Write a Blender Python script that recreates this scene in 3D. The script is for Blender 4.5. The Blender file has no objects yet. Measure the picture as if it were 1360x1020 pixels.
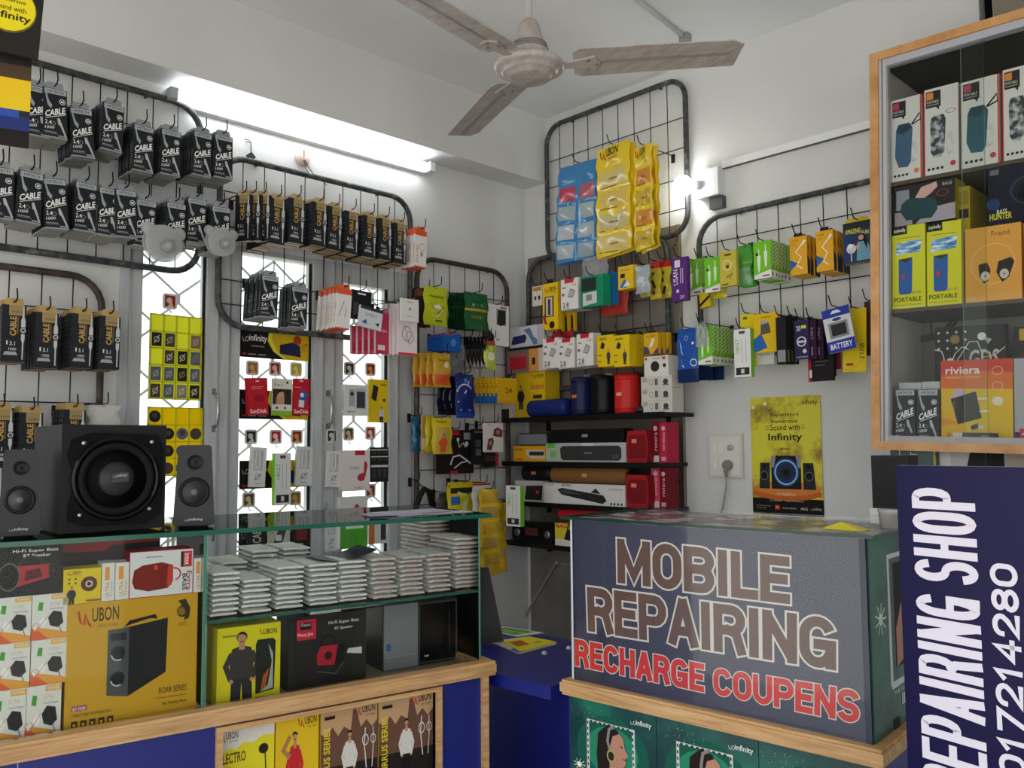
import bpy, math, random
from mathutils import Vector, Matrix
import numpy as np
random.seed(7)
S = bpy.context.scene
COL = S.collection
PI = math.pi
def rad(a): return a * PI / 180.0

# ---------------------------------------------------------------- camera
FPX, CH = 1130.0, 1.35
_p, _r, _y = rad(4.2), rad(-0.44), rad(45.77)
cF = np.array([-math.sin(_y) * math.cos(_p), math.cos(_y) * math.cos(_p), math.sin(_p)])
cR = np.array([math.cos(_y), math.sin(_y), 0.0]); cU = np.cross(cR, cF)
cR, cU = cR * math.cos(_r) + cU * math.sin(_r), -cR * math.sin(_r) + cU * math.cos(_r)
cO = np.array([0.0, 0.0, CH])
cd = bpy.data.cameras.new('camera'); cam = bpy.data.objects.new('camera', cd); COL.objects.link(cam)
cd.sensor_width = 36.0; cd.lens = FPX / 1360.0 * 36.0; cd.clip_start = 0.02
M = Matrix.Identity(4)
for i in range(3):
    M[i][0], M[i][1], M[i][2], M[i][3] = cR[i], cU[i], -cF[i], cO[i]
cam.matrix_world = M
S.camera = cam
S.view_settings.view_transform = 'Standard'; S.view_settings.look = 'None'
S.view_settings.exposure = 0.05; S.view_settings.gamma = 1.0
S.view_settings.use_curve_mapping = False

# ---------------------------------------------------------------- world: bright hazy daylight
W = bpy.data.worlds.new('daylight'); S.world = W; W.use_nodes = True
nt = W.node_tree; nt.nodes.clear()
wo = nt.nodes.new('ShaderNodeOutputWorld'); bg = nt.nodes.new('ShaderNodeBackground')
tc = nt.nodes.new('ShaderNodeTexCoord'); sp = nt.nodes.new('ShaderNodeSeparateXYZ'); cr = nt.nodes.new('ShaderNodeValToRGB')
cr.color_ramp.elements[0].position = 0.0; cr.color_ramp.elements[0].color = (0.72, 0.66, 0.56, 1)
cr.color_ramp.elements[1].position = 0.62; cr.color_ramp.elements[1].color = (0.66, 0.72, 0.76, 1)
e = cr.color_ramp.elements.new(0.49); e.color = (0.82, 0.80, 0.755, 1)
mr = nt.nodes.new('ShaderNodeMapRange'); mr.inputs[1].default_value = -1; mr.inputs[2].default_value = 1
nt.links.new(tc.outputs['Generated'], sp.inputs[0]); nt.links.new(sp.outputs['Z'], mr.inputs[0])
nt.links.new(mr.outputs[0], cr.inputs[0]); nt.links.new(cr.outputs[0], bg.inputs['Color'])
bg.inputs['Strength'].default_value = 2.75
nt.links.new(bg.outputs[0], wo.inputs[0])

# ---------------------------------------------------------------- materials
def lin(h):
    h = h.lstrip('#').split('/')[0]
    if len(h) == 3: h = ''.join(c + c for c in h)
    o = []
    for i in (0, 2, 4):
        c = int(h[i:i + 2], 16) / 255.0
        o.append(c / 12.92 if c <= 0.04045 else ((c + 0.055) / 1.055) ** 2.4)
    return (o[0], o[1], o[2], 1.0)
MC = {}
def mat(key):
    """'#rrggbb' card, '/g' glossy plastic, '/m' metal, '/r' matt; or a named special"""
    if key in MC: return MC[key]
    m = bpy.data.materials.new(key.replace('#', 'c').replace('/', '_')); m.use_nodes = True
    n = m.node_tree.nodes; L = m.node_tree.links
    b = n.get('Principled BSDF')
    MC[key] = m
    if key.startswith('#'):
        b.inputs['Base Color'].default_value = lin(key)
        fin = key.split('/')[1] if '/' in key else ''
        b.inputs['Roughness'].default_value = {'g': 0.16, 'm': 0.34, 'r': 0.8, 's': 0.3, 'k': 0.08}.get(fin, 0.5)
        b.inputs['Specular IOR Level'].default_value = {'g': 0.35, 'm': 0.5, 'k': 0.22}.get(fin, 0.16)
        if fin == 'm': b.inputs['Metallic'].default_value = 0.85
        if fin == 'g': b.inputs['Coat Weight'].default_value = 0.12
        return m
    def node(t, **k):
        x = n.new(t)
        for a, v in k.items(): setattr(x, a, v)
        return x
    def coord():
        return node('ShaderNodeTexCoord').outputs['Object']
    def noise(scale, detail=3, vec=None, rough=0.5):
        x = node('ShaderNodeTexNoise'); x.inputs['Scale'].default_value = scale; x.inputs['Detail'].default_value = detail
        x.inputs['Roughness'].default_value = rough
        L.new(vec or coord(), x.inputs['Vector']); return x.outputs['Fac']
    def ramp(fac, stops):
        x = node('ShaderNodeValToRGB'); el = x.color_ramp.elements
        while len(el) < len(stops): el.new(0.5)
        for q, (ps, c) in zip(el, stops): q.position = ps; q.color = lin(c)
        L.new(fac, x.inputs[0]); return x.outputs[0]
    def mapped(s):
        x = node('ShaderNodeMapping'); x.inputs['Scale'].default_value = s
        L.new(coord(), x.inputs['Vector']); return x.outputs[0]
    def bump(fac, st, dist=0.01):
        x = node('ShaderNodeBump'); x.inputs['Strength'].default_value = st; x.inputs['Distance'].default_value = dist
        L.new(fac, x.inputs['Height']); L.new(x.outputs[0], b.inputs['Normal'])
    bc = b.inputs['Base Color']
    if key == 'wall':
        L.new(ramp(noise(2.2, 5), [(0.25, '#d3d4d3'), (0.75, '#dfe0df')]), bc); b.inputs['Roughness'].default_value = 0.75
        bump(noise(60, 3), 0.12)
    elif key == 'ceil':
        L.new(ramp(noise(1.4, 4), [(0.3, '#e2e4e6'), (0.7, '#ecedef')]), bc); b.inputs['Roughness'].default_value = 0.8
        bump(noise(50, 3), 0.1)
    elif key == 'floor':
        L.new(ramp(noise(9, 4), [(0.3, '#a39c92'), (0.7, '#bab3a8')]), bc); b.inputs['Roughness'].default_value = 0.35
    elif key == 'wood':
        f = noise(6, 6, mapped((1.0, 14, 14)), 0.65)
        L.new(ramp(f, [(0.30, '#a07548'), (0.5, '#c69a68'), (0.72, '#d9b384')]), bc); b.inputs['Roughness'].default_value = 0.45
        bump(f, 0.15)
    elif key == 'wood_orange':
        f = noise(5, 6, mapped((2.0, 9, 2.0)), 0.6)
        L.new(ramp(f, [(0.3, '#ab7442'), (0.5, '#cb955c'), (0.75, '#dbab78')]), bc); b.inputs['Roughness'].default_value = 0.38
    elif key == 'blue':
        L.new(ramp(noise(3, 4), [(0.3, '#111b6a'), (0.7, '#15217c')]), bc); b.inputs['Roughness'].default_value = 0.42
    elif key == 'steel':
        L.new(ramp(noise(5, 5), [(0.3, '#6d665f'), (0.7, '#867f78')]), bc); b.inputs['Roughness'].default_value = 0.45
        b.inputs['Metallic'].default_value = 0.25
    elif key == 'alu':
        L.new(ramp(noise(8, 3, mapped((6, 6, 1))), [(0.3, '#b4b7ba'), (0.7, '#c6c9cb')]), bc); b.inputs['Roughness'].default_value = 0.42
        b.inputs['Metallic'].default_value = 0.08
    elif key == 'frame_dusty':
        f = noise(40, 6)
        L.new(ramp(f, [(0.35, '#26282a'), (0.6, '#4b4d4e'), (0.8, '#8c8d8d')]), bc); b.inputs['Roughness'].default_value = 0.6
        bump(f, 0.4)
    elif key == 'frame_rust':
        f = noise(30, 6)
        L.new(ramp(f, [(0.35, '#2b2420'), (0.6, '#4a3b33'), (0.8, '#6b5e55')]), bc); b.inputs['Roughness'].default_value = 0.6
    elif key == 'fan':
        f = noise(14, 6, mapped((1, 3, 1)), 0.7)
        L.new(ramp(f, [(0.3, '#9d9087'), (0.55, '#b9b1ab'), (0.8, '#c8c4c1')]), bc); b.inputs['Roughness'].default_value = 0.35
    elif key == 'swirl':
        x = node('ShaderNodeTexWave'); x.wave_type = 'RINGS'; x.inputs['Scale'].default_value = 8.0
        x.inputs['Distortion'].default_value = 9; x.inputs['Detail'].default_value = 1.5; x.inputs['Detail Scale'].default_value = 1.3
        L.new(coord(), x.inputs['Vector'])
        L.new(ramp(x.outputs['Fac'], [(0.0, '#84757b'), (0.72, '#93838a'), (0.88, '#e6dade')]), bc); b.inputs['Roughness'].default_value = 0.25
    elif key == 'weave':
        x = node('ShaderNodeTexChecker'); x.inputs['Scale'].default_value = 420
        x.inputs[1].default_value = lin('#242240'); x.inputs[2].default_value = lin('#3d3c5a')
        L.new(coord(), x.inputs['Vector']); L.new(x.outputs[0], bc)
        b.inputs['Roughness'].default_value = 0.34; b.inputs['Coat Weight'].default_value = 0.5; b.inputs['Coat Roughness'].default_value = 0.05
    elif key == 'smoke_yellow':
        f = noise(7, 5, None, 0.6)
        L.new(ramp(f, [(0.30, '#3a2a18'), (0.41, '#a88f1c'), (0.52, '#ddd22e')]), bc); b.inputs['Roughness'].default_value = 0.4
    elif key == 'teal_print':
        f = noise(5, 4)
        L.new(ramp(f, [(0.3, '#0a2a30'), (0.52, '#0f4544'), (0.7, '#1c7560')]), bc); b.inputs['Roughness'].default_value = 0.3
    elif key == 'sky_print':
        f = noise(22, 4, mapped((1, 1, 4)))
        L.new(ramp(f, [(0.35, '#1f5fb0'), (0.5, '#6fa9d8'), (0.62, '#f2f6fa')]), bc)
    elif key == 'camo_print':
        f = noise(40, 2)
        L.new(ramp(f, [(0.45, '#2a2c30'), (0.5, '#6b7075'), (0.6, '#b9bdc0')]), bc)
    elif key == 'paper':
        f = noise(30, 3, mapped((1, 1, 5)))
        L.new(ramp(f, [(0.3, '#dcdad5'), (0.6, '#efeeeb')]), bc); b.inputs['Roughness'].default_value = 0.55
    elif key == 'carbon':
        f = noise(180, 2)
        L.new(ramp(f, [(0.3, '#0b0b0c'), (0.7, '#1c1c1e')]), bc); b.inputs['Roughness'].default_value = 0.6
    elif key in ('glass', 'glass_dark', 'glass_top', 'clear', 'clear_white', 'window_glass'):
        n.remove(b)
        out = n.get('Material Output')
        tr = node('ShaderNodeBsdfTransparent'); gl = node('ShaderNodeBsdfGlossy'); mx = node('ShaderNodeMixShader')
        fr = node('ShaderNodeFresnel'); fr.inputs['IOR'].default_value = 1.42 if key == 'window_glass' else 1.2
        tr.inputs['Color'].default_value = {'glass': (0.975, 0.992, 0.985, 1), 'glass_dark': (0.94, 0.98, 0.965, 1), 'glass_top': (0.985, 0.99, 0.99, 1), 'clear': (0.86, 0.87, 0.88, 1),
                                            'clear_white': (0.75, 0.77, 0.78, 1), 'window_glass': (0.95, 0.97, 0.96, 1)}[key]
        gl.inputs['Roughness'].default_value = 0.03 if 'glass' in key else 0.12
        if 'clear' in key:
            df = node('ShaderNodeBsdfDiffuse'); df.inputs['Color'].default_value = (0.75, 0.76, 0.77, 1)
            m2 = node('ShaderNodeMixShader'); m2.inputs[0].default_value = 0.22 if key == 'clear' else 0.36
            L.new(tr.outputs[0], m2.inputs[1]); L.new(df.outputs[0], m2.inputs[2])
            L.new(m2.outputs[0], mx.inputs[1])
        else:
            L.new(tr.outputs[0], mx.inputs[1])
        if key == 'glass_top': mx.inputs[0].default_value = 0.13; gl.inputs['Roughness'].default_value = 0.1
        else: L.new(fr.outputs[0], mx.inputs[0])
        L.new(gl.outputs[0], mx.inputs[2]); L.new(mx.outputs[0], out.inputs[0])
    elif key.startswith('trans'):
        n.remove(b); out = n.get('Material Output'); c = lin('#' + key[5:])
        df = node('ShaderNodeBsdfDiffuse'); tl = node('ShaderNodeBsdfTranslucent'); mx = node('ShaderNodeMixShader'); mx.inputs[0].default_value = 0.6
        df.inputs['Color'].default_value = c; tl.inputs['Color'].default_value = c
        L.new(df.outputs[0], mx.inputs[1]); L.new(tl.outputs[0], mx.inputs[2]); L.new(mx.outputs[0], out.inputs[0])
    elif key.startswith('emit'):
        n.remove(b); out = n.get('Material Output')
        em = node('ShaderNodeEmission'); em.inputs['Color'].default_value = (0.93, 0.97, 1.0, 1)
        em.inputs['Strength'].default_value = float(key[4:]); L.new(em.outputs[0], out.inputs[0])
    return m

# ---------------------------------------------------------------- text outlines from Blender's own font
TC = {}
def text_geo(s, bold):
    k = (s, bold)
    if k in TC: return TC[k]
    c = bpy.data.curves.new('lettering', 'FONT'); c.body = s; c.resolution_u = 2; c.offset = bold
    o = bpy.data.objects.new('lettering', c); me = o.to_mesh()
    v = np.array([tuple(q.co) for q in me.vertices])[:, :2] if len(me.vertices) else np.zeros((0, 2))
    f = [tuple(p.vertices) for p in me.polygons]
    o.to_mesh_clear(); bpy.data.objects.remove(o); bpy.data.curves.remove(c)
    lo, hi = v.min(axis=0), v.max(axis=0)
    v = (v - lo) / np.maximum(hi - lo, 1e-6)
    TC[k] = (v, f)
    return TC[k]

# drawing ops in unit (u,v) of a face
def R(a, b, c, d, col): return ('r', a, b, c, d, col)
def C(u, v, r, col, sq=1.0): return ('c', u, v, r, col, sq)
def P(pts, col): return ('p', pts, col)
def T(s, a, b, c, d, col, rot=0, bold=0.012):
    q = [(a, b), (c, b), (c, d), (a, d)]
    if rot == 90: q = [(c, b), (c, d), (a, d), (a, b)]
    if rot == -90: q = [(a, d), (a, b), (c, b), (c, d)]
    return ('t', s, q, col, bold)
def TQ(s, q, col, bold=0.012): return ('t', s, q, col, bold)
def RG(u, v, r, w, col, sq=1.0, a0=0, a1=360): return ('g', u, v, r, w, col, sq, a0, a1)
def LN(pts, w, col): return ('l', pts, w, col)
def man(u, v, s, shirt, skin='#b98a68', hair='#1d1613', legs='#2b2b2e', k=1.0):
    """a printed figure: s = height in v units, k = u-per-v"""
    q = s * k
    return [P([(u - .17*q, v), (u - .02*q, v), (u, v + .3*s), (u + .02*q, v), (u + .17*q, v), (u + .16*q, v + .42*s), (u - .16*q, v + .42*s)], legs),
            P([(u - .17*q, v + .36*s), (u + .17*q, v + .36*s), (u + .19*q, v + .6*s), (u + .15*q, v + .78*s), (u, v + .82*s), (u - .15*q, v + .78*s), (u - .19*q, v + .6*s)], shirt),
            P([(u - .19*q, v + .74*s), (u - .29*q, v + .55*s), (u - .2*q, v + .33*s), (u - .13*q, v + .34*s), (u - .2*q, v + .55*s), (u - .12*q, v + .7*s)], shirt),
            P([(u + .19*q, v + .74*s), (u + .29*q, v + .55*s), (u + .2*q, v + .33*s), (u + .13*q, v + .34*s), (u + .2*q, v + .55*s), (u + .12*q, v + .7*s)], shirt),
            C(u - .16*q, v + .33*s, .035*q, skin), C(u + .16*q, v + .33*s, .035*q, skin),
            P([(u - .045*q, v + .76*s), (u + .045*q, v + .76*s), (u + .045*q, v + .88*s), (u - .045*q, v + .88*s)], skin),
            C(u, v + .935*s, .085*q, hair), C(u, v + .91*s, .073*q, skin), R(u - .03*q, v + .865*s, u + .03*q, v + .88*s, '#5a3526')]
def infinity_logo(u0, v0, u1, v1, col):
    w = u1 - u0; h = v1 - v0
    return [LN([(u0, v1 - .3*h), (u0 + .03*w, v0 + .3*h), (u0 + .09*w, v0 + .3*h), (u0 + .16*w, v1 - .25*h), (u0 + .22*w, v1 - .25*h), (u0 + .25*w, v0 + .55*h), (u0 + .2*w, v0 + .3*h), (u0 + .14*w, v0 + .4*h)], .018 * w, col),
            T('infinity', u0 + .27*w, v0 + .2*h, u1, v1, col)]
def ubon_logo(u0, v0, u1, v1, col, a='#b5331c'):
    w = u1 - u0; h = v1 - v0
    return [LN([(u0, v1 - .1*h), (u0 + .06*w, v0 + .35*h), (u0 + .15*w, v0 + .2*h), (u0 + .18*w, v0 + .75*h), (u0 + .24*w, v0 + .3*h), (u0 + .32*w, v0 + .1*h)], .05 * w, a),
            T('UBON', u0 + .34*w, v0 + .3*h, u1, v1, col), T('ROCK TO BEAT', u0 + .5*w, v0, u1, v0 + .16*h, col, 0, 0)]

def vt(ops, s, t):
    """the same ops with v -> s*v + t"""
    o = []
    for q in ops:
        if isinstance(q, list): o += vt(q, s, t); continue
        k = q[0]
        if k == 'r': o.append(('r', q[1], q[2]*s + t, q[3], q[4]*s + t, q[5]))
        elif k in 'cg': o.append(q[:2] + (q[2]*s + t,) + q[3:])
        elif k in 'pl': o.append((k, [(a, b*s + t) for a, b in q[1]]) + q[2:])
        else: o.append(('t', q[1], [(a, b*s + t) for a, b in q[2]]) + q[3:])
    return o
class MB:
    def __init__(s): s.v, s.f, s.m, s.sm, s.keys = [], [], [], [], []
    def mi(s, k):
        if k not in s.keys: s.keys.append(k)
        return s.keys.index(k)
    def add(s, vs, fs, col, smooth=False):
        o = len(s.v); s.v += [tuple(map(float, p)) for p in vs]; i = s.mi(col)
        for f in fs: s.f.append(tuple(o + j for j in f)); s.m.append(i); s.sm.append(smooth)
    def box(s, x0, y0, z0, x1, y1, z1, col, **faces):
        vs = [(x0, y0, z0), (x1, y0, z0), (x1, y1, z0), (x0, y1, z0), (x0, y0, z1), (x1, y0, z1), (x1, y1, z1), (x0, y1, z1)]
        o = len(s.v); s.v += vs
        for nm, q in (('bot', (0, 3, 2, 1)), ('top', (4, 5, 6, 7)), ('front', (0, 1, 5, 4)), ('right', (1, 2, 6, 5)), ('back', (2, 3, 7, 6)), ('left', (3, 0, 4, 7))):
            s.f.append(tuple(o + j for j in q)); s.m.append(s.mi(faces.get(nm, col))); s.sm.append(False)
        return s
    def tube(s, pts, r, col, n=8, closed=False, cap=True, smooth=True):
        pts = [Vector(p) for p in pts]; N = len(pts); rr = r if isinstance(r, (list, tuple)) else [r] * N
        rings = []; up = None
        for i, p in enumerate(pts):
            a = pts[(i - 1) % N] if (i > 0 or closed) else p; b = pts[(i + 1) % N] if (i < N - 1 or closed) else p
            t = (b - a).normalized()
            if up is None:
                up = Vector((0, 0, 1)) if abs(t.z) < 0.9 else Vector((1, 0, 0))
            e1 = (up - t * up.dot(t)).normalized(); e2 = t.cross(e1); up = e1
            rings.append([p + (e1 * math.cos(2*PI*k/n) + e2 * math.sin(2*PI*k/n)) * rr[i] for k in range(n)])
        vs = [q for g in rings for q in g]; fs = []
        for i in range(N if closed else N - 1):
            j = (i + 1) % N
            for k in range(n): fs.append((i*n + k, i*n + (k+1) % n, j*n + (k+1) % n, j*n + k))
        if cap and not closed: fs += [tuple(range(n))[::-1], tuple((N-1)*n + k for k in range(n))]
        s.add(vs, fs, col, smooth); return s
    def lathe(s, prof, col, c=(0, 0, 0), axis='z', n=32, sx=1.0, smooth=True):
        """prof: [(radius, height)]; axis z up, y = towards local -y"""
        vs, fs = [], []
        for r, h in prof:
            for k in range(n):
                a = 2*PI*k/n; x, y = r*math.cos(a)*sx, r*math.sin(a)
                vs.append((c[0]+x, c[1]+y, c[2]+h) if axis == 'z' else ((c[0]+x, c[1]-h, c[2]+y) if axis == 'y' else (c[0]+h, c[1]+x, c[2]+y)))
        for i in range(len(prof) - 1):
            for k in range(n): fs.append((i*n+k, i*n+(k+1) % n, (i+1)*n+(k+1) % n, (i+1)*n+k))
        if prof[0][0] > 1e-5: fs.append(tuple(range(n))[::-1])
        if prof[-1][0] > 1e-5: fs.append(tuple((len(prof)-1)*n+k for k in range(n)))
        s.add(vs, fs, col, smooth); return s
    def prism(s, pts, y0, y1, col, side=None):
        """outline in local x,z extruded from y0 (front) to y1"""
        n = len(pts)
        s.add([(p[0], y0, p[1]) for p in pts], [tuple(range(n))], col)
        s.add([(p[0], y1, p[1]) for p in pts], [tuple(range(n))[::-1]], col)
        s.add([(p[0], y0, p[1]) for p in pts] + [(p[0], y1, p[1]) for p in pts], [(i, i+n, (i+1) % n + n, (i+1) % n) for i in range(n)], side or col)
        return s
    def draw(s, ops, fn, w, h, lay0=1, step=0.00007):
        """ops on the face mapping fn(u, v, lift)"""
        flat = []
        for o in ops:
            if isinstance(o, list): flat += o
            else: flat.append(o)
        asp = w / h
        for li, o in enumerate(flat):
            e = (li + lay0) * step; k = o[0]
            if k == 'r':
                _, a, b, c, d, col = o
                s.add([fn(a, b, e), fn(c, b, e), fn(c, d, e), fn(a, d, e)], [(0, 1, 2, 3)], col)
            elif k == 'p':
                s.add([fn(a, b, e) for a, b in o[1]], [tuple(range(len(o[1])))], o[2])
            elif k == 'c':
                _, u, v, r, col, sq = o; n = 8 if r * w < .006 else 20
                s.add([fn(u + r*math.cos(2*PI*i/n), v + r*asp*sq*math.sin(2*PI*i/n), e) for i in range(n)], [tuple(range(n))], col)
            elif k == 'g':
                _, u, v, r, wd, col, sq, a0, a1 = o; n = 24
                vs = []
                for i in range(n + 1):
                    a = rad(a0 + (a1 - a0) * i / n)
                    for q in (r, r - wd): vs.append(fn(u + q*math.cos(a), v + q*asp*sq*math.sin(a), e))
                s.add(vs, [(2*i, 2*i+2, 2*i+3, 2*i+1) for i in range(n)], col)
            elif k == 'l':
                _, pts, wd, col = o
                vs = []
                for i, p in enumerate(pts):
                    a = pts[max(i-1, 0)]; b = pts[min(i+1, len(pts)-1)]
                    dx, dy = (b[0]-a[0]) * w, (b[1]-a[1]) * h; L = math.hypot(dx, dy) or 1
                    nx, ny = -dy/L * wd*w/2, dx/L * wd*w/2
                    vs += [fn(p[0]+nx/w, p[1]+ny/h, e), fn(p[0]-nx/w, p[1]-ny/h, e)]
                s.add(vs, [(2*i, 2*i+1, 2*i+3, 2*i+2) for i in range(len(pts)-1)], col)
            elif k == 't':
                _, st, q, col, bold = o
                V, F = text_geo(st, bold)
                vs = []
                for a, b in V:
                    u = (q[0][0]*(1-a)+q[1][0]*a)*(1-b) + (q[3][0]*(1-a)+q[2][0]*a)*b
                    v = (q[0][1]*(1-a)+q[1][1]*a)*(1-b) + (q[3][1]*(1-a)+q[2][1]*a)*b
                    vs.append(fn(u, v, e))
                s.add(vs, F, col)
        return s
    def mesh(s, name):
        me = bpy.data.meshes.new(name); me.from_pydata(s.v, [], s.f)
        for k in s.keys: me.materials.append(mat(k))
        me.polygons.foreach_set('material_index', s.m); me.polygons.foreach_set('use_smooth', s.sm)
        me.update(); return me

def props(o, label=None, cat=None, group=None, kind=None):
    if label: o['label'] = label
    if cat: o['category'] = cat
    if group: o['group'] = group
    if kind: o['kind'] = kind
    return o
def ob(name, mb, parent=None, loc=(0, 0, 0), rot=(0, 0, 0)):
    me = mb.mesh(name) if isinstance(mb, MB) else mb
    o = bpy.data.objects.new(name, me); COL.objects.link(o)
    o.location = loc; o.rotation_euler = rot
    if parent: o.parent = parent
    return o
def root(name, label, cat, loc=(0, 0, 0), rot=(0, 0, 0), group=None):
    o = bpy.data.objects.new(name, None); COL.objects.link(o); o.empty_display_size = 0.05
    o.location = loc; o.rotation_euler = rot
    return props(o, label, cat, group)
def struct(name, mb, parent=None, loc=(0, 0, 0), rot=(0, 0, 0)):
    o = ob(name, mb, parent, loc, rot)
    if not parent: o['kind'] = 'structure'
    return o
def ordw(i): return ['first', 'second', 'third', 'fourth', 'fifth', 'sixth', 'seventh', 'eighth', 'ninth', 'tenth', 'eleventh', 'twelfth', 'thirteenth', 'fourteenth', 'fifteenth', 'sixteenth', 'seventeenth', 'eighteenth', 'nineteenth', 'twentieth', 'twenty-first', 'twenty-second'][i]

# ---------------------------------------------------------------- frames: vertical reference planes, local x right, y into the plane, z up
class Fr:
    def __init__(s, ox, oy, rot):
        s.o = np.array([ox, oy]); s.a = rad(rot)
        s.d = np.array([math.cos(s.a), math.sin(s.a)]); s.n = np.array([-math.sin(s.a), math.cos(s.a)])
    def w(s, x, y, z):
        p = s.o + s.d * x + s.n * y; return (p[0], p[1], z)
    def hit(s, px, py, y):
        """where the sight line of a photo point meets the plane at local depth y -> (x, z)"""
        r = cF + cR * (px - 680) / FPX - cU * (py - 510) / FPX
        q = s.o + s.n * y; t = ((q - cO[:2]) @ s.n) / (r[:2] @ s.n); p = cO + r * t
        return (p[:2] - s.o) @ s.d, p[2]
    def rect(s, x0, y0, x1, y1, y):
        mx, my = (x0+x1)/2, (y0+y1)/2
        l = s.hit(x0, my, y)[0]; r = s.hit(x1, my, y)[0]; t = s.hit(mx, y0, y)[1]; b = s.hit(mx, y1, y)[1]
        return (l+r)/2, b, abs(r-l), t-b
W1 = Fr(-2.98, 0, 90)        # window wall
W2 = Fr(0, 3.0, 0)           # switch wall
LC = Fr(-1.669, 1.509, 79.6) # left glass counter front, x=0 at its right end
RC = Fr(-1.43, 1.594, 4.3)   # repairing counter front, x=0 at its left end
# ================================================================ the room
CEIL = 2.97
b = MB(); b.box(-3.2, -1.4, -0.1, 2.0, 3.2, 0, 'floor'); struct('floor', b)
b = MB(); b.box(-3.2, -.9, CEIL, 1.6, 3.2, CEIL + .1, 'ceil'); struct('ceiling', b)
# window wall with the opening (world y = local x)
b = MB(); OX0, OX1, OZ0, OZ1 = 1.04, 2.275, .2, 2.11
b.box(-3.12, -1.4, 0, -2.98, OX0, CEIL, 'wall'); b.box(-3.12, OX1, 0, -2.98, 3.12, CEIL, 'wall')
b.box(-3.12, OX0, 0, -2.98, OX1, OZ0, 'wall'); b.box(-3.12, OX0, OZ1, -2.98, OX1, CEIL, 'wall')
struct('wall_left', b)
b = MB(); b.box(-3.12, 3.0, 0, -.86, 3.12, CEIL, 'wall'); b.box(-.82, 3.0, 0, 2.0, 3.12, CEIL, 'wall')
b.box(-.86, 3.06, 0, -.82, 3.12, CEIL, '#0b0b0b/r'); b.box(-.80, 2.93, 2.62, -.5, 3.0, CEIL, '#8d8378/r'); struct('wall_back', b)
b = MB(); b.box(1.9, .6, 0, 2.0, 3.12, CEIL, 'wall'); struct('wall_right', b)
b = MB(); b.box(-2.98, -1.0, 2.34, 1.6, -.9, CEIL, 'wall'); struct('added_front_lintel', b)  # unseen lintel, added to keep high sky light off the upper walls
b = MB(); b.box(1.5, -.9, 2.34, 1.6, .6, CEIL, 'wall'); struct('added_side_lintel_1', b)  # same unseen lintel added along the open side, blocking high sky light
b = MB(); b.box(-2.98, -.9, 2.646, -2.83, 3.0, CEIL, 'wall'); struct('ceiling_beam', b)
b = MB(); b.box(-3.9, -1.4, -.1, -3.12, 3.2, 0, '#b8b0a2/r'); struct('ground_outside', b)

# ---- sliding aluminium windows in three sashes
def fbox(b, x0, z0, x1, z1, y0, y1, c, **k): return b.box(x0, y0, z0, x1, y1, z1, c, **k)
wl = lambda: dict(loc=W1.w(0, 0, 0), rot=(0, 0, rad(90)))
panes = [(1.114, 1.345, 2.09), (1.475, 1.785, 2.09), (1.925, 2.157, 2.03)]
for i, (x0, x1, zt) in enumerate(panes):
    L_ = OX0 if i == 0 else (panes[i-1][1] + x0) / 2
    R_ = OX1 if i == 2 else (x1 + panes[i+1][0]) / 2
    fr = MB(); fbox(fr, L_, OZ0, x0, OZ1, -.012, .05, 'alu'); fbox(fr, x1, OZ0, R_, OZ1, -.012, .05, 'alu')
    fbox(fr, x0, zt, x1, OZ1, -.006, .05, 'alu'); fbox(fr, x0, OZ0, x1, OZ0 + .08, -.006, .05, 'alu')
    fbox(fr, x0 - .045, OZ0, x0 - .040, OZ1, -.018, -.012, '#b9bcbe/m'); fbox(fr, x1 + .040, OZ0, x1 + .046, OZ1, -.02, -.012, '#c9cbcc/m')
    r_ = struct('window_%d' % (i + 1), fr, None, **wl())
    g_ = MB(); fbox(g_, x0, OZ0 + .08, x1, zt, .02, .024, 'window_glass'); ob('pane', g_, r_)
    s_ = MB(); fbox(s_, x1 - .006, OZ0 + .08, x1 - .001, zt, .004, .018, '#141414/r'); fbox(s_, x0 + .001, OZ0 + .08, x0 + .005, zt, .004, .018, '#2c2c2c/r'); ob('rubber_seal', s_, r_)
    if i < 2:
        hx = x1 + (.035 if i == 0 else .07); hz = W1.hit(294 if i == 0 else 448, 545, -.02)[1]
        h_ = MB(); h_.tube([(hx, -.012, hz + .06), (hx, -.035, hz + .05), (hx, -.04, hz), (hx, -.035, hz - .05), (hx, -.012, hz - .06)], .006, '#c3c5c7/m')
        h_.box(hx - .01, -.014, hz + .055, hx + .01, -.011, hz + .08, '#8a8c8e/m'); h_.box(hx - .01, -.014, hz - .08, hx + .01, -.011, hz - .055, '#8a8c8e/m'); ob('handle', h_, r_)
        k_ = MB(); kz = hz - .42; k_.tube([(hx, -.016, kz - .05), (hx, -.016, kz + .05)], .005, '#c9cbcc/m'); k_.tube([(hx, -.016, kz - .01), (hx + .03, -.022, kz - .015)], .004, '#c9cbcc/m'); k_.box(hx - .012, -.013, kz - .03, hx + .012, -.011, kz + .03, '#85878a/m'); ob('bolt', k_, r_)
# collapsible diamond security grille outside the glass
g_ = MB(); zz = OZ0
nxc = 13; sx_ = (OX1 - OX0) / nxc
for k in range(nxc + 1):
    pts = []; z = OZ0; ph = 0
    x = OX0 + k * sx_
    while z < OZ1:
        s1 = 1 if ph % 2 else -1
        dx = s1 * sx_ * .46 * (1 if k % 2 else -1)
        pts += [(min(max(x + dx, OX0), OX1), .08, z), (min(max(x + dx, OX0), OX1), .08, min(z + .035, OZ1))]; z += .105; ph += 1
    g_.tube(pts, .005, '#c9cbc9', n=5, smooth=False)
o = ob('security_grille', g_, None, **wl()); props(o, 'grey diamond mesh security grille outside the three window panes', 'grille')

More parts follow.
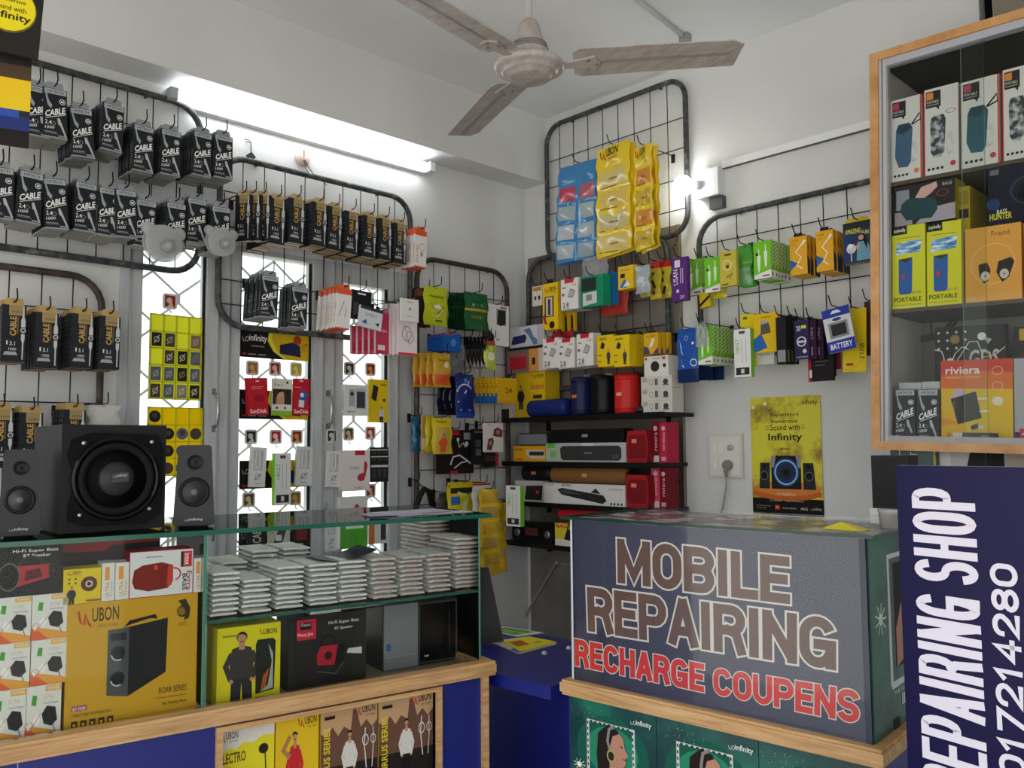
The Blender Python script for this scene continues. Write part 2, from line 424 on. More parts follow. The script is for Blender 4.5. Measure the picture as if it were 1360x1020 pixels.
# ---- steel board behind the shelves in the corner
b = MB(); b.box(-2.95, -.012, .3, -2.045, -.0005, 2.285, 'steel'); b.box(-2.052, -.02, .55, -2.044, -.012, 2.285, '#a89a86/m')
for z in (1.2, 1.45, 1.7, 1.95, 2.2): b.lathe([(.004, 0), (.003, .003)], '#3a3a3a/m', (-2.07, -.012, z), 'y', 8)
o = ob('steel_backboard', b, None, loc=W2.w(0, 0, 0)); props(o, 'grey steel backboard behind the corner speaker shelves', 'panel')

# ---- wall grilles
HOOKN = {}
def rrect(x0, x1, z0, z1, r, y, n=6):
    pts = []
    for cx, cz, a0 in ((x1 - r, z1 - r, 0), (x0 + r, z1 - r, 90), (x0 + r, z0 + r, 180), (x1 - r, z0 + r, 270)):
        for k in range(n + 1):
            a = rad(a0 + 90 * k / n); pts.append((cx + r*math.cos(a), y, cz + r*math.sin(a)))
    return pts
class Grille:
    def __init__(s, fr, x0, x1, z0, z1, label, fm='frame_dusty', off=.035, dx=.09, dz=.1, r=.1, tr=.0115, zrows=None):
        s.fr, s.off, s.x0, s.z0, s.z1 = fr, off, x0, z0, z1
        s.root = root('wall_grille', label, 'display grille', fr.w(x0, -off, z0), (0, 0, fr.a))
        a = MB(); a.tube([(p[0] - x0, p[1], p[2] - z0) for p in rrect(x0, x1, z0, z1, r, 0)], tr, fm, n=10, closed=True)
        for q in (.18, .82):   # stand-off lugs to the wall
            for zz in (0, z1 - z0): a.tube([((x1 - x0) * q, 0, zz), ((x1 - x0) * q, off - (.014 if x0 == -2.925 else .0005), zz)], .006, fm, n=6)
        ob('tube_frame', a, s.root)
        a = MB(); n = max(2, round((x1 - x0) / dx))
        for i in range(1, n):
            xx = (x1 - x0) * i / n; e = 0
            a.tube([(xx, -.004, 0), (xx, -.004, z1 - z0)], .0021, '#2d2d2e/m', n=5)
        for zz in (zrows or [z0 + dz * k for k in range(1, int((z1 - z0) / dz))]):
            a.tube([(0, 0, zz - z0), (x1 - x0, 0, zz - z0)], .0023, '#2d2d2e/m', n=5)
        ob('wire_lattice', a, s.root)
    def hook(s, x, z, depth):
        """a wire hook, in the grille's own coordinates, at frame position x, z reaching depth out of the wall"""
        h = MB(); y1 = -(depth + .028 - s.off); z -= s.z0; x -= s.x0
        h.tube([(x, -.004, z - .02), (x, -.006, z), (x, -.02, z + .002), (x, y1 * .6, z), (x, y1 + .012, z), (x, y1, z + .008), (x - .004, y1 - .006, z + .034)], .0021, '#1d1d1f/m', n=6)
        h.box(x - .009, -.008, z - .028, x + .009, -.0045, z + .01, '#232325/s')
        ob('hook', h, s.root)
G0 = Grille(W1, .15, .975, 1.1, 1.915, 'dusty wire grille low on the wall left of the windows', 'frame_rust', zrows=[1.2, 1.38, 1.50, 1.62, 1.80])
G1 = Grille(W1, .25, 1.30, 1.975, 2.585, 'large dusty wire grille high above the left window, full of cable boxes', zrows=[2.06, 2.20, 2.33, 2.46])
G2 = Grille(W1, 1.375, 2.25, 1.80, 2.435, 'dusty wire grille under the tube light across the middle window', zrows=[1.88, 1.97, 2.17, 2.30])
G3 = Grille(W1, 2.287, 2.838, .95, 2.19, 'narrow rusty wire grille between right window and room corner', 'frame_rust', zrows=[1.1, 1.25, 1.42, 1.58, 1.74, 1.90, 2.05])
G4 = Grille(W2, -2.79, -1.985, 2.235, 2.905, 'empty topped square wire grille high in the corner beside the lit bulb', zrows=[2.34, 2.47, 2.60, 2.73], r=.09)
G5 = Grille(W2, -2.925, -2.095, 1.62, 2.262, 'wire grille on the steel backboard above the speaker shelves', zrows=[1.72, 1.86, 1.98, 2.12], r=.1)
G6 = Grille(W2, -1.935, -.95, 1.70, 2.275, 'wire grille on the wall above the yellow poster', zrows=[1.80, 1.94, 2.08, 2.17], r=.11)

def onz(px_, py_, z):
    r = cF + cR * (px_ - 680) / FPX - cU * (py_ - 510) / FPX; t = (z - CH) / r[2]; p = cO + r*t; return p[0], p[1]
# ---- tube light
t = root('tube_light', 'lit white fluorescent tube light under the ceiling beam', 'light', W1.w(1.17, -.0, 2.60), (0, 0, rad(90)))
a = MB(); a.box(0, -.03, -.02, 1.19, 0, .02, '#d8dadb/s'); ob('batten', a, t)
a = MB(); a.tube([(.03, -.062, 0), (1.16, -.062, 0)], .0135, 'emit15', n=14); ob('glass_tube', a, t)
a = MB(); a.box(0, -.075, -.02, .028, -.03, .02, '#9fa3a6/s'); ob('end_cap', a, t)
a = MB(); a.box(1.162, -.075, -.02, 1.19, -.03, .02, '#e6e8e8/s'); ob('end_cap', a, t)
# ---- bulb on its square box, on the trunking
bx, bz = W2.hit(936, 243, -.06)
t = root('wall_bulb', 'glowing round bulb on a white square holder beside the upper corner grille', 'light', W2.w(bx, 0, bz))
a = MB(); a.box(-.05, -.05, -.055, .055, 0, .06, '#dfe2e4/s'); a.box(.0, -.03, -.105, .06, 0, -.055, '#55585b/s'); ob('holder', a, t)  # dark grey block below the white box stands in for its shadow
a = MB(); a.tube([(-.03, -.05, .0), (-.052, -.07, .0)], .02, '#eeeeee/s', n=16); ob('collar', a, t)
a = MB(); a.lathe([(.0, -.042), (.02, -.037), (.035, -.022), (.042, 0), (.035, .022), (.02, .037), (0, .042)], 'emit26', (-.082, -.094, 0), 'z', 24); ob('bulb', a, t)
# ---- trunking along the back wall and conduit on the ceiling
a = MB(); z0 = 2.488; a.box(bx + .055, -.016, z0 - .015, .4, 0, z0 + .015, '#eef0f0/s'); a.box(bx + .055, -.0175, z0 - .017, .4, -.001, z0 - .015, '#6d6f71/r')
o = ob('cable_trunking', a, None, loc=W2.w(0, 0, 0)); props(o, 'long white cable trunking strip along the wall beside the bulb', 'trunking')
a = MB(); c1 = onz(800, -36, CEIL - .012); c2 = onz(910, 50, CEIL - .012); a.tube([(c1[0], c1[1], CEIL - .012), (c2[0], c2[1], CEIL - .012)], .008, '#c8cacb/s', n=8); a.box(c2[0] - .02, c2[1] - .015, CEIL - .03, c2[0] + .02, c2[1] + .015, CEIL, '#9c9fa1/s')
o = ob('ceiling_conduit', a); props(o, 'thin white conduit pipe running across the ceiling behind the fan', 'conduit')

# ---- ceiling fan
FC = (-1.764, 1.802)
t = root('ceiling_fan', 'dusty off-white three bladed ceiling fan', 'ceiling fan', (FC[0], FC[1], 2.50))
a = MB(); a.lathe([(0, -.034), (.058, -.033), (.066, -.029), (.070, -.021), (.078, -.020), (.084, -.016), (.087, -.008), (.098, -.007), (.106, -.002), (.109, .006), (.104, .014), (.085, .020), (.05, .024), (.045, .044)], 'fan', n=48); ob('motor_housing', a, t)
a = MB(); a.lathe([(.060, .034), (.058, .05), (.050, .075), (.040, .10), (.032, .135), (.022, .15), (.012, .152)], 'fan', n=32)
for z in (.055, .063, .071): a.lathe([(.0595 - (z-.05)*.3, z), (.061 - (z-.05)*.3, z + .002), (.0585 - (z-.05)*.3, z + .004)], '#8b857f/s', n=32)
ob('lower_canopy', a, t)
a = MB(); a.tube([(0, 0, .15), (0, 0, CEIL - 2.505)], .0115, '#c4c5c6/s', n=14); ob('down_rod', a, t)
for k in range(3):
    an = rad(38.5 + 120 * k)
    r_ = MB()
    pr = [(.135, -.054), (.155, -.068), (.60, -.060), (.635, -.038), (.615, .062), (.155, .068), (.135, .054)]
    cs, sn = math.cos(an), math.sin(an); th = rad(-10)
    def bl(x, y, zo=0): yy = y * math.cos(th); return (x*cs - yy*sn, x*sn + yy*cs, .008 + y*math.sin(th) + zo)
    vs = [bl(x, y) for x, y in pr] + [bl(x, y, .003) for x, y in pr]; n = len(pr)
    r_.add(vs, [tuple(range(n))[::-1], tuple(range(n, 2*n))] + [(i, (i+1) % n, (i+1) % n + n, i+n) for i in range(n)], 'fan')
    ridge = [(.24, -.006), (.6, -.004), (.6, .006), (.2, .006)]
    r_.add([bl(x, y, -.002) for x, y in ridge], [(0, 1, 2, 3)], '#a39a93/s')
    bo = ob('blade', r_, t)
    q = MB(); q.add([bl(x, y, z) for z in (-.0005, -.006) for x, y in ((.09, -.013), (.13, -.016), (.20, -.034), (.215, 0), (.20, .034), (.13, .016), (.09, .013))],
                    [tuple(range(7)), tuple(range(7, 14))[::-1]] + [(i, (i+1) % 7, (i+1) % 7 + 7, i + 7) for i in range(7)], '#b4aca6/s')
    for x, y in ((.18, .02), (.18, -.02), (.205, 0)):
        p = bl(x, y, -.008); q.lathe([(.0045, -.001), (.004, .002)], '#8c8781/m', p, 'z', 8)
    ob('blade_bracket', q, bo)

# ---- small things on the wall under the tube
x, z = W1.hit(401, 210, 0)
t = root('ceiling_rose', 'round pinkish white wall rose with two twisted wires, under the tube light', 'electrical fitting', W1.w(x, 0, z), (0, 0, rad(90)))
a = MB(); a.lathe([(.034, 0), (.034, .006), (.03, .014), (.0, .016)], '#dcc3bb/s', (0, 0, 0), 'y', 28); a.box(-.002, -.018, 0, .002, -.015, .03, '#8d6f68/r'); ob('rose_disc', a, t)
a = MB(); a.tube([(.004, -.016, -.01), (.02, -.02, -.04), (.045, -.02, -.065), (.09, -.015, -.06), (.12, -.012, -.06), (.135, -.012, -.075)], .0018, '#3b2f2a/s', n=6)
a.tube([(-.001, -.016, -.012), (.01, -.02, -.05), (.04, -.018, -.078), (.08, -.012, -.072), (.11, -.01, -.09)], .0018, '#3b2f2a/s', n=6); ob('twisted_wire', a, t)
x, z = W1.hit(331, 205, 0)
a = MB(); a.tube([(-.02, -.002, .055), (-.005, -.012, .05), (0, -.014, .04), (0, -.014, .0)], .0018, '#5a5a55/s', n=6); a.tube([(-.015, -.003, .045), (.004, -.01, .043)], .0018, '#5a5a55/s', n=6)
a.prism([(0, -.028), (.02, -.012), (0, .006), (-.02, -.012)], -.018, -.010, '#45494a/s')
o = ob('hanging_charm', a, None, loc=W1.w(x, 0, z), rot=(0, 0, rad(90))); props(o, 'small dark diamond charm hanging from a nail on the white wall', 'charm')

# ---- switch socket plate with plug
x0, z0, w_, h_ = W2.rect(940.5, 576, 985, 634, -.02)
t = root('switch_plate', 'old white switch and socket plate with a grey plug in it', 'electrical socket', W2.w(x0, 0, z0))
a = MB(); a.box(-w_/2, -.016, 0, w_/2, 0, h_, '#d9d5cc/s'); a.box(-w_/2 + .008, -.019, .008, w_/2 - .008, -.016, h_ - .012, '#e4e1d9/s'); ob('plate', a, t)
for i, (u, v) in enumerate([(.16, .55), (.34, .55), (.16, .2), (.34, .2)]):
    a = MB(); a.box(w_ * (u - .5), -.023, h_ * v, w_ * (u - .5) + .02, -.019, h_ * v + .034, '#eceae4/s'); ob('rocker_switch', a, t)
a = MB(); a.lathe([(.013, 0), (.012, .008), (.006, .01)], '#c9c5bb/s', (w_*.18, -.019, h_*.68), 'y', 20); a.box(w_*.18 - .002, -.031, h_*.68 - .01, w_*.18 + .002, -.028, h_*.68 + .01, '#8f8b83/s'); ob('fan_regulator_knob', a, t)
a = MB(); a.lathe([(.021, 0), (.02, .014), (.013, .028), (.006, .032)], '#8f877d/s', (w_*.1, -.019, h_*.28), 'y', 20, 1.0); a.tube([(w_*.1, -.036, h_*.28), (w_*.1, -.04, h_*.16), (w_*.1, -.036, h_*.02)], [.012, .009, .005], '#8f877d/s', n=10)
pl = ob('plug', a, t)
a = MB(); a.tube([(w_*.1, -.036, h_*.02), (w_*.06, -.03, -.04), (-.01, -.02, -.10), (-.03, -.015, -.16), (-.045, -.015, -.3), (-.05, -.015, -.5)], .0042, '#a9a196/s', n=8); ob('power_cord', a, pl)
# ---- conduit wires low in the corner
a = MB(); c1 = W2.hit(739, 747, -.02); c2 = W2.hit(697, 817, -.02); c3 = W2.hit(770, 752, -.02)
a.tube([(c3[0] + .4, -.01, c3[1] - .05), (c3[0], -.01, c3[1]), (c1[0], -.018, c1[1]), (c2[0], -.018, c2[1]), (c2[0] - .01, -.02, c2[1] - .16)], .005, '#a39b90/s', n=8)
for c in (c1, c2): a.lathe([(.011, 0), (.008, .012)], '#b9b1a6/s', (c[0], -.012, c[1]), 'y', 12)
o = ob('wall_conduit', a, None, loc=W2.w(0, 0, 0)); props(o, 'thin bent grey conduit low on the wall under the corner shelves', 'conduit')

# ================================================================ product meshes
def fmap(face, w, h, d, bul=None):
    if face == 'F': return (lambda u, v, e: (-w/2 + u*w, -e - (bul(u, v) if bul else 0), v*h))
    if face == 'L': return (lambda u, v, e: (-w/2 - e, d*(1-u), v*h))
    if face == 'R': return (lambda u, v, e: (w/2 + e, d*u, v*h))
    if face == 'T': return (lambda u, v, e: (-w/2 + u*w, d*v, h + e))
    if face == 'B': return (lambda u, v, e: (-w/2 + u*w, d*(1-v), -e))
def pbox(w, h, d, col, F=(), L=(), Rr=(), Tt=(), B=(), **faces):
    m = MB(); m.box(-w/2, 0, 0, w/2, d, h, col, **faces)
    for k, ops in (('F', F), ('L', L), ('R', Rr), ('T', Tt), ('B', B)):
        if ops: m.draw(ops, fmap(k, w, h, d), d if k in 'LR' else w, d if k in 'TB' else h)
    return m
def pouch(w, h, d, regions, F=(), seed=1, crinkle=.15, hole=True, nx=12, nz=16):
    """a filled foil or plastic pouch; regions: [(u0,v0,u1,v1,key)], later ones win"""
    rs = np.random.RandomState(seed); ph = rs.rand(6) * 6.28
    def bul(u, v):
        e = (math.sin(PI*min(max(u, 0), 1)) ** .6) * (math.sin(PI*min(max(v / .93, 0), 1)) ** .5 if v < .93 else 0)
        return d/2*e*(1 + crinkle*math.sin(9*u + 5*v + ph[0]) + crinkle*math.sin(14*v - 6*u + ph[1])) + .0008*math.sin(30*v + ph[2])
    m = MB(); y0 = d/2
    for side in (0, 1):
        vs = []
        for j in range(nz+1):
            for i in range(nx+1):
                u, v = i/nx, j/nz; q = bul(u, v)
                edge = .004*math.sin(11*v + ph[3]) * (1 if i in (0, nx) else 0) + .003*math.sin(9*u + ph[4]) * 0
                vs.append((-w/2 + u*w + edge, y0 - q if side == 0 else y0 + q*.8 + .0006, v*h))
        o = {}
        for j in range(nz):
            for i in range(nx):
                u, v = (i+.5)/nx, (j+.5)/nz; c = None
                for a0, b0, a1, b1, k in regions:
                    if a0 <= u <= a1 and b0 <= v <= b1: c = k
                q = (j*(nx+1)+i, j*(nx+1)+i+1, (j+1)*(nx+1)+i+1, (j+1)*(nx+1)+i)
                o.setdefault(c, []).append(q if side == 0 else q[::-1])
        base = len(m.v); m.v += vs
        for c, fs in o.items():
            k = m.mi(c)
            for q in fs: m.f.append(tuple(base + t for t in q)); m.m.append(k); m.sm.append(True)
    if F: m.draw(F, (lambda u, v, e: (-w/2 + u*w, y0 - bul(u, v) - e - .0007, v*h)), w, h)
    if hole: m.box(-.004, y0 - .0013, h*.955, .004, y0 + .0013, h*.97, '#1a1a1a')
    return m
def tabmesh(w, hgt, col, th=.0012):
    """hanging tab with an open slot; sits on top of a box"""
    m = MB(); s = w * .16
    m.box(-w/2, 0, 0, w/2, th, hgt*.3, col); m.box(-w/2, 0, hgt*.3, -s/2, th, hgt*.75, col); m.box(s/2, 0, hgt*.3, w/2, th, hgt*.75, col)
    m.box(-w*.44, 0, hgt*.75, w*.44, th, hgt, col)
    return m

def _arc(cx, cy, rx, ry, a0, a1, n=7): return [(cx + rx*math.cos(rad(a0 + (a1-a0)*i/n)), cy + ry*math.sin(rad(a0 + (a1-a0)*i/n))) for i in range(n+1)]
def glyph(ch):
    """centre lines of heavy block letters in a unit box: [(points, closed)]"""
    bowl = lambda y0, y1, x=.0: [(x, y1), (.6, y1)] + _arc(.6, (y0+y1)/2, .4, (y1-y0)/2, 90, -90) + [(.6, y0), (x, y0)]
    if ch in 'O0': return [(_arc(.5, .66, .5, .34, 0, 180, 10) + _arc(.5, .34, .5, .34, 180, 360, 10), True)]
    if ch in 'C': return [(_arc(.5, .66, .5, .34, 18, 180, 10) + _arc(.5, .34, .5, .34, 180, 342, 10), 'arc')]
    if ch == 'G': return [(_arc(.5, .66, .5, .34, 22, 180, 10) + _arc(.5, .34, .5, .34, 180, 345, 10), 'arc'), ([(1, .0), (1, .45)], 'arc'), ([(1, .45), (.55, .45)], 'arc')]
    if ch == 'S': return [(_arc(.5, .76, .5, .24, 10, 180, 10) + _arc(.5, .74, .5, .24, 180, 262, 5) + _arc(.5, .26, .5, .24, 82, 0, 5) + _arc(.5, .24, .5, .24, 0, -170, 10), 'arc')]
    if ch == 'U': return [([(0, 1)] + _arc(.5, .34, .5, .34, 180, 360, 12) + [(1, 1)], False)]
    if ch == 'M': return [([(0, 0), (0, 1)], False), ([(.0, 1), (.5, .12), (1, 1)], 'cut'), ([(1, 0), (1, 1)], False)]
    if ch == 'N': return [([(0, 0), (0, 1)], False), ([(.0, 1), (1, 0)], 'cut'), ([(1, 0), (1, 1)], False)]
    if ch == 'I': return [([(.5, 0), (.5, 1)], False)]
    if ch == 'L': return [([(0, 1), (0, 0), (1, 0)], False)]
    if ch == 'E': return [([(1, 1), (0, 1), (0, 0), (1, 0)], False), ([(0, .51), (.9, .51)], False)]
    if ch == 'H': return [([(0, 0), (0, 1)], False), ([(1, 0), (1, 1)], False), ([(0, .5), (1, .5)], False)]
    if ch == 'A': return [([(0, 0), (.46, 1)], False), ([(.54, 1), (1, 0)], False), ([(.2, .27), (.8, .27)], False)]
    if ch == 'P': return [([(0, 0), (0, 1)], False), (bowl(.42, 1), False)]
    if ch == 'R': return [([(0, 0), (0, 1)], False), (bowl(.47, 1), False), ([(.5, .47), (.8, .4), (1, 0)], False)]
    if ch == 'B': return [([(0, 0), (0, 1)], False), (bowl(.52, 1), False), (bowl(0, .52), False)]
    if ch == '8': return [(_arc(.5, .76, .46, .24, 0, 360, 18)[:-1], True), (_arc(.5, .25, .5, .25, 0, 360, 18)[:-1], True)]
    if ch == '1': return [([(.1, .74), (.6, 1), (.6, 0)], False)]
    if ch == '7': return [([(0, 1), (1, 1), (.35, 0)], False)]
    if ch == '4': return [([(.72, 0), (.72, 1), (0, .28), (1, .28)], False)]
    if ch == '2': return [([(0, .7)] + _arc(.5, .72, .5, .28, 175, -20, 9) + [(.75, .42), (0, 0), (1, 0)], False)]
    return []
def heavy(m, ch, w, h, t, ring, fn, col, e):
    """stroke a block letter w x h with stroke t, grown by ring all round"""
    T_ = t + 2 * ring; ext = 0
    for k, (pts, closed) in enumerate(glyph(ch)):
        q = [(t/2 + a*(w - t), t/2 + b*(h - t)) for a, b in pts]
        if ch == 'I': q = [(w/2, y) for _, y in q]
        arc = closed == 'arc'; cut = closed == 'cut'; closed = closed is True
        if not closed:   # butt ends flush with the letter box, plus the ring
            def extend(p0, p1, d):
                L = math.hypot(p0[0]-p1[0], p0[1]-p1[1]) or 1; return (p0[0] + (p0[0]-p1[0])/L*d, p0[1] + (p0[1]-p1[1])/L*d)
            dd = (0 if (arc and len(q) > 4) or cut else t/2) + (0 if cut else ring)
            q = [extend(q[0], q[1], dd)] + q[1:-1] + [extend(q[-1], q[-2], dd)] if len(q) > 2 else [extend(q[0], q[1], dd), extend(q[1], q[0], dd)]
        N = len(q); vs = []
        for i in range(N):
            a = q[(i-1) % N] if (i or closed) else q[i]; b = q[(i+1) % N] if (i < N-1 or closed) else q[i]; p = q[i]
            d1 = np.array([p[0]-a[0], p[1]-a[1]]); d2 = np.array([b[0]-p[0], b[1]-p[1]])
            l1, l2 = np.hypot(*d1), np.hypot(*d2); d1 = d1/l1 if l1 > 1e-9 else d2/l2; d2 = d2/l2 if l2 > 1e-9 else d1
            n = np.array([-(d1[1]+d2[1]), d1[0]+d2[0]]); n = n/(np.hypot(*n) or 1); c = max(n @ np.array([-d1[1], d1[0]]), .55)
            off = n * T_/2 / c
            vs += [fn(p[0]+off[0], p[1]+off[1], e + k*.00003), fn(p[0]-off[0], p[1]-off[1], e + k*.00003)]
        m.add(vs, [(2*i, 2*i+1, (2*i+3) % (2*N), (2*i+2) % (2*N)) for i in range(N if closed else N-1)], col)
ALL = []
def item(fr, rc, y, mk, name, label, cat='packet', group=None, zb=None, size=None, tilt=0, yaw=0, n=1, sp=.017, where='', hook=None, hz=None, tab=None, jit=.003, back=None, thing_d=.015, ct=None):
    """place mk(w,h) at photo rectangle rc (front face) on local depth y of frame fr; n copies behind it"""
    xc, z0, w, h = fr.rect(*rc, y)
    if size:
        zt = z0 + h; w, h = size; z0 = zt - h
    if zb is not None: z0 = zb
    me = mk(w, h)
    if isinstance(me, MB): me = me.mesh(name)
    tm = tabmesh(w * tab[0], tab[1], tab[2]).mesh('hang_tab') if tab else None
    out = []
    for i in range(n):
        jx = random.uniform(-jit, jit) if i else 0; jz = random.uniform(-jit, jit) * .6 if (i and zb is None) else 0
        o = ob(name, me if (i == 0 or back is None) else back, None, fr.w(xc + jx, y + i * sp, z0 + jz), (0, rad(tilt + (random.uniform(-.8, .8) if i else 0)), fr.a + rad(yaw)))
        lb = label if i == 0 else f"{where}, {ordw(i-1)} behind the front one"
        props(o, lb, cat, group if group else None)
        if tm: ob('hang_tab', tm, o, (0, .001, h + .0002))
        out.append(o)
    if hook is not None:
        zz = z0 + h + (tab[1] * .52 if tab else (h * 0 - .01 * 0 + .004)) if hz is None else z0 + h + hz
        xt = math.tan(rad(tilt)) * h * 1.0 if tilt else 0
        hook.hook(xc + xt, zz, -y)
    ALL.append(out)
    return out
def snum(i): return ordw(i)
# ================================================================ cable boxes
GR, DK = '#b4b8bb', '#24272b'
def cableA(w, h):
    F = [R(.06, .885, .97, .99, '#aab0b4'), T('HITECH', .2, .91, .85, .965, '#3a3d40'),
         P([(.05, .985), (.10, .985), (.25, .74), (.38, .66), (.33, .58), (.19, .66), (.15, .75)], '#9fa4a8'),
         C(.8, .755, .13, '#d7dadc'), C(.8, .755, .10, DK), R(.74, .735, .86, .775, '#d7dadc'),
         TQ('CABLE', [(.07, .40), (.92, .53), (.92, .66), (.10, .53)], '#f0f0ee', .03),
         P([(.10, .375), (.95, .505), (.95, .52), (.10, .39)], '#c9cccd'),
         P([(.58, .41), (.68, .42), (.76, .32), (.98, .05), (.92, .04), (.70, .27), (.62, .29)], '#b5b9bc'),
         T('2.4', .08, .27, .34, .35, '#e8e8e6'), RG(.42, .30, .09, .02, '#9da1a4'),
         TQ('1000', [(.06, .17), (.45, .19), (.47, .25), (.08, .23)], '#dcdcda'), R(.05, .11, .55, .13, '#8d9194'), R(.05, .085, .6, .10, '#6d7174'),
         R(0, 0, 1, .035, '#8f9498'), R(.62, .045, .9, .075, '#8f9498')]
    L = [T('DATA CABLE', .25, .15, .75, .62, '#8d9194', 90, 0), R(0, 0, 1, .035, '#8f9498'), R(0, .93, 1, .99, '#5d6164')]
    return pbox(w, h, .015, DK, F=F, L=L, bot='#9a9890')
def cableB(w, h):
    g = '#c09a5c'
    F = [R(.28, .82, .93, 1.0, '#a08a5e'), T('HITECH', .4, .86, .85, .9, '#5e4620'), T('CABLE', .33, .46, .60, .80, g, 90, .03), R(.64, .5, .68, .8, '#8a6a34'),
         P([(.86, .99), (.90, .99), (.92, .80), (.97, .74), (.97, .62), (.79, .62), (.79, .74), (.84, .80)], '#c3c7c9'),
         C(.88, .565, .115, '#cfd2d3'), C(.88, .565, .085, '#5b5e60'),
         P([(.80, .50), (.95, .50), (.95, .40), (.91, .34), (.90, .05), (.85, .05), (.85, .34), (.80, .40)], '#c3c7c9'),
         R(.2, .3, .26, .37, '#dddddb'), T('3.1', .34, .29, .56, .36, '#dddddb'), T('1000', .3, .2, .62, .25, '#c9c9c7'), P([(.08, .12), (.68, .12), (.6, .18), (.16, .18)], '#a6a9ab')]
    L = []
    for k in range(8):
        v = .2 + k * .09 + (.06 if k > 3 else 0)
        L += [C(.3, v, .07, '#d8dadb', 1.0), C(.7, v, .07, '#b9bcbe')]
    return pbox(w, h, .0165, '#26282c', F=F, L=L, bot='#a98e68', top='#c7ac74')
def whiteData(w, h):
    F = [R(0, .86, 1, 1, '#dc5a34'), T('DATA CABLE', .1, .12, .3, .6, '#b06a58', 90, 0), RG(.62, .55, .2, .03, '#8f8c8a', 1.4), R(.5, .3, .7, .42, '#9b9896'), R(0, 0, 1, .03, '#d4694a')]
    L = [R(0, .88, 1, 1, '#dc5a34'), T('DATA CABLE', .25, .15, .75, .65, '#c05a3c', 90, 0)]
    return pbox(w, h, .0165, '#e6e2df', F=F, L=L, bot='#cf4f36')
mA, mB_ = cableA(.066, .152).mesh('cable_box'), cableB(.062, .165).mesh('cable_box')
ROWA = [(41, 62, 115, 187), (62, 87, 118, 194), (97, 127, 145, 214), (137, 160, 138, 208), (178, 203, 167, 236), (216, 237, 173, 238), (258, 279, 176, 241), (288, 306, 180, 242)]
ROWB = [(-10, 14, 222, 297), (25, 52, 228, 303), (64, 90, 238, 309), (101, 126, 243, 315), (130, 157, 250, 323), (157, 181, 253, 322), (182, 203, 266, 330), (223, 245, 270, 334), (250, 272, 264, 325), (286, 303, 275, 335)]
for nm, row, tl in (('upper', ROWA, 0), ('lower', ROWB, 0)):
    for i, (a, b_, c, d) in enumerate(row):
        n = 8 if nm == 'upper' else [3, 8, 8, 8, 8, 6, 3, 8, 6, 7][i]
        wh = f"black cable box, {ordw(i)} hook of {nm} cable row"
        item(W1, (a, c, b_, d), -.245 + random.uniform(-.012, .012), lambda w, h: mA, 'cable_box', wh + ', frontmost', 'cable box', f"white lettered black cable boxes on hooks of the {nm} row", size=(.066, .152), tilt=random.uniform(-3, 4) if i != 2 else -5, yaw=random.uniform(-3, 3), n=n, sp=.0168, where=wh, hook=G1, tab=(.72, .018, '#8f9599'))
ROWC = [(356, 379, 264, 330), (383, 404, 264, 331), (413, 434, 269, 333), (436, 452, 275, 335), (456, 477, 281, 343), (480, 501, 287, 349), (502, 521, 291, 351), (522, 540, 297, 359)]
for i, (a, b_, c, d) in enumerate(ROWC):
    wh = f"gold lettered cable box, {ordw(i)} hook of middle grille"
    item(W1, (a, c, b_, d), -.24 + .003*i, lambda w, h: mB_, 'cable_box', wh + ', frontmost', 'cable box', 'gold lettered black cable boxes under the tube light', size=(.060, .165), tilt=random.uniform(-1, 3), yaw=random.uniform(-2, 2), n=[9, 5, 5, 6, 8, 7, 8, 8][i], sp=.0185, where=wh, hook=G2, tab=(.7, .018, '#b9a57c' if i != 4 else '#e5e2da'))
for i, (x, t0) in enumerate([(322, 259), (335, 259), (348, 260)]):   # turned sideways, showing their dotted edges
    wh = f"dotted edge cable box, {ordw(i)} sideways hook of middle grille"
    item(W1, (x - 12, t0, x + 12, t0 + 66), -.20 - .008*i, lambda w, h: mB_, 'cable_box', wh + ', frontmost', 'cable box', 'cable boxes hung turned sideways', size=(.060, .165), yaw=-62, n=1, hook=G2, tab=(.7, .018, '#b9a57c'))
ROWE = [(5, 31, 405, 490, G0), (48, 76, 415, 495, G0), (95, 122, 417, 497, G0), (132, 158, 420, 500, G0)]
for i, (a, b_, c, d, g) in enumerate(ROWE):
    wh = f"gold lettered cable box, {ordw(i)} hook of lower left grille"
    item(W1, (a, c, b_, d), -.235, lambda w, h: mB_, 'cable_box', wh + ', frontmost', 'cable box', 'gold lettered cable boxes on the lower left grille', size=(.066, .165), tilt=random.uniform(-1, 2), n=[6, 8, 8, 7][i], sp=.0185, where=wh, hook=g, tab=(.75, .02, '#b99a64'), yaw=random.uniform(-2, 2))
for i, (a, b_, c, d) in enumerate([(-12, 14, 544, 626), (29, 52, 548, 628), (83, 113, 544, 626)]):
    wh = f"gold lettered cable box, {ordw(i)} hook behind the big speaker"
    item(W1, (a, c, b_, d), -.235, lambda w, h: mB_, 'cable_box', wh + ', frontmost', 'cable box', 'gold lettered cable boxes behind the big speaker', size=(.066, .165), n=6, sp=.0185, where=wh, hook=G0, tab=(.75, .02, '#b99a64'))
item(W1, (118, 538, 160, 575), -.20, lambda w, h: pouch(w, h, .02, [(0, 0, 1, 1, '#cfcdc9/s')], (), 3, .1), 'accessory_pouch', 'white rounded pouch hanging above the big speaker, frontmost', 'pouch', n=3, sp=.024, where='white rounded pouch above the big speaker', hook=G0)
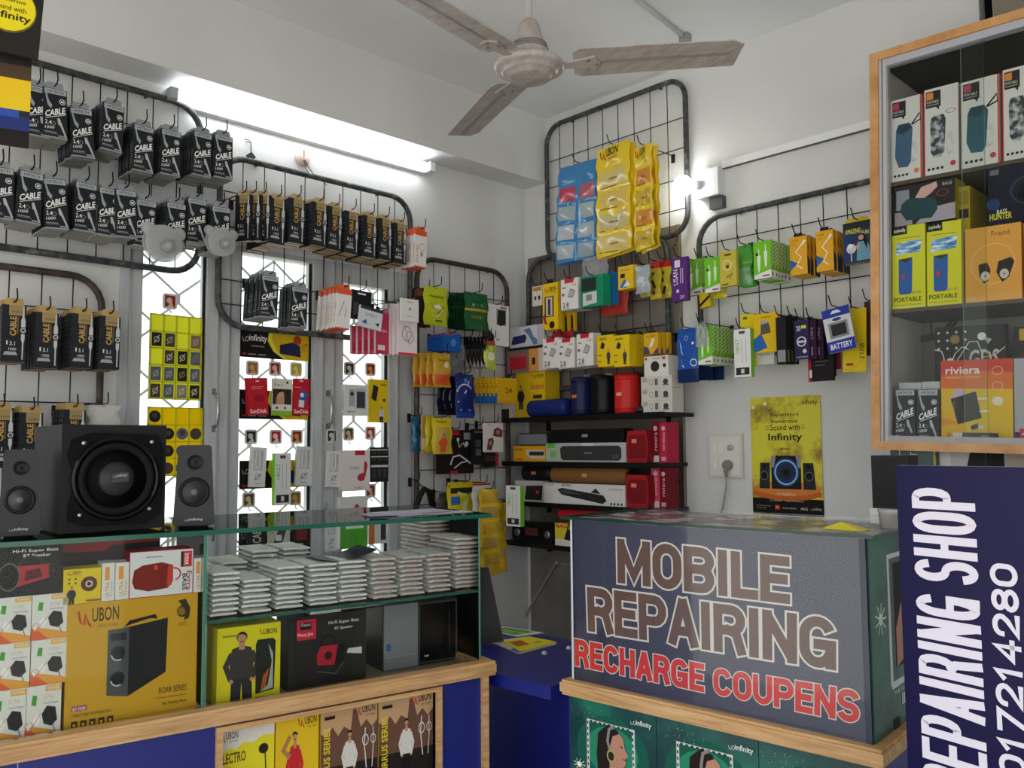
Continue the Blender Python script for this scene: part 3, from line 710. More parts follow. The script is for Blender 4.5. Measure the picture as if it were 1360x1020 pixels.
# grille 2, second row
for i, (a, b_, c, d, n) in enumerate([(346, 367, 366, 428, 7), (386, 406, 381, 446, 5)]):
    wh = f"white lettered cable box, {ordw(i)} hook below the gold boxes"
    item(W1, (a, c, b_, d), -.235, lambda w, h: mA, 'cable_box', wh + ', frontmost', 'cable box', 'white lettered cable boxes below the gold ones', size=(.066, .152), n=n, sp=.0185, yaw=-4, where=wh, hook=G2, tab=(.72, .018, '#8f9599'), tilt=2)
item(W1, (445, 383, 464, 447), -.235, lambda w, h: pbox(w, h, .0165, '#e6e2df', F=[R(0, .86, 1, 1, '#dc5a34'), LN([(.2, .3), (.5, .7), (.7, .5), (.6, .3)], .05, '#8a8886'), R(0, 0, 1, .03, '#d4694a')], L=[R(0, .88, 1, 1, '#dc5a34'), T('DATA CABLE', .25, .15, .75, .65, '#c05a3c', 90, 0)], bot='#cf4f36'),
     'cable_box', 'white orange topped data cable box, frontmost beside black cable boxes', 'cable box', 'white and orange data cable boxes', size=(.062, .155), n=7, sp=.0195, yaw=-6, where='white data cable box with orange top edge', hook=G2, tab=(.7, .016, '#dc6a44'), tilt=4)
item(W1, (549, 306, 567, 365), -.235, whiteData, 'cable_box', 'white and orange data cable box, frontmost right of gold boxes', 'cable box', 'white data cable boxes at the end of the gold row', size=(.06, .155), n=5, sp=.019, where='white data cable box at end of gold row', hook=G2, tab=(.7, .016, '#dc6a44'), tilt=2)

# ================================================================ bear shaped clear packs over the left window
for i, (u, v, s) in enumerate([(208, 328, .060), (284, 326, .049)]):
    for k in range(2):
        m = MB()
        def disc(cx, cz, r, y0, y1, c):
            m.lathe([(0, -y1), (r * .93, -y1), (r, -y1 + .003), (r, -y0 - .001), (r*.95, -y0), (0, -y0)], c, (cx, 0, cz), 'y', 28, 1.0)
        disc(0, 0, s, 0, .008, 'clear_white'); disc(-s*.78, s*.62, s*.36, .001, .007, 'clear_white'); disc(s*.78, s*.62, s*.36, .001, .007, 'clear_white')
        m.lathe([(s*.34, .002), (s*.34, .012), (s*.28, .02), (0, .022)], 'clear', (s*.1, 0, -s*.15), 'y', 24)
        m.draw([RG(.5, .5, .18, .03, '#8d8f90'), C(.5, .5, .07, '#b9bbbc')], lambda a, b2, e: (-s + 2*s*a + s*.1, -.0135 - e, -s + 2*s*b2 - s*.15), 2*s, 2*s)
        xx, zz = W1.hit(u - k*5, v, -.235 + k*.03)
        o = ob('earphone_blister', m, None, W1.w(xx, -.300 + k*.025, zz), (0, rad(6 * k), rad(90)))
        props(o, ('larger' if i == 0 else 'smaller') + ' clear bear shaped earphone pack over left window, ' + ('front one' if k == 0 else 'one behind'), 'blister pack', 'bear shaped clear earphone packs')
    G1.hook(xx, zz + s * 1.02, .27)

# ================================================================ square stick-on hooks and goods on the glass
PICT = [['#8c6a3c', '#c9a15a'], ['#8f2d2a', '#e0c0b0'], ['#b5a53a', '#e0d36a'], ['#2c2c2c', '#cfc7bf'], ['#b02430', '#e8d0cc'], ['#7d2a20', '#d9974a'], ['#5b4a3b', '#d9c19a']]
def stick(px_, py_, k, col=0):
    x, z = W1.hit(px_, py_, -.012); s = .026
    m = MB(); pts = []
    for cx, cz, a0 in ((s*.6, s*.7, 0), (-s*.6, s*.7, 90), (-s*.6, -s*.7, 180), (s*.6, -s*.7, 270)):
        for q in range(4): a = rad(a0 + 30*q); pts.append((cx + s*.38*math.cos(a), cz + s*.38*math.sin(a)))
    m.prism(pts, -.004, 0, '#d9d6cf/s')
    a, b2 = PICT[col % len(PICT)]
    m.draw([R(.14, .12, .86, .88, a), C(.45, .55, .2, b2), P([(.3, .12), (.75, .12), (.6, .5)], b2)], lambda u, v, e: (-s + 2*s*u, -.004 - e, -s*1.05 + 2.1*s*v), 2*s, 2.1*s)
    m.tube([(0, -.003, -s), (0, -.006, -s*1.5), (0, -.016, -s*1.6), (0, -.02, -s*1.35)], .0022, '#d2d4d4/g', n=6)
    o = ob('adhesive_hook', m, None, W1.w(x, -.0 if not False else 0, z), (0, 0, rad(90)))
    o.location = W1.w(x, .018, z) if k != 'm' else W1.w(x, -.013, z)
    return o
PN = ['brown', 'red and white', 'yellow', 'black and white', 'deep red', 'dark red and orange', 'beige']
for u, v, c, k, lb in [(230, 399, 1, 'g', 'above yellow sticker tray on left window'),
        (340, 488, 0, 'g', 'top left of middle window'), (370, 489, 1, 'g', 'top centre of middle window'), (398, 490, 2, 'g', 'top right of middle window'),
        (338, 580, 3, 'g', 'centre left of middle window'), (371, 580, 4, 'g', 'above lime box on middle window'), (399, 580, 5, 'g', 'centre right of middle window'),
        (335, 664, 6, 'g', 'low left of middle window'), (397, 662, 0, 'g', 'low right of middle window'),
        (469, 489, 3, 'g', 'top left of right window'), (497, 490, 5, 'g', 'top right of right window'), (440, 579, 3, 'm', 'on frame between middle and right windows'),
        (468, 576, 6, 'g', 'above white earbud box on right window'), (497, 575, 4, 'g', 'above black battery packs on right window'), (497, 652, 1, 'g', 'below black battery packs on right window')]:
    props(stick(u, v, k, c), f"small {PN[c]} picture hook stuck {lb}", 'hook', 'small square picture hooks stuck on the windows')

YW = '#e6c81f'
def strip_poster(w, h):
    return pbox(w, h, .0015, '#191718', F=[P([(.40, 1), (1, 1), (1, 0), (.62, 0), (.46, .25), (.38, .6)], '#d6b020'), P([(.44, 1), (.44, .6), (.52, .25), (.66, 0), (.62, 0), (.46, .25), (.38, .6), (.40, 1)], '#e7dc3c'),
        P([(.55, .2), (.85, .12), (.84, .5), (.74, .62), (.55, .5)], '#262a4a'), C(.8, .7, .06, '#b0432a'), R(.86, .55, .94, .6, '#3b2e20'), R(.86, .3, .92, .6, '#c99a1c'), infinity_logo(.04, .42, .37, .78, '#e8e6e0'), T('HARMAN', .16, .36, .33, .42, '#bdb9b2', 0, 0),
        R(.04, .08, .09, .15, '#b3202a'), R(.12, .09, .22, .13, '#8f8b86'), R(.25, .09, .36, .13, '#8f8b86')])
for i, (a, b_, c, d) in enumerate([(318, 413, 438, 477), (318, 413, 519, 557), (318, 413, 611, 648), (317, 411, 690, 737)]):
    item(W1, (a, c, b_, d), .012, strip_poster, 'display_strip', 'black and yellow speaker advert strip on middle window, ' + ['topmost', 'behind red memory card packs', 'behind the lime box', 'lowest'][i], 'poster', 'speaker advert strips on the middle window')

def sandisk(w, h, ph='#e8e8ec'):
    return pbox(w, h, .006, '#c3202e', F=[T('SanDisk', .1, .05, .93, .16, '#f2eeee'), RG(.55, .45, .26, .03, '#5a1018', .6), R(.35, .36, .75, .52, '#a5182a'), R(.2, .75, .8, .77, '#e88a90'), R(.2, .7, .7, .72, '#e88a90'), R(.42, .9, .58, .93, '#f4f4f2')])
def sandisk2(w, h):
    return pbox(w, h, .004, '#c3202e', F=[T('SanDisk', .08, .04, .95, .15, '#f2eeee'), P([(.3, .35), (.7, .28), (.92, .6), (.5, .7)], '#2d62a8'), C(.55, .55, .12, '#e8ecf0'), P([(.34, .22), (.66, .2), (.68, .4), (.38, .42)], '#dfe3e8'), R(.1, .75, .5, .77, '#e88a90'), R(.4, .92, .6, .95, '#f4f4f2')])
item(W1, (330, 502, 357, 551), -.018, sandisk, 'memory_card_pack', 'red memory card pack with round holder, left of girl pack', 'memory card', n=2, sp=.0075, where='red memory card pack on middle window', group='red memory card packs', tilt=-3)
item(W1, (361, 503, 388, 552), .000, lambda w, h: pbox(w, h, .004, '#e3e0d6', F=[R(0, 0, 1, .13, '#8fbf3a'), R(.04, .3, .96, .72, '#3a2c22'), P([(.2, .3), (.62, .3), (.6, .62), (.42, .7), (.24, .6)], '#c79a7c'), C(.4, .57, .13, '#d3a98b'), P([(.22, .5), (.3, .72), (.55, .72), (.5, .64), (.34, .62)], '#2b1b14'), T('3 in 1', .1, .8, .5, .87, '#3b3b3b'), R(.2, .18, .3, .24, '#3b3b3b'), R(.6, .18, .7, .24, '#3b3b3b'), C(.75, .9, .06, '#3d3d3d')]),
     'memory_card_pack', 'white and lime accessory pack with face portrait, between two red packs', 'card pack')
item(W1, (389, 503, 411, 551), .000, sandisk2, 'memory_card_pack', 'red memory card pack with blue adapter picture, right of girl pack', 'memory card')
def earbox(w, h):
    return pbox(w, h, .012, '#dcdcdb', F=[R(.2, .42, .8, .92, '#bfc2c4'), LN([(.35, .9), (.32, .6), (.4, .45)], .04, '#f4f4f3'), LN([(.55, .9), (.6, .6), (.52, .45)], .04, '#f4f4f3'), LN([(.7, .9), (.72, .6)], .04, '#8f9295'), RG(.5, .25, .17, .03, '#7b7d7f'), LN([(.3, .17), (.7, .33)], .04, '#3b3b3c'), R(.3, .08, .7, .1, '#9d9fa1')])
item(W1, (331, 594, 352, 647), -.012, earbox, 'earphone_box', 'narrow white earphone box hanging left of the lime box', 'earphone box', 'narrow white earphone boxes', tilt=3)
item(W1, (392, 593, 414, 645), -.012, earbox, 'earphone_box', 'narrow white earphone box hanging right of the lime box', 'earphone box', 'narrow white earphone boxes', tilt=3)
item(W1, (433, 599, 452, 647), -.028, earbox, 'earphone_box', 'narrow white earphone box on frame between two windows', 'earphone box', 'narrow white earphone boxes', tilt=3)
def ubilu(w, h):
    return pbox(w, h, .024, '#7cc433', left='#7cc433', front='#e3e4e2', right='#7cc433', F=[P([(.3, .96), (.7, .96), (.66, .9), (.34, .9)], '#4d4d4b'), T('UBOLT', .1, .5, .32, .8, '#63b02c', 90), R(.45, .3, .5, .8, '#b9bbba'), R(.7, .3, .75, .8, '#b9bbba'), R(.1, .05, .9, .2, '#2d2f2d'), R(.4, .08, .6, .17, '#cfcfcd')])
item(W1, (365, 602, 386, 671), -.035, ubilu, 'cable_box', 'lime sided white cable box hanging low on the middle window', 'cable box', 'tall lime and white cable boxes')
item(W1, (426, 602, 430, 604), .0, lambda w, h: pbox(w, h, .001, '#c9c9c9'), 'wall_tack', 'tiny pale tack on the frame between middle and right windows', 'tack')
# right window goods
item(W1, (458, 511, 489, 552), -.035, lambda w, h: pbox(w, h, .03, '#dfdedd', F=[R(.18, .3, .42, .85, '#a8aaac'), C(.3, .7, .08, '#3a3c3e'), R(.46, .22, .9, .88, '#bdbfc1'), R(.5, .25, .86, .78, '#3f4247'), T('SAMSUNG', .1, .1, .45, .15, '#3c4a8a')], L=[R(.3, .2, .7, .8, '#c2c2c2')]),
     'phone_accessory_box', 'white charger box with grey window, hanging on right window', 'charger box')
item(W1, (490, 504, 515, 561), -.02, lambda w, h: pbox(w, h, .012, '#e4c521', F=[P([(.12, .55), (.38, .48), (.5, .82), (.24, .88)], '#2c2b2b'), man(.66, 0, .38, '#c9cdd0', k=1.5), T('UBON', .6, .85, .92, .9, '#3a2c14'), C(.8, .52, .07, '#3a2c14')]),
     'power_bank_box', 'yellow power bank box with printed man, hanging on right window', 'power bank box')
item(W1, (455, 598, 491, 652), -.045, lambda w, h: pbox(w, h, .035, '#e6dcd8', left='#cfc2bd', F=[R(.45, .88, .82, 1.0, '#c62a38'), T('TWIN', .25, .52, .6, .6, '#7b6f6c', 0, 0), P([(.62, .3), (.86, .36), (.84, .46), (.58, .4)], '#b33442'), C(.68, .32, .14, '#b33442', .75), P([(.78, .4), (.86, .42), (.92, .62), (.88, .72), (.8, .72), (.78, .6)], '#b33442'), T('CABLE', .42, .05, .75, .11, '#9c8f8b', 0, 0)]),
     'earbud_box', 'white box with red earbud case picture on the right window', 'earbud box')
for i in range(3):
    item(W1, (492, 594 + i*9, 516, 608 + i*9 + (14 if i == 2 else 0)), -.02 - .006*i, lambda w, h: pbox(w, h, .005, '#27282a', F=[R(.04, .7, .96, .8, '#cfcdcb'), R(.1, .2, .3, .6, '#3c4144'), R(.4, .2, .6, .6, '#3c4144'), R(.7, .2, .9, .6, '#3c4144')]),
         'battery_pack', 'dark battery pack on the right window, ' + ['top', 'middle', 'bottom'][i] + ' of three', 'battery pack', 'dark battery packs on right window')
# behind the counter glass
item(W1, (432, 680, 449, 732), -.02, earbox, 'earphone_box', 'white narrow box on window frame behind counter glass', 'earphone box')
item(W1, (452, 660, 488, 728), -.04, lambda w, h: pbox(w, h, .05, '#d9d9d6', F=[R(0, 0, 1, .46, '#4faa2e'), R(.2, .38, .85, .44, '#dff0d8'), R(.2, .5, .42, .62, '#8a8a88'), C(.6, .8, .09, '#c23a48'), R(.5, .5, .8, .62, '#7e807e')]),
     'charger_box', 'white and bright green charger box behind the counter glass', 'charger box')
item(W1, (490, 678, 515, 722), -.02, lambda w, h: pbox(w, h, .012, '#e2dfdc', F=[R(0, 0, .3, 1, '#d97a3a'), R(.62, .1, .9, .9, '#3c3b3f')]), 'screen_guard_box', 'white and orange guard box low on right window', 'box')
item(W1, (328, 691, 353, 738), -.008, lambda w, h: pbox(w, h, .01, '#201f20', F=[T('NT CABLE', .3, .05, .75, .9, '#c9c6c2', 90)]), 'cable_box', 'black box with upright white letters low on middle window', 'cable box')
item(W1, (356, 687, 385, 736), -.02, lambda w, h: pbox(w, h, .006, '#b9bcb0', F=[T('SanDisk', .05, .02, .95, .17, '#d02838', 0, .02), P([(.25, .3), (.65, .3), (.95, .85), (.6, .9)], '#3c3d3f'), R(.35, .36, .62, .52, '#d9dadb'), R(0, .55, .25, 1, '#9fc060')]), 'memory_card_pack', 'grey and lime memory card pack low on middle window', 'memory card')
item(W1, (389, 696, 412, 738), -.008, lambda w, h: pbox(w, h, .01, '#2c1f1e', F=[T('USB', .1, .28, .6, .4, '#d8d4d0'), T('CABLE', .1, .1, .9, .22, '#d8d4d0'), R(.2, .5, .8, .9, '#7d2a28')]), 'cable_box', 'dark red usb cable box low on middle window', 'cable box')
# yellow sticker trays on the left window
def tray(w, h, rows, colsn, fill, round_=False):
    m = MB(); t_ = .004
    m.box(-w/2, .0, 0, w/2, .004, h, 'transeeee5a' if not round_ else 'transf2dc1c')
    for i in range(colsn + 1): x = -w/2 + (w - t_) * i / colsn; m.box(x, -.006, 0, x + t_, 0, h, '#c9c62c/s')
    for j in range(rows + 1): z = (h - t_) * j / rows; m.box(-w/2, -.006, z, w/2, 0, z + t_, '#c9c62c/s')
    cw, ch = 1/colsn, 1/rows; ops = []
    random.seed(3)
    for j in range(rows):
        for i in range(colsn):
            if fill[rows-1-j][i] == '1':
                k = random.choice(['#35312c', '#4a443c', '#8e867a', '#26221f', '#5d6678', '#8c6f5a'])
                q = random.choice(['#b9b1a4', '#8d857a', '#d8d0c0'])
                if round_: ops += [C((i+.5)*cw, (j+.45)*ch, cw*.42, k), C((i+.5)*cw, (j+.5)*ch, cw*.2, '#4d453c')]
                else: ops += [R((i+.14)*cw, (j+.1)*ch, (i+.88)*cw, (j+.9)*ch, k), RG((i+.5)*cw, (j+.5)*ch, cw*.22, cw*.06, q), LN([((i+.3)*cw, (j+.25)*ch), ((i+.7)*cw, (j+.75)*ch)], .015, q)]
    m.draw(ops, lambda u, v, e: (-w/2 + u*w, -.001 - e, v*h), w, h); return m
item(W1, (198, 419, 267, 531), .0, lambda w, h: tray(w, h, 5, 4, ['0000', '1101', '0111', '1111', '1111']), 'sticker_tray', 'yellow divided tray of dark phone rings on the left window', 'tray')
item(W1, (195, 541, 268, 632), .0, lambda w, h: tray(w, h, 4, 4, ['1000', '1111', '1110', '0110'], True), 'sticker_tray', 'bright yellow tray with round holders, behind the small speaker', 'tray')
random.seed(11)

# grille 2, pouches and boxes on the right half of the second row
item(W1, (466, 386, 492, 424), -.235, lambda w, h: pbox(w, h, .012, '#1d1d20', F=[R(.3, .86, .7, .92, '#e8e8e6'), P([(.1, .1), (.7, .3), (.6, .5), (.1, .6)], '#4c3c50')]), 'accessory_packet', 'black accessory packet with punched white slot, second grille row', 'packet', hook=G2, tilt=3)
item(W1, (476, 408, 506, 436), -.255, lambda w, h: pbox(w, h, .012, '#d6dade', F=[R(0, .84, 1, 1, '#3a3d42'), T('ENRO', .25, .55, .75, .7, '#7c8288', 0, 0), P([(.1, .2), (.35, .15), (.3, .4)], '#2f62a8'), P([(.7, .3), (.9, .35), (.85, .15)], '#27364d')]), 'accessory_box', 'small pale grey box tilted over the pink boxes', 'box', tilt=8)
for i in range(5):
    x = 467 + i*8
    item(W1, (x, 433 - i*5, x + 12 + (i == 4)*12, 470), -.16 - .012*i, (lambda w, h: pbox(w, h, .012, '#c23a5a', F=[R(.1, .1, .9, .4, '#a52c4a')], left='#d9c9cc')) if i < 4 else (lambda w, h: pbox(w, h, .014, '#c23a5a', left='#e0d2d4', F=[R(.12, .08, .5, .2, '#e8dcdc'), T('CABLE', .2, .5, .6, .56, '#f2dede', 0, 0), R(0, .94, 1, 1, '#d85a78')])),
         'cable_box', 'pink cable box hanging beneath the grey box, ' + ordw(i) + ' from left', 'cable box', 'pink cable boxes', hook=G2 if i == 4 else None)
for i in range(4):
    x = 511 + i*6
    item(W1, (x, 404, x + (10 if i < 3 else 25), 472), -.19 - .02*i, (lambda w, h: pbox(w, h, .012, '#e6dcdf', F=[R(0, 0, 1, .02, '#d0405a')])) if i < 3 else (lambda w, h: pbox(w, h, .012, '#e8dfe1', F=[R(0, 0, 1, .05, '#d43a52'), RG(.45, .42, .26, .04, '#9a9094', 1.3), RG(.6, .36, .22, .04, '#b5acaf', 1.2), LN([(.3, .6), (.6, .2)], .03, '#8d858a'), R(.3, .86, .8, .88, '#b9afb2')])),
         'earphone_box', 'white pink edged earphone box near window right end, ' + ordw(i) + ' from left', 'earphone box', 'white pink edged boxes', hook=G2 if i == 3 else None)
item(W1, (533, 397, 556, 427), -.30, lambda w, h: pbox(w, h, .01, '#e3e2df', F=[R(.35, .84, .65, .87, '#77777a'), C(.5, .55, .08, '#9c9c9c'), R(.3, .2, .7, .23, '#b5b5b5')]), 'earphone_box', 'small square white box in front of the pink edged boxes', 'box', hook=G2)
# ================================================================ narrow corner grille on the window wall (G3)
def pu(regions, F=(), d=.02, seed=1, cr=.15): return lambda w, h: pouch(w, h, d, regions, F, seed, cr)
item(W1, (556, 384, 574, 434), -.10, pu([(0, 0, 1, 1, '#3b2a22/s'), (0, .8, 1, 1, '#7a4a2a/s')], seed=4), 'earphone_pouch', 'dark brown pouch, first of two behind yellow-green pouch', 'pouch', n=2, sp=.024, where='dark brown pouch near window corner', hook=G3)
item(W1, (565, 381, 596, 432), -.20, pu([(0, 0, 1, 1, '#b9c41c/g')], [T('Headphone', .2, .7, .8, .78, '#3b4a20'), P([(.3, .25), (.5, .2), (.75, .4), (.6, .55), (.35, .5)], '#e3e5df'), LN([(.3, .5), (.5, .3), (.8, .5)], .03, '#3c4a2c'), R(.45, .1, .75, .14, '#3c4a2c')], seed=2),
     'earphone_pouch', 'shiny yellow-green foil pouch at top of corner grille', 'pouch', hook=G3)
for i in range(5):
    item(W1, (597 + i*5, 390, 626 + i*5, 438), -.05 - .028*i, pu([(0, 0, 1, 1, '#153c22/g'), (0, .55, 1, .6, '#244f30/g')], seed=i, cr=.25), 'earphone_pouch', 'dark green glossy pouch of bunched row, ' + ordw(i) + ' from back', 'pouch', 'dark green glossy pouches bunched together')
item(W1, (619, 389, 650, 438), -.205, pu([(0, 0, 1, 1, '#1a5a30/g'), (0, .5, 1, .58, '#b0953a/g')], [R(.3, .62, .7, .7, '#9db59d'), T('HOCK', .25, .3, .7, .38, '#a8883a')], seed=9), 'earphone_pouch', 'green glossy pouch with gold band, frontmost of green pouches', 'pouch', hook=G3)
item(W1, (647, 405, 676, 459), -.19, lambda w, h: pbox(w, h, .035, '#dddddc', left='#3a3a3c', F=[R(.42, .5, .86, .9, '#8d9092'), P([(.45, .55), (.6, .48), (.85, .55), (.85, .88), (.5, .88)], '#27292b'), R(0, 0, .3, .1, '#2a2a2c'), P([(0, .0), (.3, .0), (.3, .25), (0, .42)], '#2d2d2f'), R(.6, .92, .9, .96, '#b05050'), R(.4, .12, .55, .18, '#a8a8a8')]),
     'phone_case_box', 'white and black box with window, top right of corner grille', 'box', hook=G3)
for i in range(5):
    item(W1, (570 + i*5, 443 + (4-i)*1, 594 + i*4.5, 467), -.13 - .018*i, lambda w, h: pbox(w, h, .014, '#1c57a8', left='#1a4e98', top='#b03a3a', F=[R(0, .84, .6, 1, '#b83c3c') if False else R(0, .9, .5, 1, '#b83c3c'), C(.55, .5, .17, '#3c86cc')]), 'adapter_box', 'blue red topped little box of row, ' + ordw(i) + ' from left', 'box', 'small blue boxes with red tops', hook=G3 if i == 4 else None)
for i in range(6):
    a = MB(); 
    for k in range(3): a.tube([(-.012 + k*.008, .004*k, .11), (-.014 + k*.010, -.004, .06), (-.006 + k*.006, .004, .01), (.004 + k*.003, 0, -.01)], .003, '#151517/s', n=6)
    a.box(-.016, -.003, .055, .016, .006, .075, '#1d1d20/s'); a.tube([(-.01, 0, .0), (-.012, -.002, -.035)], .0045, '#a9abad/m', n=8); a.tube([(.008, .002, .0), (.010, -.002, -.03)], .0045, '#8b8d90/m', n=8)
    x, z = W1.hit(622 + i*5, 480, -.10 - .018*i)
    o = ob('aux_cable', a, None, W1.w(x, -.10 - .018*i, z), (0, 0, rad(90))); props(o, 'black cable with silver plugs under green pouches, ' + ordw(i) + ' from left', 'cable', 'black cables with silver plugs')
    if i in (0, 5): G3.hook(x, z + .112, .10 + .018*i)
item(W1, (596, 462, 617, 500), -.15, pu([(0, 0, 1, 1, '#6f7377/g')], [P([(.3, .3), (.7, .4), (.5, .8)], '#25272a')], seed=12, cr=.3), 'earphone_pouch', 'silver grey foil pouch under the blue boxes', 'pouch', hook=G3)
item(W1, (645, 451, 660, 491), -.20, pu([(0, 0, 1, 1, '#cdd058/g'), (0, .8, 1, 1, '#b04a3a/g')], [C(.5, .7, .25, '#3c7a34'), C(.5, .45, .3, '#e6e6da'), C(.5, .2, .25, '#b7c040')], seed=13), 'earphone_pouch', 'small yellow-green clear pouch beside white and black box', 'pouch', hook=G3)
for i in range(4):
    item(W1, (550 + i*9, 469, 573 + i*8 + (3 if i == 3 else 0), 514), -.10 - .035*i, pu([(0, 0, 1, 1, '#c89c30/g'), (.1, .05, .9, .38, '#d2602c/g')], [T('Super', .25, .74, .75, .84, '#6f4a18'), C(.45, .42, .1, '#c89a78'), P([(.2, .08), (.8, .08), (.7, .32), (.5, .38), (.3, .32)], '#d8502a'), C(.72, .66, .13, '#e8d8a8')], seed=20+i), 'earphone_pouch', 'gold foil pouch with orange figure, ' + ordw(i) + ' from left', 'pouch', 'gold foil pouches with orange figures', hook=G3 if i == 3 else None)
for i in range(4):
    item(W1, (583 + i*9, 500, 608 + i*8, 551), -.08 - .03*i, pu([(0, 0, 1, 1, '#161a2c/g')], [RG(.5, .45, .3, .06, '#b9bfc8', 1.4, 20, 200), LN([(.3, .3), (.4, .1)], .06, '#d8dade')], seed=30+i, cr=.08), 'earphone_pouch', 'dark pouch with coiled white cable, ' + ordw(i) + ' from left', 'pouch', 'dark pouches with coiled white cables')
item(W1, (607, 497, 631, 555), -.21, pu([(0, 0, 1, 1, '#1c2a70/g'), (0, .0, 1, .12, '#25409a/g')], [RG(.45, .55, .42, .05, '#d0d6e4', 1.0, 30, 170), LN([(.1, .35), (.5, .6), (.7, .85)], .05, '#cfd4e0'), C(.5, .86, .1, '#5878c8'), R(.2, .15, .8, .2, '#6f88d0')], seed=36, cr=.08), 'earphone_pouch', 'navy pouch with white neckband cable, frontmost of dark pouches', 'pouch', hook=G3)
for i in range(6):
    item(W1, (633 + i*5.5, 502, 648 + i*5.5 + (11 if i == 5 else 0), 536), -.10 - .02*i, lambda w, h: pbox(w, h, .014, '#e0b01e', F=[P([(0, 0), (1, 0), (1, .12), (0, .3)], '#2c6ab0') if i < 5 else R(0, 0, 1, .12, '#dca018'), T('24', .4, .4, .75, .62, '#8a5a14') if i == 5 else R(.1, .75, .9, .8, '#b07a18')], L=[R(0, 0, 1, .4, '#2c6ab0'), R(.2, .6, .8, .7, '#9a6a14')]), 'adapter_box', 'yellow and blue narrow box near corner, ' + ordw(i) + ' from left', 'box', 'yellow and blue narrow boxes', hook=G3 if i == 5 else None)
item(W1, (549, 553, 560, 600), -.10, pu([(0, 0, 1, 1, '#1d5f86/g')], [R(.3, .2, .7, .7, '#123c58')], seed=40), 'earphone_pouch', 'narrow teal blue pouch left of the yellow blister packs', 'pouch', hook=G3)
item(W1, (561, 552, 575, 602), -.13, lambda w, h: pbox(w, h, .01, '#c99a4a', F=[R(0, .1, 1, .4, '#e3d8c8'), R(.6, 0, 1, .9, '#c2392c')]), 'accessory_packet', 'tan and red striped packet behind yellow blister pack', 'packet')
item(W1, (567, 553, 581, 601), -.16, pu([(0, 0, 1, 1, '#c8b81c/g')], [RG(.5, .3, .3, .06, '#8c7c18', 1.2)], seed=42), 'earphone_pouch', 'yellow pouch half hidden behind front yellow blister pack', 'pouch')
item(W1, (576, 555, 602, 603), -.21, pu([(0, 0, 1, 1, '#dcc02c/g'), (.15, .08, .85, .75, '#c9a850/g')], [T('Super', .2, .84, .75, .94, '#7b3a1c'), man(.5, .04, .5, '#d8542a', legs='#d8542a', k=1.6)], seed=43, cr=.12), 'earphone_pouch', 'yellow foil blister with orange shirted figure, low on corner grille', 'pouch', hook=G3)
item(W1, (581, 571, 629, 629), -.07, lambda w, h: pbox(w, h, .012, '#241c1d', F=[R(.0, 0, 1, 1, '#221b1c'), R(.42, .88, .6, .98, '#c42a3a'), R(.72, .78, .95, .94, '#a9a4a4'), LN([(.55, .78), (.6, .6), (.7, .7), (.78, .6)], .03, '#d8d2d2'), C(.56, .78, .04, '#e4e0e0'), C(.8, .68, .05, '#efecec'), LN([(.35, .2), (.42, .38), (.6, .42), (.8, .3), (.92, .22)], .035, '#e4e0e0'), LN([(.45, .12), (.65, .25), (.85, .28)], .025, '#e4e0e0'), C(.38, .04, .03, '#c0324a'), C(.45, .04, .03, '#c0324a'), C(.52, .04, .03, '#c0324a')]),
     'earphone_box', 'black box with white neckband picture, low on corner grille', 'earphone box', hook=G3)
item(W1, (629, 570, 643, 617), -.12, lambda w, h: pbox(w, h, .02, '#1c1c1e', F=[R(.2, .25, .7, .45, '#5a5c5e'), R(.2, .5, .7, .7, '#48494b'), R(.1, .9, .9, .94, '#6a6a6a')]), 'earphone_box', 'narrow black box with tall hanger loop', 'earphone box', hook=G3, hz=.02)
item(W1, (642, 601, 662, 620), -.06, lambda w, h: pbox(w, h, .012, '#2a2022', F=[R(.1, .4, .9, .8, '#4a3c3e'), R(.8, 0, 1, 1, '#b03040')]), 'earphone_box', 'small dark box under the shoe-print white box', 'box', hook=G3, hz=.03)
item(W1, (644, 562, 668, 600), -.16, lambda w, h: pbox(w, h, .014, '#e0d8d3', F=[P([(.1, .08), (.35, .04), (.5, .35), (.42, .5), (.18, .44)], '#6b3a3a'), C(.3, .3, .1, '#a87a76'), P([(.45, .55), (.95, .5), (.98, .75), (.7, .86), (.5, .78)], '#6b3a3a'), C(.72, .68, .1, '#a87a76'), R(.2, .9, .3, .94, '#aaa')]), 'earphone_box', 'white box with two brown earphone shapes, right edge of corner grille', 'earphone box', hook=G3)
# ---- lower part of the corner grille
a = MB(); x, z = W1.hit(569, 660, -.13)
a.tube([(-.055, 0, -.06), (-.03, -.006, .0), (-.005, -.008, .035), (.025, -.006, .02), (.05, 0, -.05)], [.014, .013, .012, .015, .016], '#1a1a1b/s', n=8); a.tube([(-.005, -.008, .035), (-.03, .02, .07)], .0025, '#1a1a1b/s', n=6)
o = ob('neckband', a, None, W1.w(x, -.10, z), (0, 0, rad(90))); props(o, 'black arched neckband hanging low behind the counter end', 'neckband')
G3.hook(x - .03, z + .07, .08)
item(W1, (584, 655, 598, 690), -.12, pu([(0, 0, 1, 1, '#4a4840/g')], seed=52), 'earphone_pouch', 'dark grey pouch between neckband and yellow bags', 'pouch', hook=G3)
item(W1, (596, 640, 640, 700), -.16, pu([(0, 0, 1, 1, '#d8c01c/g'), (.1, .78, .8, .9, '#2d2d20/g'), (.1, .5, .35, .7, '#2c62a8/g')], [P([(.1, .35), (.5, .3), (.6, .7), (.3, .8)], '#c9cf9a'), LN([(.1, .3), (.6, .75)], .04, '#4a4a1c')], seed=50, cr=.3), 'earphone_pouch', 'crumpled yellow and blue bag low in the corner', 'pouch', hook=G3)
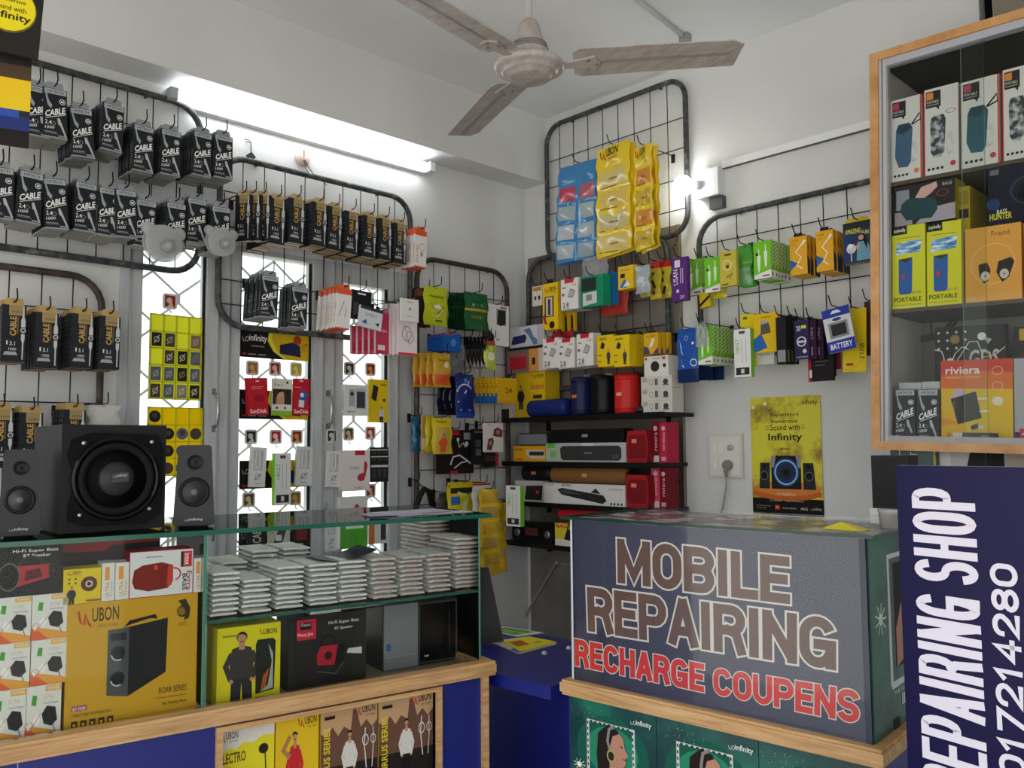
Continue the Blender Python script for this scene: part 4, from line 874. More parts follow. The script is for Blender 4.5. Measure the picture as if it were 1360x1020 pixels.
item(W1, (629, 642, 653, 686), -.22, pu([(0, 0, 1, 1, '#c9c7c2/g'), (0, .93, 1, 1, '#b8322c/g')], [LN([(.2, .3), (.5, .5), (.8, .3)], .06, '#8c8a86'), LN([(.3, .7), (.5, .45), (.7, .7)], .05, '#9c9a96')], seed=51, cr=.3), 'earphone_pouch', 'white foil pouch in front of the yellow sheets', 'pouch', hook=G3)
def sachets(w, h, base, rows, colr='#b9bdc4', seed=1, logo=True, ncol=1, side=None, text='#4a3418'):
    """a long hanging strip of sachets, bulging row by row"""
    rs = np.random.RandomState(seed); m = MB(); nx, nz = 10 * ncol, rows * 8
    ph = rs.rand(5) * 6
    def dep(u, v): return .008 * abs(math.sin(PI * v * rows)) ** .7 * (abs(math.sin(PI * u * ncol)) ** .5) + .006 * math.sin(5*u + 3*v + ph[0]) + .003 * math.sin(17*v + 9*u + ph[1])
    def ed(v): return .004 * math.sin(v * rows * 2 * PI + ph[2])
    for side_ in (0, 1):
        vs = [(-w/2 + w*i/nx + (ed(j/nz) if i in (0, nx) else 0), (-dep(i/nx, j/nz) if not side_ else .004 + .003*math.sin(i)) , h*j/nz + (.02 * (i/nx - .5) if j == 0 else 0)) for j in range(nz+1) for i in range(nx+1)]
        o = len(m.v); m.v += vs
        for j in range(nz):
            for i in range(nx):
                u, v = ((i+.5)/nx * ncol) % 1, ((j+.5)/nz * rows) % 1; row = int((j+.5)/nz*rows)
                c = base
                if .09 < u < .91 and .12 < v < .84 and row < rows - (1 if logo else 0) + (0 if logo else 1): c = colr if isinstance(colr, str) else colr[(row*ncol + int((i+.5)/nx*ncol)) % len(colr)]
                q = (j*(nx+1)+i, j*(nx+1)+i+1, (j+1)*(nx+1)+i+1, (j+1)*(nx+1)+i)
                if side_: q = q[::-1]; c = base
                m.f.append(tuple(o + t for t in q)); m.m.append(m.mi(c)); m.sm.append(True)
    ops = []
    if text:
        for r in range(rows - (1 if logo else 0)):
            ops += [R(.1, (r + .1)/rows, .6, (r + .13)/rows, text), T('UBON', .38, (r + .42)/rows, .62, (r + .52)/rows, text)]
        if logo: ops += [ubon_logo(.1, (rows-1+.35)/rows, .7, (rows-1+.9)/rows, '#2c2210')]
    m.draw(ops, lambda u, v, e: (-w/2 + u*w, -dep(u, v) - e - .0012, v*h), w, h)
    return m
YF = '#e0b81e/g'
item(W1, (652, 668, 672, 762), -.20, lambda w, h: sachets(w, h, YF, 5, ['#d8b02a/g', '#cfae4a/g'], 3, False, 1, text=None), 'sachet_sheet', 'long yellow foil sachet strip hanging lowest in the corner, back strip', 'sachet sheet', n=1)
item(W1, (637, 650, 662, 752), -.24, lambda w, h: sachets(w, h, YF, 5, ['#c9a432/g', '#b3934a/g'], 5, False, 1, text=None), 'sachet_sheet', 'long yellow foil sachet strip hanging in front, seen beside counter end', 'sachet sheet', hook=G3)
item(W2, (672, 645, 691, 699), -.40, ubilu, 'cable_box', 'lime edged white cable box hanging by the corner shelves', 'cable box', tilt=0)
# ================================================================ sachet sheets on the upper corner grille
BL = ['#a9b7bd/g', '#98a9b2/g', '#b4bcc0/g', '#a9b4b8/g', '#9cabb2/g', '#a9b5b8/g', '#b8485a/g', '#b0606e/g', '#b4c0c4/g', '#98a6aa/g']
item(W2, (738, 218, 790, 346), -.19, lambda w, h: sachets(w, h, '#3f82b8/g', 5, BL, 7, True, 2, text=None), 'sachet_sheet', 'blue sheet of clear foil sachets on upper corner grille', 'sachet sheet', hook=G4, tilt=3, yaw=0, n=2, sp=.03, where='blue foil sachet sheet on upper corner grille')
item(W2, (782, 213, 796, 340), -.11, lambda w, h: pbox(w, h, .004, '#14161c/s'), 'backing_card', 'black backing card between blue and yellow sachet sheets', 'card')
for i, (a, c, b_, d, y) in enumerate([(793, 192, 838, 337, -.235), (843, 193, 868, 330, -.250)]):
    item(W2, (a, c, b_, d), y, lambda w, h: sachets(w, h, '#e6c832/g', 5, ['#d4c078/g', '#c8bb8a/g', '#d8bd62/g'] if i == 0 else ['#c8a83a/g', '#d08a3a/g'], 11 + i, True, 1, text='#4a3418'), 'sachet_sheet', ['wide yellow sachet sheet with printed brand on upper corner grille', 'narrow yellow sachet sheet with orange sachets beside the bulb'][i], 'sachet sheet', hook=G4, n=2, sp=.036, where=['wide yellow sachet sheet on upper corner grille', 'narrow yellow sachet sheet beside the bulb'][i])

# ================================================================ corner grille G5, top row
item(W2, (707, 380, 720, 406), -.12, lambda w, h: pbox(w, h, .01, '#e1dcd2', F=[R(.1, .75, .9, .95, '#c98a3a'), R(.2, .3, .4, .5, '#4c3a2c'), R(.6, .3, .8, .5, '#4c3a2c')]), 'accessory_packet', 'tiny white packet at top left of shelf grille', 'packet', hook=G5)
for i in range(3):
    item(W2, (756 - i*9, 400 + i*2, 763 - i*8, 440), -.10 - .02*i, lambda w, h: pbox(w, h, .016, '#e0b818', F=[P([(.2, 0), (.8, 0), (.7, .5), (.3, .6)], '#26221c')]), 'headphone_box', 'yellow box edge behind the handset box, ' + ordw(i) + ' from right', 'box', 'yellow boxes behind the handset box')
item(W2, (721, 376, 741, 438), -.20, lambda w, h: pbox(w, h, .03, '#e4bd18', F=[R(.2, .62, .8, .95 - .1, '#2a2524') if False else R(.12, .28, .72, .72, '#2c2422'), R(.2, .3, .64, .7, '#c9b9ae'), R(.35, .32, .5, .66, '#3a3230'), C(.6, .1, .18, '#241f1c'), P([(0, .3), (.12, .35), (.3, .1), (.1, .15)], '#8f2d24'), ubon_logo(.15, .78, .9, .92, '#2c2210')]),
     'headphone_box', 'tall yellow box with black handset picture, shelf grille', 'box', hook=G5, tab=(.4, .018, '#26221c'))
def chg28(w, h):
    return pbox(w, h, .03, '#e4e1de', F=[P([(.22, .86), (.72, .86), (.78, 1), (.22, 1)], '#c8283a'), R(.06, .46, .2, .54, '#9a4a44'), P([(.38, .42), (.66, .36), (.84, .58), (.56, .68)], '#6b6866'), P([(.42, .44), (.64, .39), (.79, .575), (.57, .645)], '#b9b4b0'), T('2.8', .1, .08, .45, .24, '#2c2a2a'), T('1.6', .68, .74, .88, .84, '#c8283a'), R(.1, .03, .5, .05, '#777'), R(.1, .7, .3, .74, '#6a6664')])
item(W2, (745, 370, 768, 411), -.21, chg28, 'charger_box', 'white charger box with red tag, top row beside green clear box', 'charger box', n=3, sp=.032, where='white red-tag charger box, top row of shelf grille', hook=G5)
m = lambda w, h: pbox(w, h, .05, '#1f8a68/g', F=[R(.05, .52, .7, .94, '#24332e'), P([(.1, .05), (.72, .1), (.72, .48), (.1, .46)], '#c9d0cc'), R(.25, .2, .5, .4, '#7d8683')], right='#1c9470/g')
item(W2, (771, 366, 801, 407), -.23, m, 'charger_box', 'green boxed charger in a clear bag on the shelf grille', 'charger box', hook=G5)
item(W2, (772, 340, 806, 366), -.225, lambda w, h: pouch(w, h, .015, [(0, 0, 1, 1, 'clear')], (), 60, .4, False), 'clear_bag_top', 'empty crinkled clear bag top above green charger box', 'bag')
item(W2, (803, 361, 812, 404), -.16, lambda w, h: pbox(w, h, .05, '#2474b0/g'), 'charger_box', 'blue boxed charger behind the green one', 'charger box')
item(W2, (797, 360, 831, 418), -.08, pu([(0, 0, 1, 1, '#b83c38/s')], seed=61, d=.03), 'accessory_pouch', 'translucent red pouch behind green and blue chargers', 'pouch')
item(W2, (821, 353, 841, 384), -.23, lambda w, h: pbox(w, h, .014, '#e2bb1c', F=[T('Mobile', .15, .78, .8, .88, '#2c3c70', 0, 0), R(.15, .5, .45, .68, '#2c2a30'), P([(.1, .1), (.4, .45), (.7, .2), (.5, .05)], '#3a6ab8'), P([(.3, .1), (.8, .15), (.6, .35)], '#e8e8e8')]), 'accessory_box', 'small yellow box with blue phone picture in clear bag', 'box', hook=G5, n=3, sp=.016, where='small yellow phone box on shelf grille')
for i, (a, c, b_, d, y, rg, lb) in enumerate([(873, 345, 889, 396, -.13, [(0, 0, 1, 1, '#c9b428/g'), (0, .8, 1, 1, '#b8282c/s')], 'yellow and red pouch, rightmost of bunched pouches'), (860, 347, 876, 397, -.16, [(0, 0, 1, 1, '#c6b22c/g'), (0, .82, 1, 1, '#b8282c/s')], 'yellow and red pouch in the middle of bunched pouches'), (848, 352, 862, 394, -.19, [(0, 0, 1, 1, '#a8a24a/g')], 'olive clear pouch left of the red topped ones')]):
    item(W2, (a, c, b_, d), y, pu(rg, [LN([(.5, .7), (.4, .5), (.6, .3), (.45, .12)], .2, '#26221e')], seed=70+i), 'cable_pouch', lb, 'pouch', hook=G5)
item(W2, (842, 352, 861, 389), -.235, pu([(0, 0, 1, 1, '#a7acb4/g')], [C(.5, .4, .3, '#c9ced8')], seed=75, cr=.35), 'cable_pouch', 'crinkled silver clear pouch at front of bunched pouches', 'pouch', hook=G5)
item(W2, (892, 342, 913, 400), -.20, lambda w, h: pbox(w, h, .018, '#5a2c78', F=[R(.2, .78, .55, .95, '#e0d8e8'), T('USAN', .1, .38, .4, .74, '#e6dcf0', 90), R(.55, .4, .6, .75, '#cbb8d8'), R(.68, .4, .73, .75, '#cbb8d8'), R(.3, .2, .45, .27, '#e0d8e8'), T('20', .5, .05, .8, .13, '#cbb8d8')]), 'cable_box', 'purple upright cable box between the two wall grilles', 'cable box', hook=G5)
# second row
item(W2, (723, 438, 758, 452), -.12, pu([(0, 0, 1, 1, '#a82c3c/s')], seed=80, d=.03, cr=.3), 'accessory_pouch', 'dark red bunched packets above white charger boxes', 'packet')
for i, (a, c, b_, d) in enumerate([(721, 449, 742, 489), (742, 449, 763, 489), (766, 443, 788, 486)]):
    item(W2, (a, c, b_, d), -.21, chg28, 'charger_box', f'white charger box with red tag, {ordw(i)} in second row', 'charger box', 'white red tag charger boxes', n=3, sp=.032, where=f'white charger box behind {ordw(i)} red-tag box of second row', hook=G5)
def ubch(w, h):
    return pbox(w, h, .028, '#e6c41a', F=[P([(0, 0), (.06, 0), (.06, .08), (0, .08)], '#5a4a14'), P([(.2, .6), (.42, .56), (.5, .72), (.3, .8)], '#2a2624'), man(.72, .06, .5, '#4a4048', k=.9), T('UBON', .15, .84, .6, .92, '#2c2210'), R(.08, .35, .3, .38, '#6a5a14'), R(.08, .15, .28, .18, '#6a5a14')], Rr=[C(.5, .75, .08, '#8a7414'), C(.5, .55, .08, '#8a7414'), C(.5, .35, .08, '#8a7414')])
for i, (a, c, b_, d, y) in enumerate([(793, 445, 814, 487, -.23), (814, 445, 836, 487, -.23), (840, 444, 847, 484, -.17), (848, 446, 856, 484, -.12)]):
    item(W2, (a, c, b_, d), y, ubch, 'charger_box', f'yellow charger box with printed man, {ordw(i)} from left in second row', 'charger box', 'yellow charger boxes with printed men', n=3 if i < 2 else 2, sp=.03, where=f'yellow charger box behind {ordw(i)} front one of second row', hook=G5 if i < 2 else None, tab=(.5, .016, '#26221c'))
for i in range(3):
    item(W2, (855 + i*9, 442, 874 + i*6 if i == 0 else 872 + i*8, 470), -.22 + .03*i, lambda w, h: pbox(w, h, .02, '#d9a81e', F=[T('mobile', .2, .8, .8, .9, '#5a3a14', 0, 0), P([(.35, .3), (.6, .35), (.75, .7), (.6, .75)], '#e6e0d0'), P([(0, 0), (.45, 0), (.3, .3), (0, .4)], '#4a4070'), P([(.6, 0), (1, 0), (1, .3)], '#4a3c68')]), 'accessory_box', f'small amber box with white cable picture, {ordw(i)} from left', 'box', 'small amber cable boxes', hook=G5 if i < 2 else None)

# ================================================================ corner shelves
SH = [('top', 1.482, -2.93, -1.995), ('second', 1.279, -2.93, -2.03), ('third', 1.096, -2.93, -2.03), ('lowest', .912, -2.93, -2.03)]
for nm, z, x0, x1 in SH:
    m = MB(); m.box(x0, -.215, z - .016, x1, -.012, z, '#1b1a1b/s'); m.box(x0, -.218, z - .02, x1, -.215, z + .002, '#141414/s')
    for xx in (x0 + .12, x1 - .12): m.prism([(xx, z - .016), (xx + .006, z - .016), (xx + .006, z - .06), (xx, z - .06)], -.04, -.012, '#2a2a2a/m')
    o = ob('wall_shelf', m, None, W2.w(0, 0, 0)); props(o, f'{nm} black speaker shelf in the room corner', 'shelf')
ZS = [z for _, z, _, _ in SH]
bx_ = lambda *a, **k: (lambda w, h: pbox(w, h, *a, **k))
# goods on the top shelf
item(W2, (666, 508, 676, 552), -.18, bx_(.09, '#c9c4c0', F=[R(0, 0, 1, .3, '#2a2526'), R(0, .45, 1, .7, '#e0dcd8'), R(0, .8, 1, 1, '#3a2c2c')]), 'speaker_box', 'dark and white box edge at left end of top shelf', 'box', zb=ZS[0])
o1 = item(W2, (685, 493, 724, 554), -.142, bx_(.10, '#e2bc1c', F=[R(0, 0, .5, 1, '#e4be1e'), man(.18, .18, .55, '#2c2a2c', k=.8), R(.0, 0, .35, .2, '#d8b418'), T('Sound', .52, .62, .95, .76, '#c05a34'), P([(.6, .42), (.9, .42), (.9, .5), (.6, .5)], '#3b3026'), ubon_logo(.6, .85, .95, .95, '#4a3a14')]), 'speaker_box', 'yellow speaker box with suited man, on top shelf', 'speaker box', zb=ZS[0])
zt = o1[0].location.z + o1[0].dimensions.z if False else None
BZ = ZS[0] + W2.rect(685, 493, 724, 554, -.15)[3]
t1 = item(W2, (674, 467, 726, 497), -.17, bx_(.10, '#d3c8c4', F=[R(.0, .02, .56, .98, '#a2c4b8') if False else R(0, 0, .56, 1, '#7a6a68'), R(.06, .15, .5, .7, '#b8262e'), T('SOUND', .05, .78, .5, .92, '#c83a3a'), R(.56, 0, .8, 1, '#d89a4a'), R(.64, .3, .72, .6, '#2c2a30')]), 'speaker_box', 'red speaker picture box stacked on the yellow box', 'speaker box', zb=BZ + .0005)
BZ2 = BZ + W2.rect(674, 467, 726, 497, -.17)[3]
item(W2, (677, 436, 723, 467), -.17, bx_(.10, '#cfcdd6', F=[R(0, .0, 1, .12, '#242428'), P([(.05, .3), (.1, .25), (.45, .3), (.5, .5), (.45, .65), (.1, .6)], '#2c3466'), P([(.4, .85), (.6, .9), (.7, .5), (.95, .2), (.7, .15), (.55, .6)], '#5f7fa0'), R(.8, .12, 1, 1, '#b9b4c0')]), 'speaker_box', 'pale box with blue speaker picture, topmost on the corner stack', 'speaker box', zb=BZ2 + .001)
def cyl_h(w, h, c, ends=None, badge=None, d=None):
    m = MB(); r = h/2; n = [(r*.72, 0), (r*.9, .006), (r, .016), (r, w - .016), (r*.9, w - .006), (r*.72, w)]
    m.lathe([(q, p - w/2) for q, p in n], c, (0, r, r), 'x', 28)
    for sx in (-1, 1): m.lathe([(0, 0), (r*.7, .001)] if False else [(r*.7, 0), (r*.6, .004*sx), (0, .005*sx)], ends or '#151516/s', (sx*w/2, r, r), 'x', 24)
    if badge: m.box(-.014, -.002, r - .007, .014, .004, r + .007, badge)
    return m
def upright(w, h, c, badge='#e07a3a', cap='#151516/s'):
    m = MB(); r = w/2
    m.lathe([(r*.85, 0), (r*.98, .008), (r, .02), (r, h - .02), (r*.98, h - .008), (r*.8, h)], c, (0, r, 0), 'z', 28); m.lathe([(r*.78, h), (r*.7, h - .004), (0, h - .004)], cap, (0, r, 0), 'z', 24)
    for z in (.02, h - .024): m.lathe([(r*1.01, z), (r*1.01, z + .004)], cap, (0, r, 0), 'z', 28)
    if badge: m.box(-r*.25, -.003, h*.5 - .008, r*.25, .003, h*.5 + .006, badge)
    return m
item(W2, (697, 528, 748, 552), -.215, lambda w, h: cyl_h(w, h, '#1c2a6c/s', '#16205a/s'), 'bluetooth_speaker', 'dark blue speaker lying on its side on top shelf', 'speaker', zb=ZS[0])
item(W2, (752, 500, 774, 552), -.19, lambda w, h: upright(w, h, '#1b2450/s'), 'bluetooth_speaker', 'dark blue upright speaker with orange badge on top shelf', 'speaker', zb=ZS[0])
item(W2, (776, 496, 804, 552), -.085, bx_(.06, '#c9c6c4', F=[R(.1, .0, .3, 1, '#8a8886'), R(.3, .85, 1, 1, '#3a3230')]), 'speaker_box', 'white box behind the black upright speaker', 'speaker box', zb=ZS[0])
item(W2, (779, 499, 804, 552), -.20, lambda w, h: upright(w, h, '#141416/s', None), 'bluetooth_speaker', 'black upright cylinder speaker on top shelf', 'speaker', zb=ZS[0])
item(W2, (806, 495, 842, 551), -.085, bx_(.06, '#a82a28', F=[R(.0, .0, .2, 1, '#c9c4c0'), T('BEATS', .8, .35, .95, .8, '#e8d0cc', 90)]), 'speaker_box', 'red box behind the red upright speaker', 'speaker box', zb=ZS[0])
item(W2, (809, 498, 836, 551), -.20, lambda w, h: upright(w, h, '#d02a2a/s', '#e8a090', '#a82424/s'), 'bluetooth_speaker', 'bright red upright cylinder speaker on top shelf', 'speaker', zb=ZS[0])
m = MB(); m.lathe([(0, 0), (.016, .0), (.02, .008), (.021, .018), (.016, .029), (.008, .033), (0, .034)], '#141416/g', n=24); m.draw([C(.5, .5, .3, '#3a3a3e')], lambda u, v, e: (-.012 + .024*u, -.0208 - e, .006 + .02*v), .024, .02)
x, z = W2.hit(850, 550, -.20); o = ob('bluetooth_speaker', m, None, W2.w(x, -.19, ZS[0])); props(o, 'tiny round black speaker beside small white boxes', 'speaker')
zz = ZS[0]
hh = W2.rect(852, 533, 893, 549, -.2)[3]
for i in range(3):
    item(W2, (852, 533, 893, 549), -.20, bx_(.08, '#cfccc6', F=[R(.05, .55, .2, .9, '#a9a5a0'), RG(.33, .5, .07, .015, '#8a8682', 1), R(.45, .25, .55, .8, '#6a6664'), R(.58, 0, .6, 1, '#b4b0aa'), C(.8, .5, .08, '#4a4442'), R(.7, .2, .9, .3, '#6a6462')]), 'earbud_box', 'small white earbud box at shelf end, ' + ['bottom', 'middle', 'top'][i] + ' of three', 'earbud box', 'small white earbud boxes', zb=zz + i*(hh + .0006))
item(W2, (856, 491, 888, 518), -.19, bx_(.07, '#e0ddd8', F=[C(.45, .48, .18, '#3a2f2c'), C(.84, .5, .07, '#3a2f2c'), C(.08, .88, .05, '#c23a3a'), R(.35, .85, .65, .88, '#8a8682'), R(.75, .8, .88, .93, '#c23a3a')]), 'earbud_box', 'white box with round earbud case picture, above three small boxes', 'earbud box', zb=zz + 3*(hh + .0006) + .0005)
# second shelf
def soundbar(w, h, c='#161617/s', badge='#8f9092'):
    m = MB(); r = h/2
    pts = [(-w/2 + .012, 0), (w/2 - .012, 0), (w/2, .012), (w/2, h - .014), (w/2 - .014, h), (-w/2 + .014, h), (-w/2, h - .014), (-w/2, .012)]
    m.prism(pts, 0, .07, c); m.box(-w/2 + .02, -.001, .012, w/2 - .02, 0, h - .012, '#0f0f10/r')
    if badge: m.box(-.016, -.003, h*.5 - .006, .016, 0, h*.5 + .007, badge)
    return m
BH = W2.rect(725, 583, 831, 609, -.2)[3]
item(W2, (725, 583, 831, 609), -.205, bx_(.10, '#b9bbba', F=[R(.0, .0, .2, 1, '#a9b8a4'), R(.02, .75, .12, 1, '#5ab04a'), R(.06, .25, .14, .6, '#7fb070'), P([(.2, .2), (.23, .1), (.92, .1), (.95, .25), (.95, .7), (.92, .85), (.22, .85), (.19, .7)], '#3a3839'), T('500', .84, .2, .92, .4, '#6a6a6a', 0, 0), R(.5, .45, .6, .5, '#9a9a9a'), R(.47, .85, .62, .97, '#e0e0de')]), 'soundbar_box', 'silver box with green corner and soundbar picture on second shelf', 'soundbar box', zb=ZS[1])
item(W2, (729, 565, 829, 583), -.20, soundbar, 'soundbar', 'black soundbar lying on the silver soundbar box', 'soundbar', zb=ZS[1] + BH + .001)
bh = W2.rect(682, 588, 725, 609, -.2)[3]
item(W2, (682, 588, 724.5, 609), -.20, bx_(.09, '#dca01c', F=[P([(.4, .75), (.95, .75), (1, .2), (.55, .2), (.4, .45)], '#c9bfb0'), R(.5, .4, .95, .65, '#3a302a'), T('BASS', .05, .7, .3, .85, '#6a3a14'), R(.05, .1, .3, .2, '#c05a2a')]), 'speaker_box', 'amber box with speaker picture on second shelf', 'speaker box', zb=ZS[1])
item(W2, (687, 570, 727, 587), -.19, lambda w, h: soundbar(w, h, '#3a3a3c/s', None).draw([R(.03, .1, .97, .9, '#77777a')], lambda u, v, e: (-w/2+u*w, -.0012-e, v*h), w, h), 'bluetooth_speaker', 'grey mesh speaker on top of the amber box', 'speaker', zb=ZS[1] + bh + .001)
def redspk(w, h):
    m = MB(); pts = [(-w*.44, 0), (w*.44, 0), (w*.5, h*.3), (w*.5, h*.7), (w*.44, h), (-w*.44, h), (-w*.5, h*.7), (-w*.5, h*.3)]
    m.prism(pts, 0, .08, '#a81f28/s', '#8c1a22/s')
    m.draw([P([(.12, .14), (.88, .14), (.94, .4), (.94, .6), (.88, .86), (.12, .86), (.06, .6), (.06, .4)], '#7d141c'), R(.25, .62, .48, .74, '#e88a6a')], lambda u, v, e: (-w/2+u*w, -e, v*h), w, h)
    return m
item(W2, (832, 566, 860, 609), -.205, redspk, 'bluetooth_speaker', 'dark red boxy speaker with orange badge on second shelf', 'speaker', zb=ZS[1])
for j, (zz, y0, y1, nm) in enumerate([(ZS[1], 555, 609, 'second'), (ZS[2], 614, 668, 'third')]):
    for i, (a, b_) in enumerate([(865, 876), (876, 886)]):
        item(W2, (a, y0, b_, y1), -.16, bx_(.08, '#7c1626' if (i + j) % 2 == 0 else '#c02a48' if j == 0 else '#d84a68', F=[C(.5, .85, .25, '#e8b8c0'), T('riviera' if i == j else 'wireless', .3, .3, .7, .75, '#efc8cc', 90, 0), R(.1, .02, .9, .18, '#e0d8d4') if i == 0 else R(.2, .05, .8, .15, '#e0a0a8')]), 'earphone_box', f'{"dark red" if (i + j) % 2 == 0 else "pink"} upright box, {["left", "right"][i]} one of pair on {nm} shelf', 'earphone box', zb=zz)
item(W2, (862, 566, 866, 609), -.13, bx_(.05, '#2a1a1c'), 'earphone_box', 'thin black box squeezed beside dark red speaker, second shelf', 'box', zb=ZS[1])
# third shelf
BH = W2.rect(722, 640, 830, 668, -.2)[3]
item(W2, (722, 640, 830, 668), -.21, bx_(.10, '#dedbd8', F=[T('CHAMP', .02, .88, .14, .94, '#555', 0, 0), T('0701', .24, .84, .36, .98, '#3a3836'), P([(.18, .7), (.24, .78), (.75, .5), (.79, .25), (.74, .1), (.24, .45)], '#2a2a2b'), P([(.6, .6), (.66, .82), (.72, .56)], '#2a2a2b'), P([(.2, .68), (.3, .7), (.5, .5), (.26, .5)], '#4a4a4c'), T('Live Sound', .82, .75, .97, .86, '#5a6a8a', 0, 0), C(.84, .12, .012, '#444'), C(.88, .12, .012, '#444'), C(.92, .12, .012, '#444'), C(.96, .12, .012, '#444')]), 'soundbar_box', 'white box with slanted black soundbar picture on third shelf', 'soundbar box', zb=ZS[2])
item(W2, (728, 617, 829, 639), -.20, lambda w, h: cyl_h(w, h, '#8a5f38/s', '#2c2420/s', '#c9a878'), 'soundbar', 'brown tube soundbar lying on the white soundbar box', 'soundbar', zb=ZS[2] + BH + .001)
bh = W2.rect(689, 636, 724, 663, -.2)[3]
item(W2, (684, 636, 721.5, 664), -.20, bx_(.09, '#c2bab6', F=[P([(.35, .1), (.95, .1), (.98, .8), (.4, .75)], '#27282a'), R(.75, .4, .85, .55, '#c8303a'), R(.05, .3, .12, .8, '#8a8280')]), 'speaker_box', 'white box with black speaker picture on third shelf', 'speaker box', zb=ZS[2])
item(W2, (690, 613, 728, 635), -.19, lambda w, h: cyl_h(w, h, '#19191b/s', '#0e0e0f/s', '#c8704a'), 'bluetooth_speaker', 'black speaker with orange badge lying on third shelf box', 'speaker', zb=ZS[2] + bh + .001)
item(W2, (831, 625, 861, 669), -.205, redspk, 'bluetooth_speaker', 'dark red boxy speaker with orange badge on third shelf', 'speaker', zb=ZS[2])
# lowest shelf
item(W2, (680, 690, 735, 716), -.19, lambda w, h: (lambda m: (m.lathe([(h*.3, 0), (h*.3, -.004), (0, -.005)], '#5a2c30/s', (0, 0, h*.5), 'y', 24), m.lathe([(h*.22, 0), (h*.2, .005), (0, .003)], '#8d8d90/m', (-w*.36, 0, h*.45), 'y', 20), m.lathe([(h*.22, 0), (h*.2, .005), (0, .003)], '#8d8d90/m', (w*.36, 0, h*.45), 'y', 20), m.draw([R(.35, .35, .65, .75, '#6a3438')], lambda u, v, e: (-w/2+u*w, -.0062-e, v*h), w, h), m)[-1])(soundbar(w, h, '#1c1a1b/s', None)), 'boombox', 'black boombox with two chrome rings on the lowest shelf', 'speaker', zb=ZS[3])
BH = W2.rect(736, 689, 776, 722, -.2)[3]
item(W2, (737, 689, 778, 719), -.205, bx_(.10, '#e2c83a', F=[R(.0, .0, 1, .3, '#e4e2de'), T('BASS', .04, .8, .5, .97, '#c8303a', 0, .03), P([(.3, .3), (.8, .2), (.95, .5), (.8, .8), (.4, .75)], '#232325'), RG(.6, .75, .2, .04, '#232325', 1, 0, 180), R(.75, .4, .82, .5, '#c8302a')]), 'speaker_box', 'yellow and white speaker box on the lowest shelf', 'speaker box', zb=ZS[3])
item(W2, (739, 671, 800, 689), -.20, lambda w, h: cyl_h(w, h, '#c4202c/s', '#8c1820/s'), 'bluetooth_speaker', 'bright red cylinder speaker lying above the lowest shelf', 'speaker', zb=ZS[3] + BH + .001)
item(W2, (800, 689, 850, 719), -.15, bx_(.10, '#3a3436'), 'speaker_box', 'dark box hidden behind the repairing counter on lowest shelf', 'speaker box', zb=ZS[3])
# ================================================================ right wall grille goods (G6)
LM = '#74c22c'
def limebox(w, h):
    st = []
    for k in range(7): v = .28 + k*.1; st.append(P([(0, v), (1, v + .12), (1, v + .17), (0, v + .05)], '#c9dca8'))
    return pbox(w, h, .02, LM, left=LM, right='#7fae3c', F=[P([(0, 0), (1, 0), (1, .22), (0, .1)], '#e6e6e0'), P([(.2, .62), (.4, .62), (.36, .25), (.28, .15), (.24, .25)], '#e4efdc'), LN([(.3, .62), (.3, .8)], .06, '#e4efdc'), P([(.6, .72), (.8, .72), (.76, .35), (.68, .28), (.64, .35)], '#e4efdc'), LN([(.7, .72), (.7, .9)], .06, '#e4efdc'), R(.12, .62, .28, .7, '#2d4a18'), R(.5, .05, .9, .09, '#8a3a80')],
                Rr=st + [R(0, 0, 1, .2, '#dfe0d8'), R(.3, .06, .7, .14, '#5a5a55')])
for i in range(2):
    item(W2, (912 + i*10, 345 - i*2, 932 + i*6, 392 - i*2), -.10 + .02*i, limebox, 'cable_box', 'lime box with diagonal stripes beside the purple box, ' + ['left', 'right'][i], 'cable box', hook=G6 if i else None)
item(W2, (930, 388, 944, 408), -.12, bx_(.02, '#d8be20', F=[P([(0, .1), (1, .6), (1, .8), (0, .3)], '#26221a')]), 'tape_card', 'yellow black striped card hanging below lime boxes', 'card', tilt=-6)
item(W2, (945, 380, 963, 396), -.14, pu([(0, 0, 1, 1, '#d8c41c/g')], [R(.2, .3, .8, .6, '#3a3620')], seed=90), 'accessory_pouch', 'yellow bag bottom showing below lime boxes', 'pouch')
item(W2, (936, 342, 956, 388), -.21, limebox, 'cable_box', 'lime cable box with white plugs, front of first hook right of purple', 'cable box', hook=G6)
item(W2, (956, 333, 978, 380), -.24, bx_(.018, '#c8b848', F=[R(.3, .86, .7, .92, '#5a5030'), RG(.45, .6, .28, .06, '#e6dca8', 1), R(.4, .5, .55, .6, '#3f3a28'), LN([(.4, .25), (.8, .35), (.6, .2)], .06, '#4a442c'), R(.1, .04, .5, .08, '#6a6030')]), 'earphone_box', 'pale yellow earphone box hanging in front of lime boxes', 'earphone box', hook=G6)
item(W2, (978, 325, 997, 380), -.20, pu([(0, 0, 1, 1, '#4fa03c/g'), (.1, .05, .9, .45, '#7cb083/g')], [LN([(.6, .1), (.85, .35)], .05, '#2c4a3c')], seed=91), 'cable_pouch', 'crinkled green pouch between pale yellow and lime boxes', 'pouch', hook=G6, n=2, sp=.028, where='green pouch on right wall grille')
item(W2, (994, 322, 1002, 378), -.13, bx_(.03, '#1c3a5c/s'), 'cable_box', 'dark blue box edge behind green pouch', 'box')
item(W2, (1001, 320, 1024, 370), -.25, limebox, 'cable_box', 'lime cable box with two white plugs, largest on top row', 'cable box', n=6, sp=.024, where='striped lime box behind large lime box', group='lime cable boxes', hook=G6)
